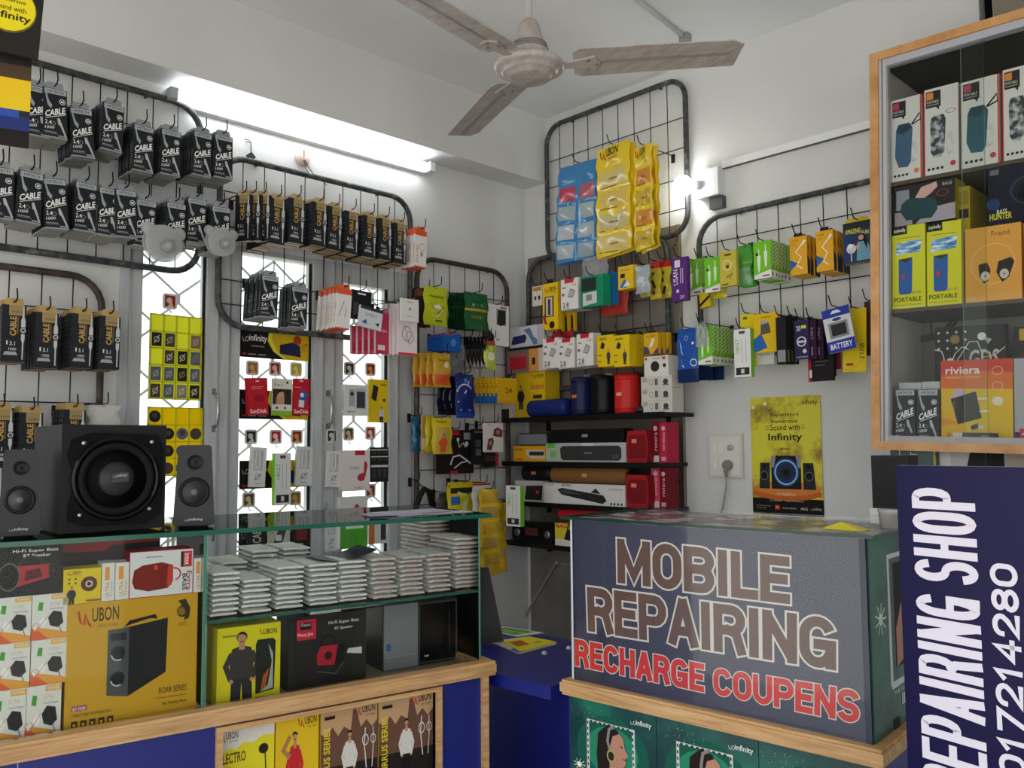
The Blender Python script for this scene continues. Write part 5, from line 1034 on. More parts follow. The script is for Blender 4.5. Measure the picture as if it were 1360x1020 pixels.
def amber(w, h):
    return pbox(w, h, .02, '#dda52c', right='#cf9422', F=[LN([(.75, .8), (.35, .6), (.65, .45), (.4, .25), (.7, .15)], .07, '#eee6d4'), LN([(.75, .8), (.9, .88)], .1, '#f2ece0'), P([(0, .12), (.45, .3), (0, .42)], '#3a5fa0'), T('mobile', .1, .88, .5, .94, '#8a5a14', 0, 0), T('MICRO USB', .1, .78, .4, .82, '#a8701c', 0, 0)], Rr=[P([(0, 0), (1, 0), (1, .35), (0, .5)], '#2c3050'), R(.3, .6, .6, .8, '#8a5a14')])
for i, r_ in enumerate([(1049, 314, 1072, 365), (1084, 306, 1107, 360)]):
    item(W2, r_, -.24, amber, 'cable_box', 'amber cable box with coiled white cable, ' + ['left', 'right'][i] + ' stack front', 'cable box', 'amber cable boxes with coiled white cable', n=4 + i, sp=.026, where='amber cable box in ' + ['left', 'right'][i] + ' amber stack', hook=G6, tab=(.5, .012, '#232326'))
item(W2, (1120, 294, 1158, 349), -.24, bx_(.03, '#2c3a66', left='#1f2438', bot='#a8a030', F=[R(0, .82, 1, 1, '#2a2c30'), T('AMAZING', .08, .72, .62, .84, '#d8cf2c', 0, .02), T('FUN', .66, .66, .9, .76, '#d8cf2c', 0, .02), P([(.45, .05), (.95, .05), (.9, .4), (.8, .52), (.55, .5), (.48, .35)], '#6f9fb8'), C(.66, .6, .14, '#1a1414'), P([(.72, .7), (.85, .5), (.82, .3), (.72, .5)], '#1a1414'), C(.63, .6, .095, '#c79a80'), P([(.42, .38), (.55, .52), (.6, .4), (.5, .3)], '#c79a80'), C(.28, .36, .17, '#c9ced4'), R(.25, .05, .3, .3, '#aeb5bc'), C(.24, .42, .09, '#e8ecef')]),
     'headphone_box', 'dark blue box with girl and yellow letters beside the showcase', 'headphone box', hook=G6, tab=(.8, .014, '#c9a820'))
# second row
item(W2, (899, 436, 927, 508), -.21, lambda w, h: pouch(w, h, .012, [(0, 0, 1, 1, '#2456a8/s'), (0, 0, 1, .22, '#142c5a/s')], [RG(.45, .82, .1, .02, '#a9c0e8'), P([(.12, .8), (.22, .68), (.3, .5), (.2, .56)], '#9fb6dc'), P([(.15, .45), (.28, .36), (.36, .26), (.24, .3)], '#9fb6dc'), RG(.78, .36, .15, .03, '#dfe8f8'), C(.75, .72, .06, '#e4ecf8')], 92, .05), 'cable_pouch', 'large blue flat pouch with white cable drawing, second row', 'pouch', hook=G6)
for i in range(2):
    item(W2, (925 + 14*i, 480, 946 + 14*i, 505), -.10 - .03*(1-i), bx_(.01, '#15294c/s'), 'cable_pouch', 'navy packet bottom below lime box, ' + ['left', 'right'][i], 'packet')
item(W2, (927, 434, 946, 484), -.22, limebox, 'cable_box', 'lime cable box, frontmost in second row', 'cable box', n=6, sp=.026, where='striped lime box in second row', group='lime cable boxes', hook=G6)
a = MB(); x, z = W2.hit(932, 446, -.255)
for k in range(5): a.tube([(.016*math.cos(q*.52 + k)*(1 - .08*k), -.002*k + .001*q, .03*math.sin(q*.52 + k)*(1 - .05*k) + .004*k) for q in range(12)], .0016, '#c4ccc8/g', n=5, closed=True)
a.prism([(-.026, -.042), (.026, -.042), (.024, .04), (.008, .055), (-.008, .055), (-.024, .04)], .004, .005, 'clear')
o = ob('coiled_cable_pack', a, None, W2.w(x, -.262, z)); props(o, 'clear pack with coiled white cable in front of lime box', 'cable pack'); G6.hook(x, z + .05, .25)
item(W2, (984, 417, 1002, 487), -.19, bx_(.01, '#dcc81c', F=[R(.2, .9, .5, .95, '#6a6014')]), 'accessory_card', 'plain yellow card behind tall lime white box', 'card', hook=G6)
item(W2, (975, 437, 997, 501), -.24, ubilu, 'cable_box', 'tall white box with lime side hanging in second row', 'cable box', hook=G6)
item(W2, (1004, 462, 1028, 484), -.18, bx_(.006, '#dadad6', F=[T('white', .2, .5, .8, .7, '#999', 0, 0)]), 'accessory_card', 'small white card under yellow memory blister', 'card')
item(W2, (1001, 416, 1034, 468), -.22, bx_(.004, '#e2b81c', F=[P([(0, .0), (.55, .12), (.3, .5), (0, .35)], '#2c68b4'), R(.28, .5, .6, .82, '#a9a498'), P([(.28, .45), (.7, .5), (.62, .75), (.3, .72)], '#55544e'), T('memory', .3, .86, .7, .92, '#7a5a14', 0, 0)]), 'memory_card_pack', 'yellow and blue memory blister card, second row', 'card pack', hook=G6)
for i in range(4):
    item(W2, (1031 + i*6, 421, 1044 + i*5, 484), -.20 + .03*i - .06, bx_(.008, '#1b1b1e', F=[R(.1, .05, .9, .3, ['#8a8d90', '#6f7a3a', '#4a5a2c', '#8a8c40'][i])]), 'cable_card', 'black cable card right of yellow blister, ' + ordw(i) + ' from left', 'card', 'black cable cards', hook=G6 if i in (0, 3) else None)
item(W2, (1055, 425, 1074, 477), -.22, bx_(.01, '#322a52', F=[T('20', .15, .72, .45, .86, '#d8d4e4'), R(.5, .78, .85, .86, '#c8d84a'), RG(.5, .45, .34, .08, '#d8d4e4', 1), R(.2, .42, .8, .47, '#d8d4e4'), C(.7, .2, .14, '#d8d4e4'), R(.1, .04, .9, .07, '#8a84a8')]), 'cable_box', 'dark violet box with white ring logo, second row', 'cable box', hook=G6)
item(W2, (1073, 455, 1106, 506), -.17, bx_(.014, '#1d181c', F=[R(0, 0, .12, .95, '#b02430'), R(.05, .1, .15, .3, '#e0d0d0'), R(.3, .5, .8, .52, '#6a6468'), R(.3, .4, .7, .42, '#6a6468')]), 'cable_box', 'black box with red left edge hanging lowest in second row', 'cable box')
for i in range(2):
    item(W2, (1074 + i*9, 424, 1084 + i*9, 477), -.21 + .015*i, bx_(.012, '#30182e', F=[T('CABLE', .25, .5, .6, .8, '#a08aa8', 90, 0), R(.3, .1, .5, .3, '#8a6a90')]), 'cable_box', 'narrow maroon cable box beside violet ring box, ' + ['left', 'right'][i], 'cable box', hook=G6 if i == 0 else None)
item(W2, (1091, 424, 1108, 500), -.15, bx_(.01, '#19181a'), 'cable_card', 'black card behind the battery pack', 'card')
item(W2, (1107, 448, 1115, 490), -.13, bx_(.01, '#8a2428'), 'cable_card', 'red card edge between battery pack and yellow usb card', 'card')
item(W2, (1118, 410, 1149, 494), -.19, bx_(.004, '#dfc21c', F=[P([(0, 0), (.25, 0), (1, .25), (1, 0)], '#dfc21c'), LN([(.05, .05), (.3, .02), (.95, .22)], .02, '#b08a14'), T('2 USB', .72, .2, .92, .45, '#4a3c14', 90), C(.25, .4, .14, '#c9c5ba'), R(.15, .1, .45, .14, '#a83a2c')]), 'charger_card', 'yellow usb card behind the battery pack', 'card pack', hook=G6, tilt=2)
item(W2, (1100, 407, 1137, 466), -.255, bx_(.008, '#ccd0d4', F=[R(0, .8, 1, 1, '#2a3a98'), P([(.3, .88), (.7, .88), (.6, .95), (.4, .95)], '#d8dce4'), C(.5, .74, .17, '#23409a', .35), R(.15, .32, .86, .68, '#86898a'), R(.24, .37, .78, .63, '#2b2d2f'), R(0, 0, 1, .26, '#2a3a98'), T('BATTERY', .1, .07, .9, .2, '#e4e6ee', 0, .02)]), 'battery_pack', 'tilted white and blue battery pack on right wall grille', 'battery pack', hook=G6, tilt=-9)
item(W2, (1149, 400, 1160, 472), -.16, bx_(.02, '#3c2c22', F=[R(.2, .1, .8, .9, '#4a382c')]), 'accessory_packet', 'dark brown packet partly behind the showcase frame', 'packet', hook=G6)

# ================================================================ poster on the switch wall
x0, z0, w_, h_ = W2.rect(998.5, 526.5, 1092, 684.5, -.002)
pm = MB(); pm.box(-w_/2, -.0015, 0, w_/2, 0, h_, '#16130f', front='smoke_yellow')
pm.draw([R(0, 0, 1, .14, '#14110e'), C(.04, .92, .022, '#ecebe6'), C(.22, .945, .022, '#ecebe6'),
    infinity_logo(.68, .9, .96, .965, '#2c2412'), T('Experience', .30, .825, .70, .865, '#1d180c', 0, .004), T('Immersive', .31, .775, .68, .81, '#1d180c', 0, .004), T('Sound with', .29, .715, .71, .765, '#1d180c', 0, .004),
    R(.22, .75, .27, .753, '#1d180c'), R(.22, .736, .27, .739, '#1d180c'), R(.22, .722, .27, .725, '#1d180c'), R(.73, .75, .78, .753, '#1d180c'), R(.73, .736, .78, .739, '#1d180c'), R(.73, .722, .78, .725, '#1d180c'),
    T('Infinity', .26, .61, .74, .69, '#171208', 0, .012), T('#Imin', .42, .545, .57, .57, '#2c2412', 0, .004),
    C(.5, .19, .48, '#c8642a', .22), R(.02, .16, .98, .195, '#c8642a'), C(.5, .225, .48, '#d9843a', .2), T('OCTABASS 210', .36, .165, .62, .185, '#e8d8c8', 0, .004),
    R(.29, .22, .71, .5, '#1b1c20'), P([(.29, .5), (.36, .5), (.33, .4), (.29, .4)], '#8e9298'), P([(.71, .5), (.64, .5), (.67, .4), (.71, .4)], '#8e9298'), RG(.5, .36, .185, .02, '#27548a', 1), RG(.5, .36, .165, .02, '#9cc4ec', 1), C(.5, .36, .145, '#1c3a66', 1), C(.5, .36, .1, '#2a2c34', 1), C(.5, .36, .045, '#101114', 1),
    P([(.11, .22), (.26, .22), (.27, .44), (.13, .44)], '#2b2c30'), C(.185, .33, .06, '#121315', 1), RG(.185, .33, .06, .012, '#6a6c70'), C(.19, .41, .03, '#121315'),
    P([(.74, .22), (.91, .22), (.88, .44), (.74, .44)], '#2b2c30'), C(.82, .33, .06, '#121315', 1), RG(.82, .33, .06, .012, '#6a6c70'), C(.81, .41, .03, '#121315'),
    T('2.1 Channel', .26, .115, .43, .13, '#cfc8b8', 0, 0), T('Multimedia System', .48, .112, .74, .128, '#cfc8b8', 0, 0),
    T('Brands from the house', .06, .07, .27, .08, '#b8b2a4', 0, 0), T('of Harman', .06, .05, .2, .06, '#b8b2a4', 0, 0), R(.33, .045, .40, .085, '#c02830'), T('JBL', .345, .057, .385, .073, '#eee', 0, 0), T('harman kardon', .44, .055, .63, .07, '#c8c2b4', 0, 0), T('AKG', .69, .05, .79, .072, '#dcd6c8'), infinity_logo(.83, .04, .98, .075, '#c8c2b4')],
    lambda u, v, e: (-w_/2 + u*w_, -.0015 - e, v*h_), w_, h_)
o = ob('wall_poster', pm, None, W2.w(x0, -.002, z0), (0, 0, 0)); props(o, 'yellow and black speaker advertisement poster on the wall', 'poster')

# ================================================================ glass fronted showcase on the right
SC = Fr(0, 2.63, 0); TL = 1.9
ax, az = SC.hit(1161, 597, 0); SW, SHt, SD = 1.15, 1.235, .345
sc = root('wall_showcase', 'orange wood framed glass showcase of boxed speakers on the right', 'showcase', SC.w(ax, 0, az), (0, rad(TL), 0))
wt = .026
m = MB()
m.box(0, -.02, 0, wt, .02, SHt, 'wood_orange'); m.box(SW - wt, -.02, 0, SW, .02, SHt, 'wood_orange'); m.box(wt, -.02, 0, SW - wt, .02, wt, 'wood_orange'); m.box(wt, -.02, SHt - wt, SW - wt, .02, SHt, 'wood_orange'); ob('wooden_frame', m, sc)
m = MB(); t2 = .022
m.box(wt, -.012, wt, wt + t2, .02, SHt - wt, '#bdbdc2/s'); m.box(wt + .008, -.013, wt, wt + .012, -.011, SHt - wt, '#7b7c80/s'); m.box(wt + t2, -.012, wt, SW - wt, .02, wt + t2 * .8, '#a9a8ab/s'); m.box(wt + t2, -.012, SHt - wt - t2, SW - wt, .02, SHt - wt, '#b4b6c0/s'); ob('aluminium_track', m, sc)
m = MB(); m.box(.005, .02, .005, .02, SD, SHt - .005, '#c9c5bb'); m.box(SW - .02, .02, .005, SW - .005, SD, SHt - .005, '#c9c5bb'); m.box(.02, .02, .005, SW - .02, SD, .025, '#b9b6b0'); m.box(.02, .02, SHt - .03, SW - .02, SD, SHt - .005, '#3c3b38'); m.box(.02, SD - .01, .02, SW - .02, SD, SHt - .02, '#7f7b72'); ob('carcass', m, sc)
R0 = Matrix.Rotation(rad(TL), 3, 'Y')
def sc_local(px_, py_, y=.03):
    x, z = SC.hit(px_, py_, y); v = R0.inverted() @ Vector((x - ax, 0, z - az)); return v.x, v.z
shz = [sc_local(1270, 227)[1], sc_local(1270, 404)[1]]
for z in shz:
    m = MB(); m.box(.02, .025, z - .012, SW - .02, SD - .01, z, '#55493c'); ob('shelf', m, sc)
d1 = sc_local(1279, 300, .0)[0]; d2 = sc_local(1308, 300, .0)[0]
m = MB(); m.box(wt + t2, .004, wt + t2*.8, d2, .009, SHt - wt - t2, 'glass', right='#2f7a66/g'); ob('sliding_glass_door', m, sc)
m = MB(); m.box(d1, -.006, wt + t2*.8, SW - wt, -.001, SHt - wt - t2, 'glass', left='#9fc4b4/g'); ob('sliding_glass_door', m, sc)
def sc_item(rc, mk, name, label, cat='speaker box', zl=None, y=.03, group=None, **k):
    xc, z0, w, h = SC.rect(*rc, y)
    v = R0.inverted() @ Vector((xc - ax, 0, z0 - az)); zz = v.z if zl is None else zl
    v2 = R0 @ Vector((v.x, 0, zz)); me = mk(w, h) if zl is None else mk(w, h)
    o = ob(name, me, None, SC.w(ax + v2.x, y, az + v2.z), (0, rad(TL), 0)); props(o, label, cat, group); return o, h
def whitebox(kind, tag, dot):
    def f(w, h):
        sp_ = {'blue': '#41617e', 'teal': '#2c5a68', 'camo': 'camo_print'}[kind]
        ops = [R(0, 0, .03, 1, '#d0483a') if kind == 'camo' else R(.96, 0, 1, 1, '#d0483a'), P([(.06, .78), (.5, .78), (.5, .97), (.06, .97)], '#2a2829'), P([(.36, .78), (.46, .78), (.44, .74)], '#2a2829'), R(.08, .875, .28, .955, tag), T('PORTABLE', .09, .83, .44, .86, '#d8d6d2', 0, 0), R(.09, .805, .44, .815, '#9a9894')]
        if kind == 'camo':
            ops += [RG(.78, .70, .14, .02, '#2c2c2e', .5), P([(.18, .62), (.24, .68), (.58, .68), (.64, .62), (.6, .26), (.5, .2), (.3, .2), (.2, .26)], sp_)]
        else:
            ops += [LN([(.68, .66), (.95, .78), (.97, .7), (.7, .66)], .05, '#26282b'), P([(.14, .30), (.18, .62), (.26, .69), (.62, .69), (.72, .62), (.66, .22), (.56, .16), (.26, .17)], sp_), P([(.18, .6), (.26, .68), (.62, .68), (.7, .62), (.6, .6), (.4, .56)], '#2c3e50' if kind == 'blue' else '#25464f')]
        random.seed(5)
        for k in range(14): a = k*.35; ops.append(LN([(.72 + .08*math.cos(a), .3 + .1*math.sin(a)), (.78 + .1*math.cos(a*1.3), .34 + .12*math.sin(a*1.2))], .008, '#7d8b95'))
        ops += [C(.14 + .13*k, .07, .045, '#232426') for k in range(4)] + [C(.84, .1, .08, dot)]
        return pbox(w, h, .085, '#d6d3cf', left='#c8453a', F=ops)
    return f
for i, (rc, a) in enumerate([((1181, 123, 1222, 233), ('blue', '#c03a60', '#d87a4a')), ((1225, 110, 1271, 226), ('camo', '#d88a3a', '#c83a5a')), ((1274, 101, 1325, 218), ('teal', '#b84a5a', '#b04a48')), ((1329, 88, 1377, 211), ('camo', '#d88a3a', '#c83a5a'))]):
    sc_item(rc, whitebox(*a), 'speaker_box', ['white portable speaker box with blue speaker, leftmost in showcase', 'white portable speaker box with camouflage speaker, second on top shelf', 'white portable speaker box with teal speaker behind glass overlap', 'white portable speaker box with camouflage speaker cut by picture edge'][i], zl=shz[0])
jh = SC.rect(1182, 296, 1227, 406, .03)[3]
def joy(w, h):
    return pbox(w, h, .085, '#d8d437', F=[R(.0, .9, .46, 1.0, '#232220'), T('joybelly', .06, .92, .42, .975, '#eeeeea'), R(.15, .85, .85, .858, '#8a8420'), P([(.1, .65), (.85, .67), (.9, .82), (.16, .80)], 'sky_print'), P([(.2, .6), (.62, .61), (.6, .57), (.42, .53), (.24, .56)], '#3a4a38'), P([(.2, .2), (.24, .17), (.54, .17), (.6, .2), (.62, .6), (.42, .55), (.2, .6)], '#3a62a8'), R(.28, .36, .38, .41, '#c83a40'), T('AST-08', .58, .17, .86, .2, '#5a5a5a', 0, 0), T('PORTABLE', .06, .08, .88, .135, '#3a3414', 0, .01), T('WIRELESS SPEAKER', .06, .03, .88, .055, '#8a8428', 0, 0)])
for i, rc in enumerate([(1183, 296, 1227, 406), (1229, 290, 1275, 401)]):
    sc_item(rc, joy, 'speaker_box', 'yellow portable speaker box with blue speaker, ' + ['left', 'right'][i] + ' of pair', zl=shz[1], group='yellow portable speaker boxes')
sc_item((1187, 239, 1268, 292), lambda w, h: pbox(w, h, .09, '#2a2628', right='#b09a24', F=[R(.03, .4, .25, .9, '#8a8f98'), R(.0, .0, .3, .35, '#9a9098'), P([(.35, 0), (1, 0), (1, .4), (.6, .35)], '#a8a0ac'), P([(.1, .35), (.2, .12), (.62, .1), (.72, .3), (.68, .55), (.55, .64), (.22, .66), (.12, .55)], '#27474e'), P([(.35, .66), (.45, .9), (.7, .98), (.72, .85), (.6, .7), (.5, .62)], '#d0a8a0'), RG(.8, .68, .1, .02, '#8a3a44', .6), T('BASS', .8, .85, .95, .93, '#c8c4c4', 0, 0)]), 'speaker_box', 'dark box with teal speaker and hand picture on yellow boxes', zl=shz[1] + jh + .001)
sc_item((1271, 238, 1287, 298), lambda w, h: pbox(w, h, .2, '#a89220', F=[R(.1, .3, .9, .5, '#2b2720'), R(.1, .6, .9, .9, '#8a7a1c')]), 'speaker_box', 'yellow and black narrow box side on showcase second shelf', zl=shz[1] + SC.rect(1279, 297, 1355, 397, .03)[3] + .001, y=.06)
orh = SC.rect(1279, 297, 1355, 397, .03)[3]
def oran(w, h):
    return pbox(w, h, .10, '#e0a24c', F=[T('Friend', .48, .86, .8, .93, '#5a4630', 0, 0), RG(.5, .5, .4, .012, '#ecc488', 1), P([(.24, .5), (.4, .52), (.46, .42), (.42, .28), (.34, .24), (.26, .34)], '#35302e'), C(.36, .34, .08, '#c9c4bc', 1.2), P([(.6, .52), (.82, .56), (.88, .5), (.78, .3), (.66, .24), (.56, .38)], '#35302e'), C(.7, .35, .08, '#c9c4bc', 1.2), C(.36, .34, .02, '#6a6a6a'), C(.7, .35, .02, '#6a6a6a')])
sc_item((1280, 297, 1355, 397), oran, 'earphone_box', 'orange box with dark earphone picture on second showcase shelf', 'earphone box', zl=shz[1])
sc_item((1358, 292, 1430, 394), lambda w, h: pbox(w, h, .1, '#e08c50'), 'earphone_box', 'orange box cut by picture edge on second showcase shelf', 'earphone box', zl=shz[1])
sc_item((1310, 212, 1388, 292), lambda w, h: pbox(w, h, .1, '#1c1d2e', left='#c8b424', F=[C(.75, .5, .35, '#20222a', .8), RG(.75, .52, .36, .03, '#3c4258', .8), C(.72, .48, .2, '#101116'), R(.04, .84, .2, .93, '#6a6c78'), T('BASS', .16, .17, .34, .25, '#d8d8d2'), T('HUNTER', .03, .08, .42, .19, '#d8d02c', 0, .02), C(.1, .35, .12, '#28406a')]), 'speaker_box', 'dark blue box with yellow white lettering above orange boxes', zl=shz[1] + orh + .001)
rvz = .026 + .0
sc_item((1187, 509, 1214, 578), cableA, 'cable_box', 'black lettered cable box in showcase, left of pair', 'cable box', zl=.0265, group='black cable boxes in the showcase')
sc_item((1217, 509, 1245, 579), cableA, 'cable_box', 'black lettered cable box in showcase, touching orange charger box', 'cable box', zl=.0265, group='black cable boxes in the showcase')
for i, rc in enumerate([(1193, 482, 1222, 560), (1223, 480, 1247, 560)]):
    sc_item(rc, lambda w, h: pbox(w, h, .02, '#b9bbba', F=[R(0, .8, 1, .83, '#8d8f8e')]), 'cable_box', 'grey tabbed cable box behind black one in showcase, ' + ['left', 'right'][i], 'cable box', zl=.0265, y=.06)
m_ = lambda w, h: pbox(w, h, .05, '#e0b822', F=[P([(0, .66), (1, .64), (1, 1), (0, 1)], '#d8702c'), P([(0, .82), (.6, .86), (1, .84), (1, 1), (0, 1)], '#c8402c'), P([(0, .2), (.3, .24), (0, .3)], '#e8902c'), T('riviera', .07, .83, .56, .92, '#efe6dc', 0, .02), T('THE BRAND OF NEW ERA', .07, .78, .56, .8, '#efd8c0', 0, 0), P([(.12, .5), (.22, .66), (.3, .66), (.38, .56), (.2, .53)], '#c8b0c8'), P([(.14, .53), (.5, .62), (.58, .3), (.24, .22)], '#2b2620'), R(.52, .52, .66, .54, '#e8e0d0'), R(.55, .37, .68, .39, '#e8e0d0'), T('riviera', .17, .3, .2, .5, '#b8a888', 90, 0), P([(.42, .2), (.52, .24), (.54, .18), (.44, .15)], '#2b2620'), R(.53, .17, .6, .21, '#cfcac0'), RG(.8, .86, .075, .01, '#e8c0a0', .9), RG(.8, .68, .075, .01, '#e8c0a0', .9), C(.8, .5, .075, '#e6dccc', .9), R(.06, .06, .16, .13, '#e8a020'), T('2A', .08, .07, .14, .12, '#444', 0, 0), R(.17, .06, .34, .12, '#e8e4d8')])
_, rh = sc_item((1248, 471, 1343, 582), m_, 'charger_box', 'orange and yellow charger box with big plug picture in showcase', 'charger box', zl=.0265, y=.045)
sc_item((1345, 468, 1430, 584), lambda w, h: pbox(w, h, .05, '#a9a8ac', F=[R(0, 0, .45, .14, '#3a2c5c'), R(.08, 0, .4, .18, '#c02c3c'), T('2A', .12, .04, .34, .13, '#f0e8ea', 0, .02), T('riviera', .25, .8, .9, .9, '#4a4a4e')]), 'charger_box', 'grey charger box with red tag at picture edge in showcase', 'charger box', zl=.0265, y=.045)
stars = [C(.06 + .13*(k % 4), .93 - .1*(k // 4), .018, '#d8d4cc') for k in range(12)]
sc_item((1239, 413, 1333, 568), lambda w, h: pbox(w, h, .03, '#1f1d1e', F=vt(stars + [C(.3, .84, .07, '#8a7438'), LN([(.0, .72), (.1, .70), (.14, .6), (.12, .48), (.2, .42)], .015, '#d8d4cc'), LN([(.2, .42), (.35, .6), (.5, .8), (.62, .8), (.7, .6), (.85, .62), (1, .72)], .012, '#d8d4cc'), LN([(.22, .5), (.3, .66), (.4, .74), (.5, .7)], .012, '#d8d4cc'), C(.68, .86, .06, '#dcd8d0'), C(.23, .56, .06, '#dcd8d0'), P([(.7, .86), (.82, .82), (.76, .76)], '#b8b4ac'), T('GDS', .5, .48, .92, .7, '#c4b8b0', 0, .02)], .69, .31)), 'earphone_box', 'black box with white earphone drawing and three letters in showcase', 'earphone box', zl=.0265, y=.12)
sc_item((1344, 410, 1420, 568), lambda w, h: pbox(w, h, .03, '#17151a', F=[C(.3, .7, .25, '#4a2c1c'), R(.1, .88, .6, .98, '#b8982c'), LN([(.25, .75), (.3, .65), (.4, .6)], .05, '#d8d4cc'), R(.05, .5, .9, .51, '#c8a88a')]), 'earphone_box', 'black box with music note behind grey charger box', 'earphone box', zl=.0265, y=.12)
sc_item((1194, 565, 1217, 577), lambda w, h: pbox(w, h, .01, '#2b2c2e', F=[R(.1, .2, .3, .5, '#77797c')]), 'card_reader', 'small dark card reader in front of black cable boxes', 'card reader', zl=.0265, y=.012)
sc_item((1278, 568, 1324, 582), lambda w, h: pbox(w, h, .01, '#24262a', F=[T('VOLGA', .55, .5, .8, .75, '#cfcfcf', 0, 0), R(.1, .2, .14, .7, '#8a8a8a'), C(.85, .3, .05, '#b8a838')]), 'card_reader', 'long dark card reader in front of orange charger box', 'card reader', zl=.0265, y=.012)
item(W2, (1183, 590, 1243, 640), -.33, bx_(.05, 'teal_print', F=[R(.2, .3, .22, 1, '#d8d8d2'), T('by', .45, .6, .6, .8, '#d8e8e4', 0, 0), R(.95, 0, 1, 1, '#c8a82c')]), 'speaker_box', 'teal box standing under the showcase, behind the blue sign', 'box')
item(W2, (1244, 600, 1310, 650), -.30, bx_(.05, '#c9c5c0', F=[P([(.5, 0), (1, 0), (1, 1), (.7, 1)], '#232126'), R(.0, .5, .3, 1, '#e4e0dc')]), 'speaker_box', 'white and black box behind the blue sign, beside teal box', 'box')
item(W2, (1311, 600, 1380, 650), -.30, bx_(.05, '#1a1716', F=[R(.35, 0, 1, 1, '#a89e94')]), 'speaker_box', 'dark and beige box behind blue sign at picture edge', 'box')
m = MB(); xq, zq = W2.hit(1183, 640, -.33); zq = W2.rect(1183, 590, 1243, 640, -.33)[1]
m.box(xq, -.36, zq - .025, xq + .9, 0, zq - .006, '#3a3532'); o = ob('wall_shelf', m, None, W2.w(0, 0, 0)); props(o, 'dark shelf under the showcase, hidden behind the blue sign', 'shelf')
# ================================================================ left glass counter
LX0 = -1.75
xd = LC.hit(272, 830, 0)[0]
ZT, ZB, ZM = 1.165, .80, .978
cnt = root('shop_counter', 'long blue counter base with wooden rail and open display niche', 'counter', LC.w(-.8, .2, 0), (0, 0, LC.a))
def lc(m): # frame coordinates to the counter empty's
    m.v = [(x + .8, y - .2, z) for x, y, z in m.v]; return m
nx0, nz1 = LC.hit(288, 967, -.014); nx1, nz1b = LC.hit(584, 909, -.014); nz = (nz1 + nz1b)/2
m = MB(); fy = -.012
m.box(LX0, fy, 0, nx0, .0, .765, 'blue'); m.box(nx1, fy, 0, .0, .0, .765, 'blue'); m.box(nx0, fy, nz, nx1, 0, .765, 'blue'); m.box(nx0, fy, 0, nx1, 0, nz - .42, 'blue'); ob('front_panel', lc(m), cnt)
m = MB(); m.box(-.012, 0, 0, 0, .42, .765, 'blue'); m.box(LX0, 0, 0, LX0 + .012, .42, .765, 'blue'); m.box(LX0, .41, 0, 0, .42, .765, 'blue'); ob('carcass', lc(m), cnt)
m = MB(); m.box(LX0, -.03, .765, .022, .012, .80, 'wood'); m.box(-.02, .012, .765, .022, .44, .80, 'wood'); m.box(LX0, .40, .765, -.02, .44, .80, 'wood'); m.box(LX0, -.032, .772, .024, -.03, .793, 'wood'); m.box(LX0, .012, .765, -.02, .40, .778, '#7d705c'); ob('wooden_rail', lc(m), cnt)
m = MB(); wf = .011
m.box(nx0 - wf*.2, fy - .012, nz - .42, nx0 + wf, fy, nz, 'wood'); m.box(nx1 - wf, fy - .012, nz - .42, nx1 + wf*.2, fy, nz, 'wood'); m.box(nx0 + wf, fy - .012, nz - wf, nx1 - wf, fy, nz, 'wood'); m.box(nx0 + wf, fy - .012, nz - .42, nx1 - wf, fy, nz - .42 + wf, 'wood'); ob('niche_frame', lc(m), cnt)
m = MB(); m.box(nx0 + .01, .26, nz - .44, nx1 - .01, .27, nz + .005, '#2c2620'); m.box(nx0 + .01, 0, nz - .215, nx1 - .01, .26, nz - .205, '#6a553f'); m.box(nx0 + .01, 0, nz - .44, nx1 - .01, .26, nz - .42, '#6a553f'); ob('niche_shelf', lc(m), cnt)
m = MB(); m.box(-.012, fy - .014, 0, .004, fy, .765, 'wood'); ob('corner_trim', lc(m), cnt)
m = MB(); m.box(LC.hit(24, 1000, fy)[0] - .001, fy - .0005, 0, LC.hit(24, 1000, fy)[0] + .001, fy, .765, '#9aa0c0'); ob('panel_joint', lc(m), cnt)

case = root('glass_display_case', 'glass display case on blue counter holding paper packets and boxes', 'display case', LC.w(-.8, .2, ZB), (0, 0, LC.a))
def lg(m): m.v = [(x + .8, y - .2, z - ZB) for x, y, z in m.v]; return m
for n_, (a, b2) in enumerate([(LX0 + .006, xd - .004), (xd + .004, -.006)]):
    m = MB(); m.box(a, .0, ZB + .001, b2, .005, ZT, 'glass', left='#7fb8a4/g', right='#7fb8a4/g'); ob('front_glass', lg(m), case)
m = MB(); m.box(-.006, .006, ZB + .001, 0, .40, ZT, 'glass', front='#4f9480/g'); ob('end_glass', lg(m), case)
m = MB(); m.box(xd - .003, .006, ZB + .001, xd + .003, .40, ZT, 'glass', front='#4f9480/g'); ob('divider_glass', lg(m), case)
m = MB(); m.box(LX0, -.012, ZT, .024, .42, ZT + .010, 'glass_dark', front='#1d5c4a/g', right='#1d5c4a/g', left='#1d5c4a/g', back='#1d5c4a/g'); ob('top_glass', lg(m), case)
m = MB(); m.box(xd + .004, .006, ZM - .006, -.007, .36, ZM, 'glass_dark', front='#235f4d/g', right='#235f4d/g'); ob('middle_glass_shelf', lg(m), case)
m = MB(); m.box(LX0 + .01, .014, .7785, -.022, .398, .781, '#8d7f6a'); ob('case_floor', lg(m), case)
ZF = .7815; DF = .018
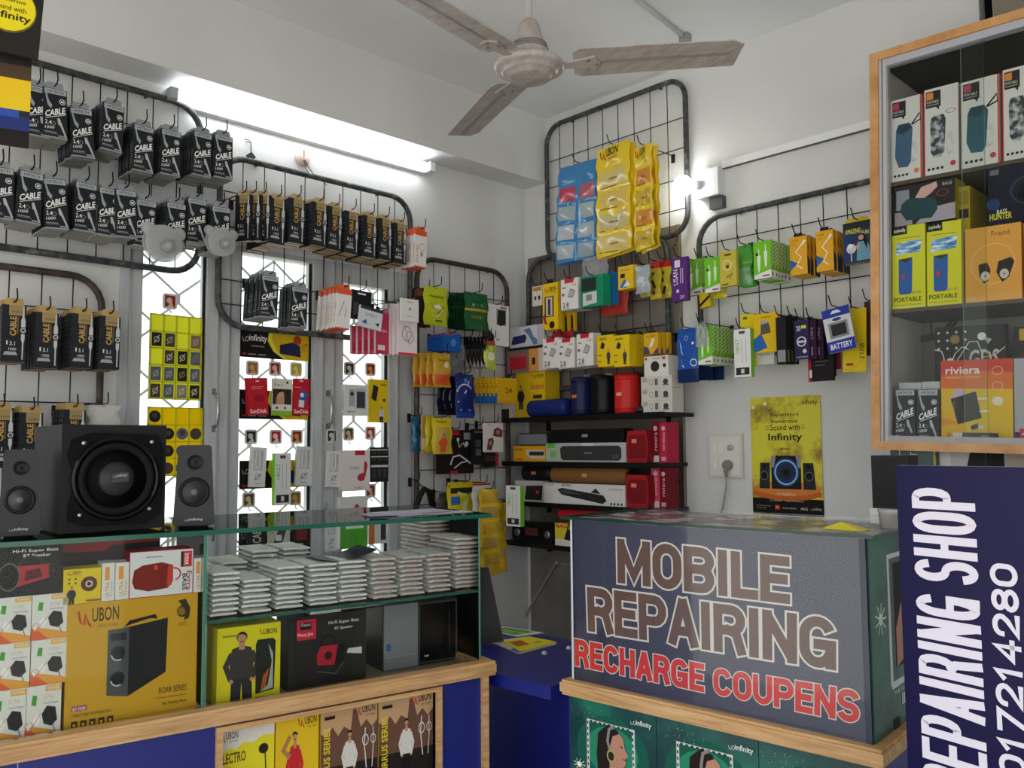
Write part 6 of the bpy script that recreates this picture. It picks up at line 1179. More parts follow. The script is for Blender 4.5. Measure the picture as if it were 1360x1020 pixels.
# ---- piles of paper packets
PILES = [(278, 319, 757, 820, 0), (320, 362, 769, 815, 0), (364, 405, 754, 811, 0), (408, 450, 750, 806, 0), (449, 489, 744, 799, 0), (492, 528, 743, 791, 1), (530, 565, 736, 786, 1), (567, 600, 733, 780, 1), (602, 633, 712, 777, 1)]
random.seed(21)
pk = {}
def packet(w, d, t, pink):
    m = MB(); nx, ny = 6, 6
    def zt_(u, v, top): return (t * (.93 + .07*math.sin(5*u + 3*v)) if top else t * .05 * (1 + math.sin(7*u + 2*v))) * (1 if 0 < u < 1 and 0 < v < 1 else (.72 if top else 1) ) + (t * .2 if not top and not (0 < u < 1 and 0 < v < 1) else 0)
    for top in (0, 1):
        vs = [(-w/2 + w*i/nx, d*j/ny, zt_(i/nx, j/ny, top)) for j in range(ny+1) for i in range(nx+1)]
        fs = [(j*(nx+1)+i, j*(nx+1)+i+1, (j+1)*(nx+1)+i+1, (j+1)*(nx+1)+i) for j in range(ny) for i in range(nx)]
        m.add(vs, fs if top else [q[::-1] for q in fs], 'paper', True)
    per = [(i, 0) for i in range(nx)] + [(nx, j) for j in range(ny)] + [(i, ny) for i in range(nx, 0, -1)] + [(0, j) for j in range(ny, 0, -1)]
    vs = []
    for i, j in per: vs += [(-w/2 + w*i/nx, d*j/ny, zt_(i/nx, j/ny, 0)), (-w/2 + w*i/nx, d*j/ny, zt_(i/nx, j/ny, 1))]
    n = len(per); m.add(vs, [(2*k, 2*((k+1) % n), 2*((k+1) % n)+1, 2*k+1) for k in range(n)], 'paper' if not pink else '#d9cbc4', False)
    m.box(-w*.3, -.0006, t*.38, w*.3, 0, t*.5, '#c9c4bc' if not pink else '#c08a80')
    m.box(-w/2 + .004, d*.3, t*.99, w/2 - .004, d*.31, t*1.0, '#b9bcc4')
    return m
TK = .0108
for p, (a, b2, t0, t1, pink) in enumerate(PILES):
    y = .035 + (.0 if p < 8 else .01); xa = LC.hit(a, t1, y)[0]; xb = LC.hit(b2, t1, y)[0]; w = xb - xa - .009
    n = max(3, round((LC.hit((a+b2)/2, t0, y)[1] - ZM) / (TK + .0004)))
    me = [packet(w, .145, TK, pink).mesh('paper_packet'), packet(w * .96, .14, TK, pink).mesh('paper_packet')]
    for k in range(n):
        x = (xa + xb)/2 + random.uniform(-.003, .003)
        o = ob('paper_packet', me[k % 2], None, LC.w(x, y + random.uniform(-.008, .008), ZM + .0006 + k * (TK + .0004)), (0, 0, LC.a + rad(random.uniform(-1.2, 1.2))))
        props(o, f"{'pinkish' if pink else 'white'} paper packet, {ordw(k)} from bottom in {ordw(p)} pile from case divider", 'paper packet', 'paper packets piled on the middle glass shelf')
    if p in (1, 2, 3, 8):   # second row behind, a little higher
        n2 = n + (2 if p != 8 else 3)
        for k in range(n2):
            o = ob('paper_packet', me[k % 2], None, LC.w((xa+xb)/2 - .004, y + .167 + random.uniform(-.003, .003), ZM + .0006 + k * (TK + .0004)), (0, 0, LC.a + rad(random.uniform(-1, 1))))
            props(o, f"paper packet, {ordw(k)} from bottom in the rear pile behind {ordw(p)} pile", 'paper packet', 'paper packets piled in the rear row')
# dark printed magazine over pile five
m = MB(); vs = []; W_, D_ = .15, .12
for j in range(7):
    for i in range(9): vs.append((-W_/2 + W_*i/8, D_*j/6, .010*math.sin(PI*i/8)*-1 + .014*(i/8)**2 + .012))
fs = [(j*9+i, j*9+i+1, (j+1)*9+i+1, (j+1)*9+i) for j in range(6) for i in range(8)]
m.add(vs, fs, '#3a3f46/g', True); m.add([(x, y, z - .003) for x, y, z in vs], [f_[::-1] for f_ in fs], '#c8c6c0')
x, z = LC.hit(463, 742, .05); o = ob('brochure', m, None, LC.w(x, .05, z - .008), (0, 0, LC.a)); props(o, 'curled dark glossy brochure lying on the packet piles', 'brochure')
# ---- left bay goods
def li(rc, mk, name, label, cat='box', zb=None, y=.03, group=None, yaw=0): return item(LC, rc, y, mk, name, label, cat, group, zb=zb, yaw=yaw)
UH = LC.rect(88, 800, 262, 967, .03)[3]
li((87, 800, 261, 967), lambda w, h: pbox(w, h, .12, '#c99a1e', F=[ubon_logo(.08, .80, .38, .96, '#3a2c14'), RG(.88, .86, .05, .02, '#3a2c14'), C(.87, .86, .035, '#8a6a1c'), P([(.84, .95), (.9, .96), (.94, .88), (.93, .8), (.89, .78), (.9, .86)], '#3a2c14'), T('ROAR', .85, .74, .91, .77, '#8a3a1c', 0, 0),
    P([(.3, .26), (.46, .23), (.46, .78), (.3, .77)], '#4a4d50'), P([(.46, .23), (.75, .38), (.76, .82), (.46, .78)], '#1c1c1e'), P([(.42, .78), (.46, .83), (.66, .86), (.68, .82), (.62, .83), (.48, .8)], '#1a1a1c'), C(.38, .58, .055, '#191a1b', 1.1), RG(.38, .58, .055, .01, '#b8bcc0', 1.1, 190, 300), C(.38, .38, .055, '#191a1b', 1.1), RG(.38, .38, .055, .01, '#b8bcc0', 1.1, 190, 300), R(.32, .68, .44, .74, '#26282a'),
    T('ROAR SERIES', .7, .21, .92, .26, '#4a3814', 0, 0), T('2.1 Wireless Multimedia Speaker', .67, .165, .92, .185, '#5a4414', 0, 0), T('Big Daddy Bass', .73, .11, .92, .14, '#3a2c14', 0, .004), R(.05, .175, .16, .215, '#a8506a'), T('BT-7000', .06, .18, .15, .205, '#f0e0e0', 0, 0), T('CONNECT EASILY WITH MOBILE TALK', .05, .13, .34, .155, '#4a3814', 0, 0)] + [R(.05 + .065*k, .04, .095 + .065*k, .1, '#3a2c14') for k in range(5)] + [C(.072 + .065*k, .07, .012, '#d8a82a') for k in range(5)]),
   'speaker_box', 'large mustard yellow tower speaker box in the left glass case', 'speaker box', ZF)
rows = [((-12, 945, 32, 991), (33, 938, 80, 985)), ((-10, 887, 38, 942), (40, 878, 87, 938)), ((-8, 828, 39, 887), (41, 820, 88, 880))]
RH = LC.rect(40, 878, 87, 938, .03)[3]
def chb(w, h):
    return pbox(w, h, .06, '#dedbd4', F=[P([(0, 0), (1, 0), (1, .12), (.5, .22), (0, .3)], '#e09a3c'), P([(0, 0), (.5, 0), (.2, .2), (0, .25)], '#d8603a'), R(.55, .88, .98, .98, '#e0a83a'), T('POWER', .6, .9, .94, .96, '#f4ead8', 0, 0), T('ULTRA', .5, .74, .8, .82, '#c9b48a', 0, 0), T('Travel Charger', .5, .64, .92, .69, '#5a5450', 0, 0), P([(.16, .66), (.3, .64), (.32, .82), (.2, .84)], '#4a9a3c'), P([(.02, .28), (.1, .36), (.18, .28), (.1, .2)], '#efe9e2'), RG(.12, .3, .1, .012, '#b8503c'), P([(.2, .38), (.32, .5), (.44, .38), (.32, .26)], '#f0ece6'), LN([(.04, .34), (.2, .26), (.44, .5)], .014, '#b8503c'), P([(.46, .48), (.6, .62), (.84, .58), (.9, .34), (.74, .24), (.52, .3)], '#242322'), LN([(.78, .28), (.84, .14)], .02, '#242322')])
for r_, row in enumerate(rows):
    for c_, rc in enumerate(row):
        x0, z0, w, h = LC.rect(*rc, .03)
        li(rc, lambda w, h: chb(LC.rect(40, 878, 87, 938, .03)[2], RH + (DF if r_ == 0 else 0)), 'charger_box', f"white travel charger box, {['bottom', 'middle', 'top'][r_]} row, {['left', 'right'][c_]} column", 'charger box', ZF + (DF if r_ else 0) + r_*(RH + .0006), group='white travel charger boxes in the left case')
z3 = ZF + DF + 3*(RH + .0006)
li((-20, 728, 82, 822), lambda w, h: pbox(w, min(h, ZT - .004 - z3), .10, '#1f1d1d', F=[T('Hi-Fi Super Bass', .34, .86, .94, .94, '#dedad4', 0, .01), T('BT Speaker', .48, .76, .84, .84, '#dedad4', 0, .01), RG(.58, .6, .17, .03, '#3a383a', .9, 0, 180), P([(.14, .26), (.36, .32), (.34, .58), (.16, .52)], '#111'), P([(.36, .18), (.84, .34), (.9, .46), (.84, .62), (.36, .6)], '#a8323c'), C(.3, .4, .14, '#151515', 1.5), RG(.3, .4, .14, .015, '#5a5a5a', 1.5), P([(.5, .3), (.74, .36), (.7, .54), (.52, .5)], '#5a2226'), R(.82, .34, .88, .6, '#2a2a2a')]),
   'speaker_box', 'black hi-fi speaker box with red speaker on white charger boxes', 'speaker box', z3)
zU = ZF + UH + .0008
li((84, 757, 134, 803), lambda w, h: pbox(w, h, .06, '#dcc21c', F=[C(.68, .55, .22, '#5a2c1c'), C(.68, .55, .1, '#c8c0b0'), C(.68, .55, .06, '#2a2020'), man(.22, 0, .52, '#2b2a2e', k=.85), ubon_logo(.1, .8, .45, .95, '#4a3814'), C(.15, .72, .03, '#4a3814'), C(.32, .72, .03, '#4a3814'), C(.15, .6, .03, '#4a3814'), C(.32, .6, .03, '#4a3814'), R(.6, .04, 1, .1, '#a85a1c')]), 'speaker_box', 'small yellow box with suited man, on mustard box', 'speaker box', zU)
def ultra(w, h): return pbox(w, h, .06, '#dedad2', F=[R(.25, .55, .6, .9, '#e0923a'), T('ULTRA', .3, .1, .6, .5, '#d08a3a', 90), T('Travel', .7, .1, .85, .5, '#8a8680', 90, 0)])
for i, rc in enumerate([(135, 751, 152, 801), (153, 750, 171, 799), (257, 745, 271, 790)]):
    li(rc, ultra, 'charger_box', ['narrow white orange charger box beside small yellow box', 'narrow white orange charger box touching red white speaker box', 'narrow white orange charger box beside the case divider'][i], 'charger box', zU, group='narrow white charger boxes')
li((172, 735, 256, 795), lambda w, h: pbox(w, h, .08, '#dcdcda', top='#8a2026', left='#9a2028', F=[LN([(0, 0), (1, 0), (1, 1), (0, 1), (0, 0)], .015, '#b82830'), P([(.04, .35), (.08, .2), (.3, .12), (.6, .16), (.68, .3), (.68, .66), (.5, .74), (.2, .7), (.07, .6)], '#7d2018'), P([(.58, .2), (.66, .22), (.68, .64), (.6, .68)], '#c83a28'), RG(.7, .46, .11, .025, '#c83a28', 1, -80, 100), R(.38, .58, .43, .68, '#d8503a'), R(.84, .6, .98, .95, '#c8283a'), T('intex', .86, .64, .95, .9, '#f0e0e0', -90), T('Extra', .9, .08, .98, .5, '#b02838', -90), T('BASS', .83, .08, .9, .45, '#2a2828', -90, .02), R(.8, .6, .84, .95, '#2a2828'), R(.25, .86, .5, .88, '#8a8a88')]), 'speaker_box', 'white and red speaker box with handled red speaker', 'speaker box', zU)
li((79, 722, 212, 790), lambda w, h: pbox(w, h, .12, '#2a2426', F=[P([(0, 1), (1, 1), (1, .96), (.5, .93), (.44, .82), (0, .84)], '#b02830')]), 'speaker_box', 'dark box with red band at the back of the left case', 'speaker box', zU, y=.14)
# ---- right bay, lower level
li((288, 838, 372, 941), lambda w, h: pbox(w, h, .09, '#ddd01e', F=[man(.38, .0, .92, '#3c3836', k=1.1), T('UBON', .72, .86, .94, .93, '#3a3414'), LN([(.66, .94), (.69, .86), (.72, .88)], .012, '#b5331c'), R(.08, .88, .35, .9, '#8a8420'), P([(.6, .1), (.9, .13), (.92, .76), (.88, .8), (.63, .8), (.6, .74)], '#23261f'), P([(.68, .12), (.8, .2), (.86, .5), (.8, .74), (.88, .6), (.88, .15)], '#a8b0a0'), P([(.68, .12), (.76, .18), (.82, .42), (.72, .32)], '#b0562c')]), 'headphone_box', 'bright yellow box with bearded man in dark jumper', 'headphone box', ZF, y=.04)
a = MB(); x0_, z0_, w0_, h0_ = LC.rect(288, 838, 372, 941, .04); a.tube([(-.028, 0, 0), (-.018, 0, .007), (.018, 0, .007), (.028, 0, 0)], .0022, '#2c241c/s', n=6)
ob('carry_handle', a, ALL[-1][0], (0, .045, h0_ + .0022))
li((383, 846, 486, 941), lambda w, h: pbox(w, h, .09, '#2c2926', F=[P([(.1, .68), (.34, .68), (.34, .96), (.1, .96)], '#c8283a'), R(.14, .82, .28, .92, '#1c1a1a'), T('Classic', .15, .87, .27, .91, '#ddd', 0, 0), T('Musty Jam', .11, .72, .3, .78, '#eee', 0, 0), T('Hi-Fi Super Bass', .5, .84, .9, .9, '#dcd8d0', 0, .006), T('BT Speaker', .58, .76, .82, .81, '#dcd8d0', 0, .006), RG(.5, .6, .1, .02, '#1a1818'), P([(.36, .3), (.58, .28), (.62, .56), (.4, .56), (.35, .45)], '#b02834'), P([(.58, .28), (.7, .3), (.72, .56), (.62, .56)], '#1c1a1a'), C(.5, .42, .05, '#3a1c1e'), P([(.74, .42), (.94, .38), (.94, .48), (.76, .48)], '#cfcdc8'), LN([(.35, .22), (.6, .15), (.7, .3)], .01, '#6a6662')]), 'speaker_box', 'dark hi-fi speaker box with small red speaker, lower level', 'speaker box', ZF, y=.07)
wbz = ZF + LC.rect(383, 846, 486, 941, .07)[3] + .001
x0_, z0_, w0_, h0_ = LC.rect(412, 808, 453, 846, .08)
o = ob('accessory_box', pbox(w0_, min(h0_, ZM - .008 - wbz), .06, '#d6d1ca', left='#a8a098', F=[], L=[R(.2, .5, .5, .9, '#a83238')]), None, LC.w(x0_, .08, wbz), (0, 0, LC.a)); props(o, 'plain white box on top of the dark hi-fi box', 'box')
pc = root('desktop_computer', 'black and silver desktop computer box low in the display case', 'computer', LC.w(LC.hit(566, 880, .10)[0], .11, ZF), (0, 0, LC.a))
cx0 = LC.hit(510, 880, .10)[0] - LC.hit(566, 880, .10)[0]; cx1 = min(LC.hit(624, 870, .10)[0], -.012) - LC.hit(566, 880, .10)[0]; cm = LC.hit(557, 880, .10)[0] - LC.hit(566, 880, .10)[0]; ch_ = .166
m = MB(); m.box(cx0, 0, 0, cx1, .22, ch_, '#1a1a1b/s'); ob('housing', m, pc)
m = MB(); m.box(cx0 + .002, -.006, .002, cm - .002, 0, ch_ - .002, '#7d7f80/s'); m.box(cx0 + .01, -.0075, .03, cm - .008, -.006, .034, '#d0d2d4/m'); m.box(cx0 + .008, -.0075, .05, cx0 + .02, -.006, .068, '#3a5a98'); ob('silver_panel', m, pc)
m = MB(); m.box(cm, -.006, .004, cx1 - .002, 0, ch_ - .004, '#3c3f40/s'); m.box(cm + .004, -.008, .010, cx1 - .008, -.006, ch_ - .01, '#0c0c0e/k'); m.box(cm + .016, -.0085, .022, cm + .028, -.008, .026, '#b8babc/s'); m.box(cx1 - .028, -.0085, .03, cx1 - .026, -.008, ch_ - .03, '#3a3a3c/s'); ob('glossy_panel', m, pc)
m = MB(); m.box(-.16, .0, 0, .14, .2, .004, '#2c2426/g'); o = ob('dark_board', m, None, LC.w(LC.hit(530, 812, .1)[0] - .01, .09, ZF + ch_ + .0008), (0, 0, LC.a)); props(o, 'dark glossy board lying on top of the computer', 'board')
# ---- niche goods
NZ = nz - .205
def ni(rc, mk, name, label, cat, y=.015, zb=None): return item(LC, rc, y, mk, name, label, cat, zb=NZ if zb is None else zb)
NH = (nz - .018) - NZ
def fixh(f): return lambda w, h: f(w, NH)
ni((290, 967, 364, 1060), fixh(lambda w, h: pbox(w, h, .05, '#ded02a', F=[P([(0, .78), (.1, .74), (.2, .78), (.3, .75), (.45, .82), (.6, .79), (.8, .86), (1, .84), (1, 1), (0, 1)], '#dcd6c8'), ubon_logo(.02, .84, .34, .96, '#3a3026'), T('ELECTRO', .02, .60, .48, .72, '#5a4a1c', 0, .02), T('Series', .02, .52, .22, .58, '#6a5a1c', 0, 0), R(.03, .45, .4, .46, '#8a7a1c'), R(.03, .40, .35, .41, '#8a7a1c'), C(.8, .7, .09, '#26221e'), LN([(.83, .65), (.85, .4), (.8, .1)], .02, '#26221e'), C(.62, .38, .1, '#26221e'), R(.45, .36, .52, .44, '#e8e4da')])), 'earphone_box', 'yellow and white earphone box, leftmost in the counter niche', 'earphone box')
ni((366, 953, 423, 1040), fixh(lambda w, h: pbox(w, h, .05, '#ddb824', F=[ubon_logo(.52, .84, .95, .98, '#3a2c14'), man(.44, -.1, .95, '#c02a30', k=.75), P([(.3, .5), (.12, .62), (.3, .8), (.36, .76), (.22, .62), (.36, .56)], '#a8784e'), T('TRULY BEAT', .5, .1, .9, .16, '#5a4414', 0, 0)])), 'earphone_box', 'yellow box with man in red shirt in the counter niche', 'earphone box')
def cirrus(w, h): return pbox(w, h, .05, '#2c2420', left='#d8b424', F=[R(0, .62, 1, 1, '#c09a72'), P([(0, .3), (1, .3), (1, .78), (.9, .7), (.8, .8), (.7, .72), (.62, .95), (.56, .95), (.52, .7), (.4, .76), (.3, .66), (.2, .78), (.1, .68), (0, .72)], '#6a4a3c'), R(0, 0, 1, .3, '#26201e'), T('CIRRUS SERIES', .05, .05, .16, .78, '#dcc22c', 90, .02), ubon_logo(.6, .84, .96, 1.0, '#3a2418'), man(.5, .0, .72, '#d4d0c8', legs='#1c1a1a', k=.7), LN([(.78, .7), (.76, .5), (.8, .2)], .02, '#cfcac2'), RG(.78, .55, .06, .015, '#cfcac2', 1.6), RG(.92, .55, .05, .012, '#cfcac2', 1.6), LN([(.92, .7), (.92, .45), (.9, .2)], .015, '#cfcac2'), R(.06, .88, .24, .92, '#2a1c1a')])
ni((426, 938, 501, 1025), fixh(cirrus), 'earphone_box', 'brown city skyline earphone box, left of the pair', 'earphone box')
ni((503, 922, 575, 1008), fixh(cirrus), 'earphone_box', 'brown city skyline earphone box, right of the pair', 'earphone box')
z4 = nz - .415 + .0
for i, (rc, c, lb) in enumerate([((488, 1003, 537, 1060), '#d8d3cb', 'plain white box on the lower niche shelf'), ((540, 1000, 576, 1060), '#3a3838', 'dark grey printed box on the lower niche shelf')]):
    x0_, z0_, w0_, h0_ = LC.rect(*rc, .03)
    o = ob('accessory_box', pbox(w0_, min(LC.hit((rc[0]+rc[2])/2, rc[1], .03)[1], NZ - .014) - z4, .05, c, F=[R(.2, .9, .6, .94, '#8a8a8a')]), None, LC.w(x0_, .03, z4), (0, 0, LC.a)); props(o, lb, 'box')
# ---- papers on the counter top
for i, (u, v, ww, dd, c, an, lb) in enumerate([(548, 676, .20, .10, '#b9b4c8', 4, 'lilac tinted paper sheets lying on the glass counter, top one'), (520, 678, .15, .09, '#a8a4b4', -8, 'lilac grey folded paper under the top sheets'), (566, 679, .22, .06, '#c8c4cc', 1, 'long white sheet at the counter glass front edge')]):
    x, z = LC.hit(u, v, .12); m = MB(); m.box(-ww/2, -dd/2, 0, ww/2, dd/2, .0012, c)
    m.draw([LN([(.1, .3), (.5, .5), (.9, .4)], .01, '#8a86a0'), LN([(.2, .8), (.7, .6)], .01, '#e8e6f0')], lambda a_, b_, e_: (-ww/2 + ww*a_, -dd/2 + dd*b_, .0012 + e_), ww, dd)
    o = ob('paper_sheet', m, None, LC.w(x, .13 - .02*i, ZT + .0106 + .0016*(2 - i)), (0, 0, LC.a + rad(an))); props(o, lb, 'paper')
# ================================================================ speakers on the counter
ZS_ = ZT + .0105
x0_, z0_, w0_, h0_ = LC.rect(79, 564, 222, 707, .06)
sub = root('subwoofer', 'big black subwoofer standing between two small speakers', 'speaker', LC.w(x0_, .06, ZS_), (0, 0, LC.a + rad(7)))
m = MB(); m.box(-w0_/2, 0, .004, w0_/2, .24, h0_, 'carbon', front='#262627/r'); ob('cabinet', m, sub)
m = MB(); cz = h0_*.5; s_ = w0_*.47
oct_ = [(-s_*.92, -s_*.55), (-s_*.92, -s_*.86), (-s_*.6, -s_*.98), (s_*.6, -s_*.98), (s_*.94, -s_*.8), (s_*.98, -s_*.2), (s_*.98, s_*.6), (s_*.86, s_*.94), (-s_*.5, s_*.98), (-s_*.88, s_*.84), (-s_*.96, s_*.5), (-s_*.86, s_*.2), (-s_*.86, -s_*.3)]
m.prism([(a_, cz + b_) for a_, b_ in oct_], -.008, 0, '#070708/k')
m.lathe([(s_*.90, .008), (s_*.90, .015), (s_*.86, .019), (s_*.80, .017), (s_*.77, .010), (s_*.77, .004)], '#070708/k', (0, 0, cz), 'y', 56); ob('glossy_baffle', m, sub)
m = MB(); m.lathe([(s_*.79, .010), (s_*.76, .018), (s_*.70, .021), (s_*.64, .017), (s_*.61, .010)], '#161617/r', (0, 0, cz), 'y', 56); ob('rubber_surround', m, sub)
m = MB(); m.lathe([(s_*.62, .012), (s_*.40, -.004 + .009), (s_*.38, .0055)], '#1e1d1f/s', (0, 0, cz), 'y', 56); ob('cone', m, sub)
m = MB(); m.lathe([(s_*.385, .006), (s_*.36, .012), (s_*.25, .019), (s_*.12, .022), (0, .0225)], '#323133/s', (0, 0, cz), 'y', 48); dc = ob('dust_cap', m, sub)
m = MB(); m.add([(-.014, -.0265, cz - .008), (.020, -.0250, cz - .006), (.021, -.0245, cz + .014), (-.013, -.026, cz + .012)], [(0, 1, 2, 3)], '#4a494b/g'); m.draw(infinity_logo(.08, .35, .92, .85, '#b0afb0'), lambda u, v, e: (-.014 + .034*u, -.0266 - e + .0015*u, cz - .008 + .02*v + .002*u), .034, .02); ob('film_sticker', m, dc)
for a_, b_ in ((-.66, .76), (.72, .78), (-.7, -.74), (.7, -.68)):
    m = MB(); m.lathe([(.0042, .008), (.004, .0105), (.0, .011)], '#c8c8c8/m', (s_*a_, 0, cz + s_*b_), 'y', 16); ob('screw', m, sub)
def sat(rc, y, yaw, label):
    x0, z0, w, h = LC.rect(*rc, y)
    t = root('satellite_speaker', label, 'speaker', LC.w(x0, y, ZS_), (0, 0, LC.a + rad(yaw)))
    m = MB(); tw, bw = w*.40, w*.5; pts = []
    def corner(cx, cz, r, a0, n=6): return [(cx + r*math.cos(rad(a0 + 90*k/n)), cz + r*math.sin(rad(a0 + 90*k/n))) for k in range(n+1)]
    pts = corner(tw - .008, h - .008, .008, 0) + corner(-tw + .008, h - .008, .008, 90) + corner(-bw + .007, .012, .007, 180) + corner(bw - .007, .012, .007, 270)
    m.prism(pts, 0, .075, '#343336/s', '#161617/s'); m.box(-bw*.7, .01, 0, bw*.7, .065, .006, '#0f0f10/r'); ob('cabinet', m, t)
    m = MB(); r = w*.165; m.lathe([(r*1.15, 0), (r*1.12, .003), (r, .0035), (r*.9, .0008), (r*.2, .0045), (0, .005)], '#151516/s', (0, 0, h*.79), 'y', 32); ob('tweeter', m, t)
    m = MB(); r = w*.34; m.lathe([(r*1.1, 0), (r*1.08, .004), (r*.95, .006), (r*.85, .003)], '#121213/s', (0, 0, h*.43), 'y', 40); m.lathe([(r*.84, .0035), (r*.35, .0012), (r*.3, .003), (0, .005)], '#6a686a/s', (0, 0, h*.43), 'y', 40); ob('woofer', m, t)
    m = MB(); m.draw(infinity_logo(.28, .07, .72, .12, '#c4c3c4'), lambda u, v, e: (-w/2 + u*w, -.0003 - e, v*h), w, h); ob('brand_lettering', m, t)
sat((-2, 592, 55, 710), .05, -3, 'small black two-way speaker cut by the left picture edge')
sat((231, 589, 285, 699), .06, -14, 'small black two-way speaker right of the subwoofer')

# ================================================================ corner desk between the counters
m = MB(); dp = [(-1.68, 1.545), (-1.470, 1.555), (-1.505, 1.96), (-2.15, 1.975), (-2.09, 1.60)]
n = len(dp); vs = [(x, y, .728) for x, y in dp] + [(x, y, .76) for x, y in dp]
m.add(vs, [tuple(range(n))[::-1], tuple(range(n, 2*n))] + [(i, (i+1) % n, (i+1) % n + n, i+n) for i in range(n)], 'blue')
dk = root('corner_desk', 'low blue desk joining the two counters', 'desk', (-1.75, 1.76, 0)); md = m
md.v = [(x + 1.75, y - 1.76, z) for x, y, z in md.v]; ob('desk_top', md, dk)
m = MB(); m.box(-.28, .0, 0, .26, .012, .728, 'blue'); m.box(-.35, .2, 0, .29, .21, .728, 'blue'); ob('desk_panel', m, dk)
def dpt(px_, py_, z):
    r = cF + cR * (px_ - 680) / FPX - cU * (py_ - 510) / FPX; t = (z - CH) / r[2]; p = cO + r*t; return p[0], p[1]
def flat(pts, z, t, col, name, label, cat, ops=None):
    P_ = [dpt(a_, b_, z) for a_, b_ in pts]; c_ = np.mean(P_, axis=0); n = len(P_)
    vs = [(x - c_[0], y - c_[1], h) for h in (0, t) for x, y in P_]; m = MB()
    m.add(vs, [tuple(range(n))[::-1], tuple(range(n, 2*n))] + [(i, (i+1) % n, (i+1) % n + n, i+n) for i in range(n)], col)
    if ops:
        q = [(x - c_[0], y - c_[1]) for x, y in P_]
        m.draw(ops, lambda u, v, e: ((q[0][0]*(1-u)+q[1][0]*u)*(1-v) + (q[3][0]*(1-u)+q[2][0]*u)*v, (q[0][1]*(1-u)+q[1][1]*u)*(1-v) + (q[3][1]*(1-u)+q[2][1]*u)*v, t + e), .2, .12)
    o = ob(name, m, None, (c_[0], c_[1], z)); props(o, label, cat)
flat([(688, 846), (722, 841), (668, 832), (640, 836)][::1], .7606, .0015, '#d2d8cc', 'printed_leaflet', 'green and white printed leaflet at the back of the blue desk', 'leaflet', [R(.1, .15, .9, .85, '#5f9a3c'), R(.48, .1, .52, .9, '#e0e4d8'), C(.3, .5, .1, '#8ab86a')])
flat([(689, 869), (739, 856), (702, 847), (652, 853)], .7606, .004, '#d8cdb8', 'magazine', 'open magazine with blue corner under the yellow booklet', 'magazine', [P([(0, 0), (.2, 0), (.2, .3), (0, .3)], '#2c6ab8'), R(.2, .2, .6, .8, '#c09a70')])
flat([(691, 866), (739, 853), (703, 846), (668, 852)], .7650, .002, '#dcd42a', 'booklet', 'bright yellow booklet lying open on the blue desk', 'booklet', [P([(.1, .35), (.45, .3), (.5, .8), (.1, .8)], '#b8602c'), T('EASY', .62, .25, .82, .42, '#2c5a9a', 0, .01)])
for i, (u, v) in enumerate([(723, 868), (755, 861)]):
    x, y = dpt(u, v, .762); m = MB(); m.box(-.006, -.005, 0, .006, .005, .005, '#dddcd8/s'); m.box(-.004, -.004, .005, .004, .004, .008, '#eeeeea/s')
    o = ob('plastic_clip', m, None, (x, y, .7602), (0, 0, .5*i)); props(o, ['small white plastic clip on blue desk, left one', 'small white plastic clip on blue desk, by repairing sign'][i], 'clip')
x, y = dpt(664, 855, .762); m = MB()
TB = Fr(x, y, 45)
tq = [TB.hit(u, v, h) for u, v, h in ((632, 857, 0), (669, 852, 0), (649, 754, .03), (634, 754, .03))]; tb = tq[0][1]
m.add([(a_[0], yy + dd, max(a_[1] - .7606, 0)) for dd in (0, .01) for a_, yy in zip(tq, (0, 0, .03, .03))], [(0, 1, 2, 3), (7, 6, 5, 4), (0, 4, 5, 1), (1, 5, 6, 2), (2, 6, 7, 3), (3, 7, 4, 0)], '#231f20/s')
o = ob('leaning_tablet', m, None, (x, y, .7606), (0, 0, TB.a)); props(o, 'dark flat tablet leaning upright at the end of the glass case', 'tablet')

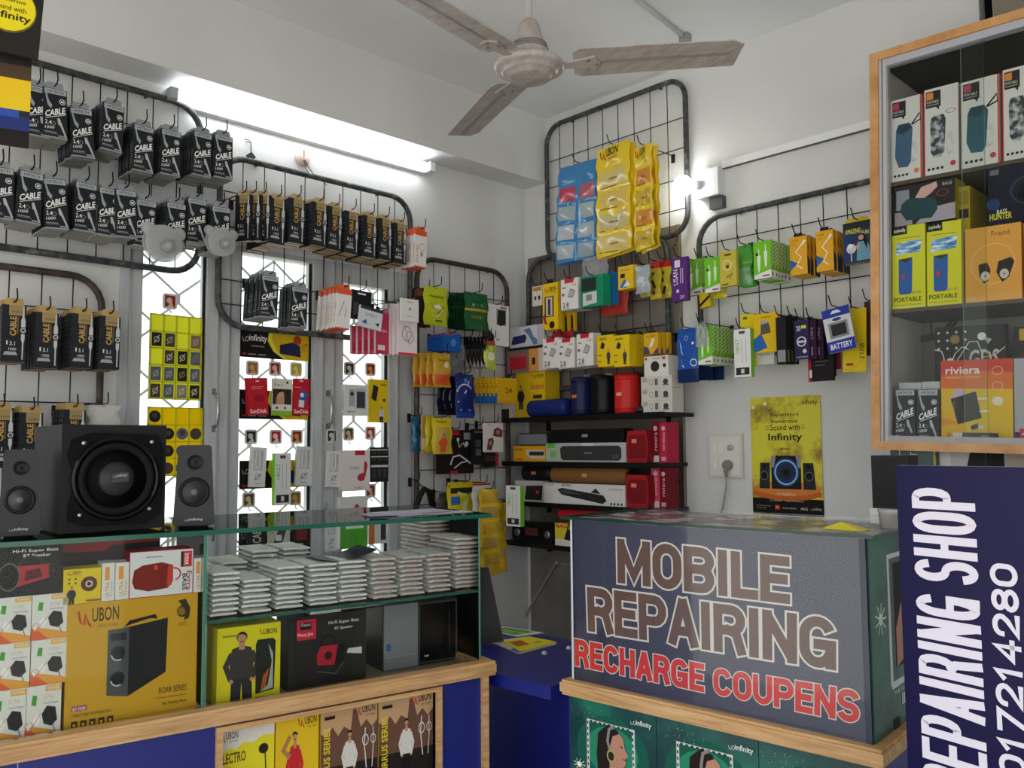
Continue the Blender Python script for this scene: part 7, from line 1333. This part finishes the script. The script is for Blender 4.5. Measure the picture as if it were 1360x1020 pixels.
# ================================================================ repairing counter
RW, RD = .716, .36
rc_ = root('repair_counter', 'blue repair counter base with wooden rail and teal posters', 'counter', RC.w(.36, .2, 0), (0, 0, RC.a))
def lr(m, z=0): m.v = [(x - .36, y - .2, zz - z) for x, y, zz in m.v]; return m
m = MB(); m.box(-.012, -.004, 0, RW + .012, RD + .04, .745, 'blue'); ob('base_cabinet', lr(m), rc_)
m = MB(); m.box(-.018, -.022, .745, RW + .022, RD + .05, .780, 'wood'); m.box(-.022, -.026, .752, RW + .026, RD + .054, .774, 'wood'); ob('wooden_rail', lr(m), rc_)
def girl_ops(full=1):
    o = [C(.5, .55, .42, '#17594b', .8), C(.5, .55, .3, '#2a8566', .8), LN([(.22, .0), (.22, .82), (.75, .82), (.75, .0)], .035, '#d4d6d2')]
    for k in range(14): o += [R(.215, .06*k, .228, .06*k + .03, '#23302c'), R(.742, .06*k, .755, .06*k + .03, '#23302c')]
    for k in range(9): o += [R(.25 + .054*k, .813, .277 + .054*k, .827, '#23302c')]
    o += [P([(.36, .1), (.33, .5), (.35, .72), (.46, .82), (.58, .78), (.56, .5), (.5, .2)], '#241a18'),
          P([(.48, .3), (.48, .58), (.52, .72), (.60, .76), (.64, .72), (.66, .62), (.70, .56), (.66, .53), (.67, .48), (.64, .44), (.56, .42), (.55, .3)], '#b98672'),
          P([(.4, .0), (.42, .28), (.56, .3), (.62, .12), (.66, 0)], '#c8937c'), LN([(.63, .52), (.67, .515)], .012, '#8a3a34'), LN([(.61, .64), (.635, .63)], .012, '#2a1a16'),
          LN([(.5, .54), (.46, .66), (.48, .78), (.54, .82)], .03, '#8a8480'), C(.5, .52, .05, '#2a2522', 1.2), RG(.5, .52, .05, .015, '#a8a05a', 1.2), C(.38, .12, .1, '#d8c8bc'), C(.3, .1, .06, '#6a4a38')]
    for u, v in ((.12, .35), (.86, .42)):
        for k in range(9): a = k * .7; o.append(LN([(u, v), (u + .075*math.cos(a), v + .06*math.sin(a))], .006, '#e4ecd8'))
        o.append(C(u, v, .025, '#f4f8e8'))
    for k in range(26): a = k*2.4; o.append(C(.2 + .012*k % .3 * math.cos(a) + .05, .9 + .06*math.sin(a), .004, '#9aa87a'))
    return o
for i in range(3):
    a_, b2 = i * .246 - .006, (i+1) * .246 - .008; w = b2 - a_; h = .42
    m = MB(); m.box(0, -.0015, 0, w, 0, h, 'teal_print'); m.draw(vt(girl_ops(), .55, .885 - .82*.55) + [infinity_logo(.74, .91, .97, .955, '#dfe4e2')], lambda u, v, e: (u*w, -.0015 - e, v*h), w, h)
    pz = .742 - h; m.v = [(x + a_, y - .0045, z + pz) for x, y, z in m.v]
    o = ob('advert_poster', lr(m), rc_); o['label'] = ['teal poster of a girl with headphones, left', 'teal poster of a girl with headphones, middle', 'teal poster of a girl with headphones, right'][i]
cs = root('sign_display_box', 'glass topped box with mobile repairing sign on its front', 'display box', RC.w(.36, .2, .780), (0, 0, RC.a))
PH = 1.168 - .781
m = MB(); m.box(0, 0, 0, RW, .006, PH, '#2a2a44', front='weave', left='#c9ccd0/s')
BRN, WHT, RED = '#6a4f4a/g', '#d9cfca/g', '#d03a3c/g'
def zq(px_, py_): x, z = RC.hit(px_, py_, -.001); return (x / RW, (z - .781) / PH)
def outl(s, q, fill, b1, b0=.0):
    c = np.mean(q, axis=0); q2 = [tuple(c + (np.array(p) - c) * np.array([1 + .016 * 1, 1.06])) for p in q]
    return [TQ(s, q2, WHT, b1), TQ(s, q, fill, b0)]
def letters(word, q, fill, wt=.115, gap=.012):
    """block lettering, outlined, each letter drawn as strokes"""
    return []
ops = []
def word(s, tl, tr, br, bl, fill, out, ring, st=.20):
    W_ = {'I': .42, 'M': 1.2, ' ': .38, 'E': .86, 'L': .82}
    tot = sum(W_.get(ch, 1) for ch in s); x = 0
    def at(u, v):
        a = np.array(bl)*(1-u) + np.array(br)*u; b_ = np.array(tl)*(1-u) + np.array(tr)*u; return tuple(a*(1-v) + b_*v)
    hgt = abs(tl[1] - bl[1]) * PH; wid = abs(br[0] - bl[0]) * RW
    for lay, col in ((0, out), (1, fill)):
        x = 0
        for ch in s:
            w = W_.get(ch, 1) / tot
            if ch != ' ':
                g = .012 * 6 / len(s) * .5; x0, x1 = x + g, x + w - g
                heavy(m, ch, (x1 - x0) * wid, hgt, st * hgt, (ring * hgt if lay == 0 else 0), lambda X, Y, e, x0=x0, x1=x1: (lambda q: (q[0]*RW, -.0002 - e, q[1]*PH))(at(x0 + X / ((x1-x0)*wid) * (x1-x0), Y / hgt)), col, .0002 + lay * .0004)
            x += w
word('MOBILE', zq(818, 715), zq(1050, 740), zq(1051, 803), zq(819, 774), BRN, WHT, .04, .21)
word('REPAIRING', zq(778, 779), zq(1112, 822), zq(1112, 891), zq(780, 838), BRN, WHT, .04, .20)
word('RECHARGE', zq(762, 848), zq(936, 882), zq(936, 920), zq(763, 884), RED, WHT, .035, .21)
word('COUPENS', zq(946, 886), zq(1143, 918), zq(1142, 962), zq(947, 922), RED, WHT, .035, .21)
m.v = [(x, y, z + .781) for x, y, z in m.v]; ob('front_sign', lr(m, .780), cs)
m = MB(); m.box(0, -.004, .781, RW, -.001, 1.168, 'glass'); m.box(0, -.0045, .781, .006, -.0042, 1.168, '#c9ced2/g'); m.box(RW - .012, -.0045, .781, RW, -.0042, 1.168, '#30364a/g'); ob('front_glass', lr(m, .780), cs)
m = MB(); m.box(RW, 0, .781, RW + .004, RD, 1.168, 'teal_print', front='#14403a')
h = PH
m.draw([LN([(.30, .22), (.30, .88), (.9, .88), (.9, .22), (.30, .22)], .04, '#d4d6d2'), R(.38, .3, .86, .84, '#1c1a18'), P([(.4, .3), (.6, .35), (.66, .5), (.5, .62), (.4, .5)], '#b98672'), C(.15, .58, .03, '#f4f8e8')] + [LN([(.15, .58), (.15 + .09*math.cos(k*.7), .58 + .08*math.sin(k*.7))], .01, '#e4ecd8') for k in range(9)] + [T('THE SOUND OF', .32, .17, .7, .19, '#dfe4e2', 0, 0), T('INFINITY', .45, .10, .95, .155, '#e8ece8', 0, .02), R(.3, .0, .4, .05, '#1b1d20')], lambda u, v, e: (RW + .004 + e, u*RD, .781 + v*h), RD, h)
o = ob('side_poster', lr(m, .780), cs); o['label'] = 'teal film strip poster on the side'
m = MB(); m.box(0, .007, .781, .005, RD, 1.168, '#2a2a3a/s'); m.box(.006, RD - .01, .781, RW - .001, RD, 1.168, '#3a3a4a/s'); ob('rear_panel', lr(m, .780), cs)
m = MB(); m.box(-.02, -.018, 1.1692, RW + .02, RD + .02, 1.1762, 'glass_top', front='#123a30/g', left='#123a30/g', right='#123a30/g'); ob('top_glass', lr(m, .780), cs)
m = MB(); m.box(-.012, -.010, 1.1681, RW + .012, RD + .012, 1.1690, 'swirl'); ob('patterned_sheet', lr(m, .780), cs)
ZR = 1.1765
def on_rc(name, mb, label, cat, px_, y, rz=0):
    x = RC.hit(px_, 690, y)[0]; o = ob(name, mb, None, RC.w(x, y, ZR), (0, 0, RC.a + rad(rz))); props(o, label, cat); return o
x0_, z0_, w0_, h0_ = RC.rect(1154, 677, 1190, 697, .25)
on_rc('carton', pbox(w0_ + .02, .032, .09, '#d5d2cb', F=[R(0, .48, 1, .52, '#a9a59d')]), 'low white carton on the repair counter under black speaker box', 'carton', 1180, .24)
o = on_rc('black_speaker', pbox(w0_ + .02, .115, .07, '#121113/s', F=[R(.04, .03, .96, .97, '#1b1a1c')]), 'black box speaker standing on the low white carton', 'speaker', 1184, .25); o.location.z += .0325
m = MB(); m.lathe([(0, 0), (.016, 0), (.019, .002), (.022, .034), (.0235, .035), (.0235, .039), (.0, .040)], 'clear_white', n=28); m.lathe([(0, .002), (.0165, .002), (.0195, .028), (0, .028)], '#b89868/s', n=28)
on_rc('plastic_tub', m, 'small clear plastic tub with tan contents, beside blue sign', 'tub', 1182, .13)
x = RC.hit(1118, 700, .1)[0]; m = MB(); m.add([(-.04, -.02, 0), (.045, -.025, 0), (.05, .02, 0), (-.01, .03, .002), (-.005, .0, .014)], [(0, 1, 4), (1, 2, 4), (2, 3, 4), (3, 0, 4), (0, 3, 2, 1)], '#e0d02a/g')
on_rc('yellow_wrapper', m, 'crumpled yellow wrapper on the repair counter glass top', 'wrapper', 1120, .07)

# ================================================================ standing blue sign board
sg0 = np.array([-.565, 1.425]); SG = Fr(sg0[0], sg0[1], -11)
zt_ = SG.hit(1190, 618, 0)[1]; SWd = .62
sg = root('sign_board', 'tall dark blue sign board with upright white lettering', 'sign', SG.w(SWd/2, .01, 0), (0, 0, SG.a))
m = MB(); m.box(-SWd/2, -.01, .0, SWd/2, .01, zt_, '#15113f/s', left='#b8bcc0/s', top='#a8a8b0/s')
ob('board', m, sg)
def sq(px_, py_): x, z = SG.hit(px_, py_, -.001); return x, z
xa = sq(1213, 720)[0]; xb = sq(1297, 720)[0]; z1 = sq(1255, 647)[1]; z0 = sq(1262, 1052)[1]
m = MB()
def col_word(s, x0, x1, za, zb, bold, W_):
    tot = sum(W_.get(c, 1) for c in s); z = za
    for ch in s:
        h = (zb - za) * W_.get(ch, 1) / tot
        if ch != ' ':
            W2_, H2_ = h * .90, x1 - x0
            heavy(m, ch, W2_, H2_, bold, 0, lambda X, Y, e, z=z, h=h: (x1 - Y - SWd/2, -.0103 - e, z + h*.05 + X), '#e2dcea/s', .0)
        z += h
col_word('REPAIRING SHOP', xa, xb, z0, z1, .0125, {'I': .5, ' ': .45})
x2 = sq(1320, 880)[0]; x3 = sq(1357, 880)[0]
col_word('017214280', x2, x3, sq(1340, 1034)[1], sq(1340, 748)[1], .0075, {'1': .75})
ob('lettering', m, sg)

# ================================================================ hanging advert and boxes at top left
HG = Fr(-1.0, .22, 76)
hx0, hz0, hw, hh = HG.rect(-40, -45, 53, 69, 0)
m = MB(); m.box(-hw/2, 0, 0, hw/2, .003, hh, '#23201d')
m.draw([C(.5, .52, .42, '#6a5a1c', 1), C(.5, .53, .40, '#dccb1e', 1), T('Experience', .34, .68, .76, .74, '#1f1a0c', 0, .004), T('Immersive', .36, .60, .74, .65, '#1f1a0c', 0, .004), T('Sound with', .28, .50, .76, .56, '#1f1a0c', 0, .004), T('Infinity', .24, .37, .84, .48, '#1a1408', 0, .014)], lambda u, v, e: (-hw/2 + u*hw, -e, v*hh), hw, hh)
m.tube([(-hw*.3, .0015, hh), (-hw*.3, .0015, CEIL - hz0)], .001, '#b8b8b8/s', n=5); m.tube([(hw*.3, .0015, hh), (hw*.3, .0015, CEIL - hz0)], .001, '#b8b8b8/s', n=5)
o = ob('hanging_advert', m, None, HG.w(hx0, 0, hz0), (0, rad(3), HG.a)); props(o, 'black hanging advert card with yellow circle, top left', 'advert')
hx0, hz0, hw, hh = HG.rect(-60, 64, 41, 168, .02)
m = pbox(hw, hh, .06, '#2a2628', F=[R(0, .0, 1, .18, '#23306a'), R(0, .16, .85, .28, '#2f4a98'), R(0, .26, 1, .66, '#dcb81e'), R(0, .66, 1, .84, '#4a3a2a')])
m.tube([(0, .03, hh), (0, .03, CEIL - hz0)], .001, '#b8b8b8/s', n=5)
o = ob('hanging_box', m, None, HG.w(hx0, .02, hz0), (0, 0, HG.a)); props(o, 'dark box with yellow and blue bands under the hanging advert', 'box')
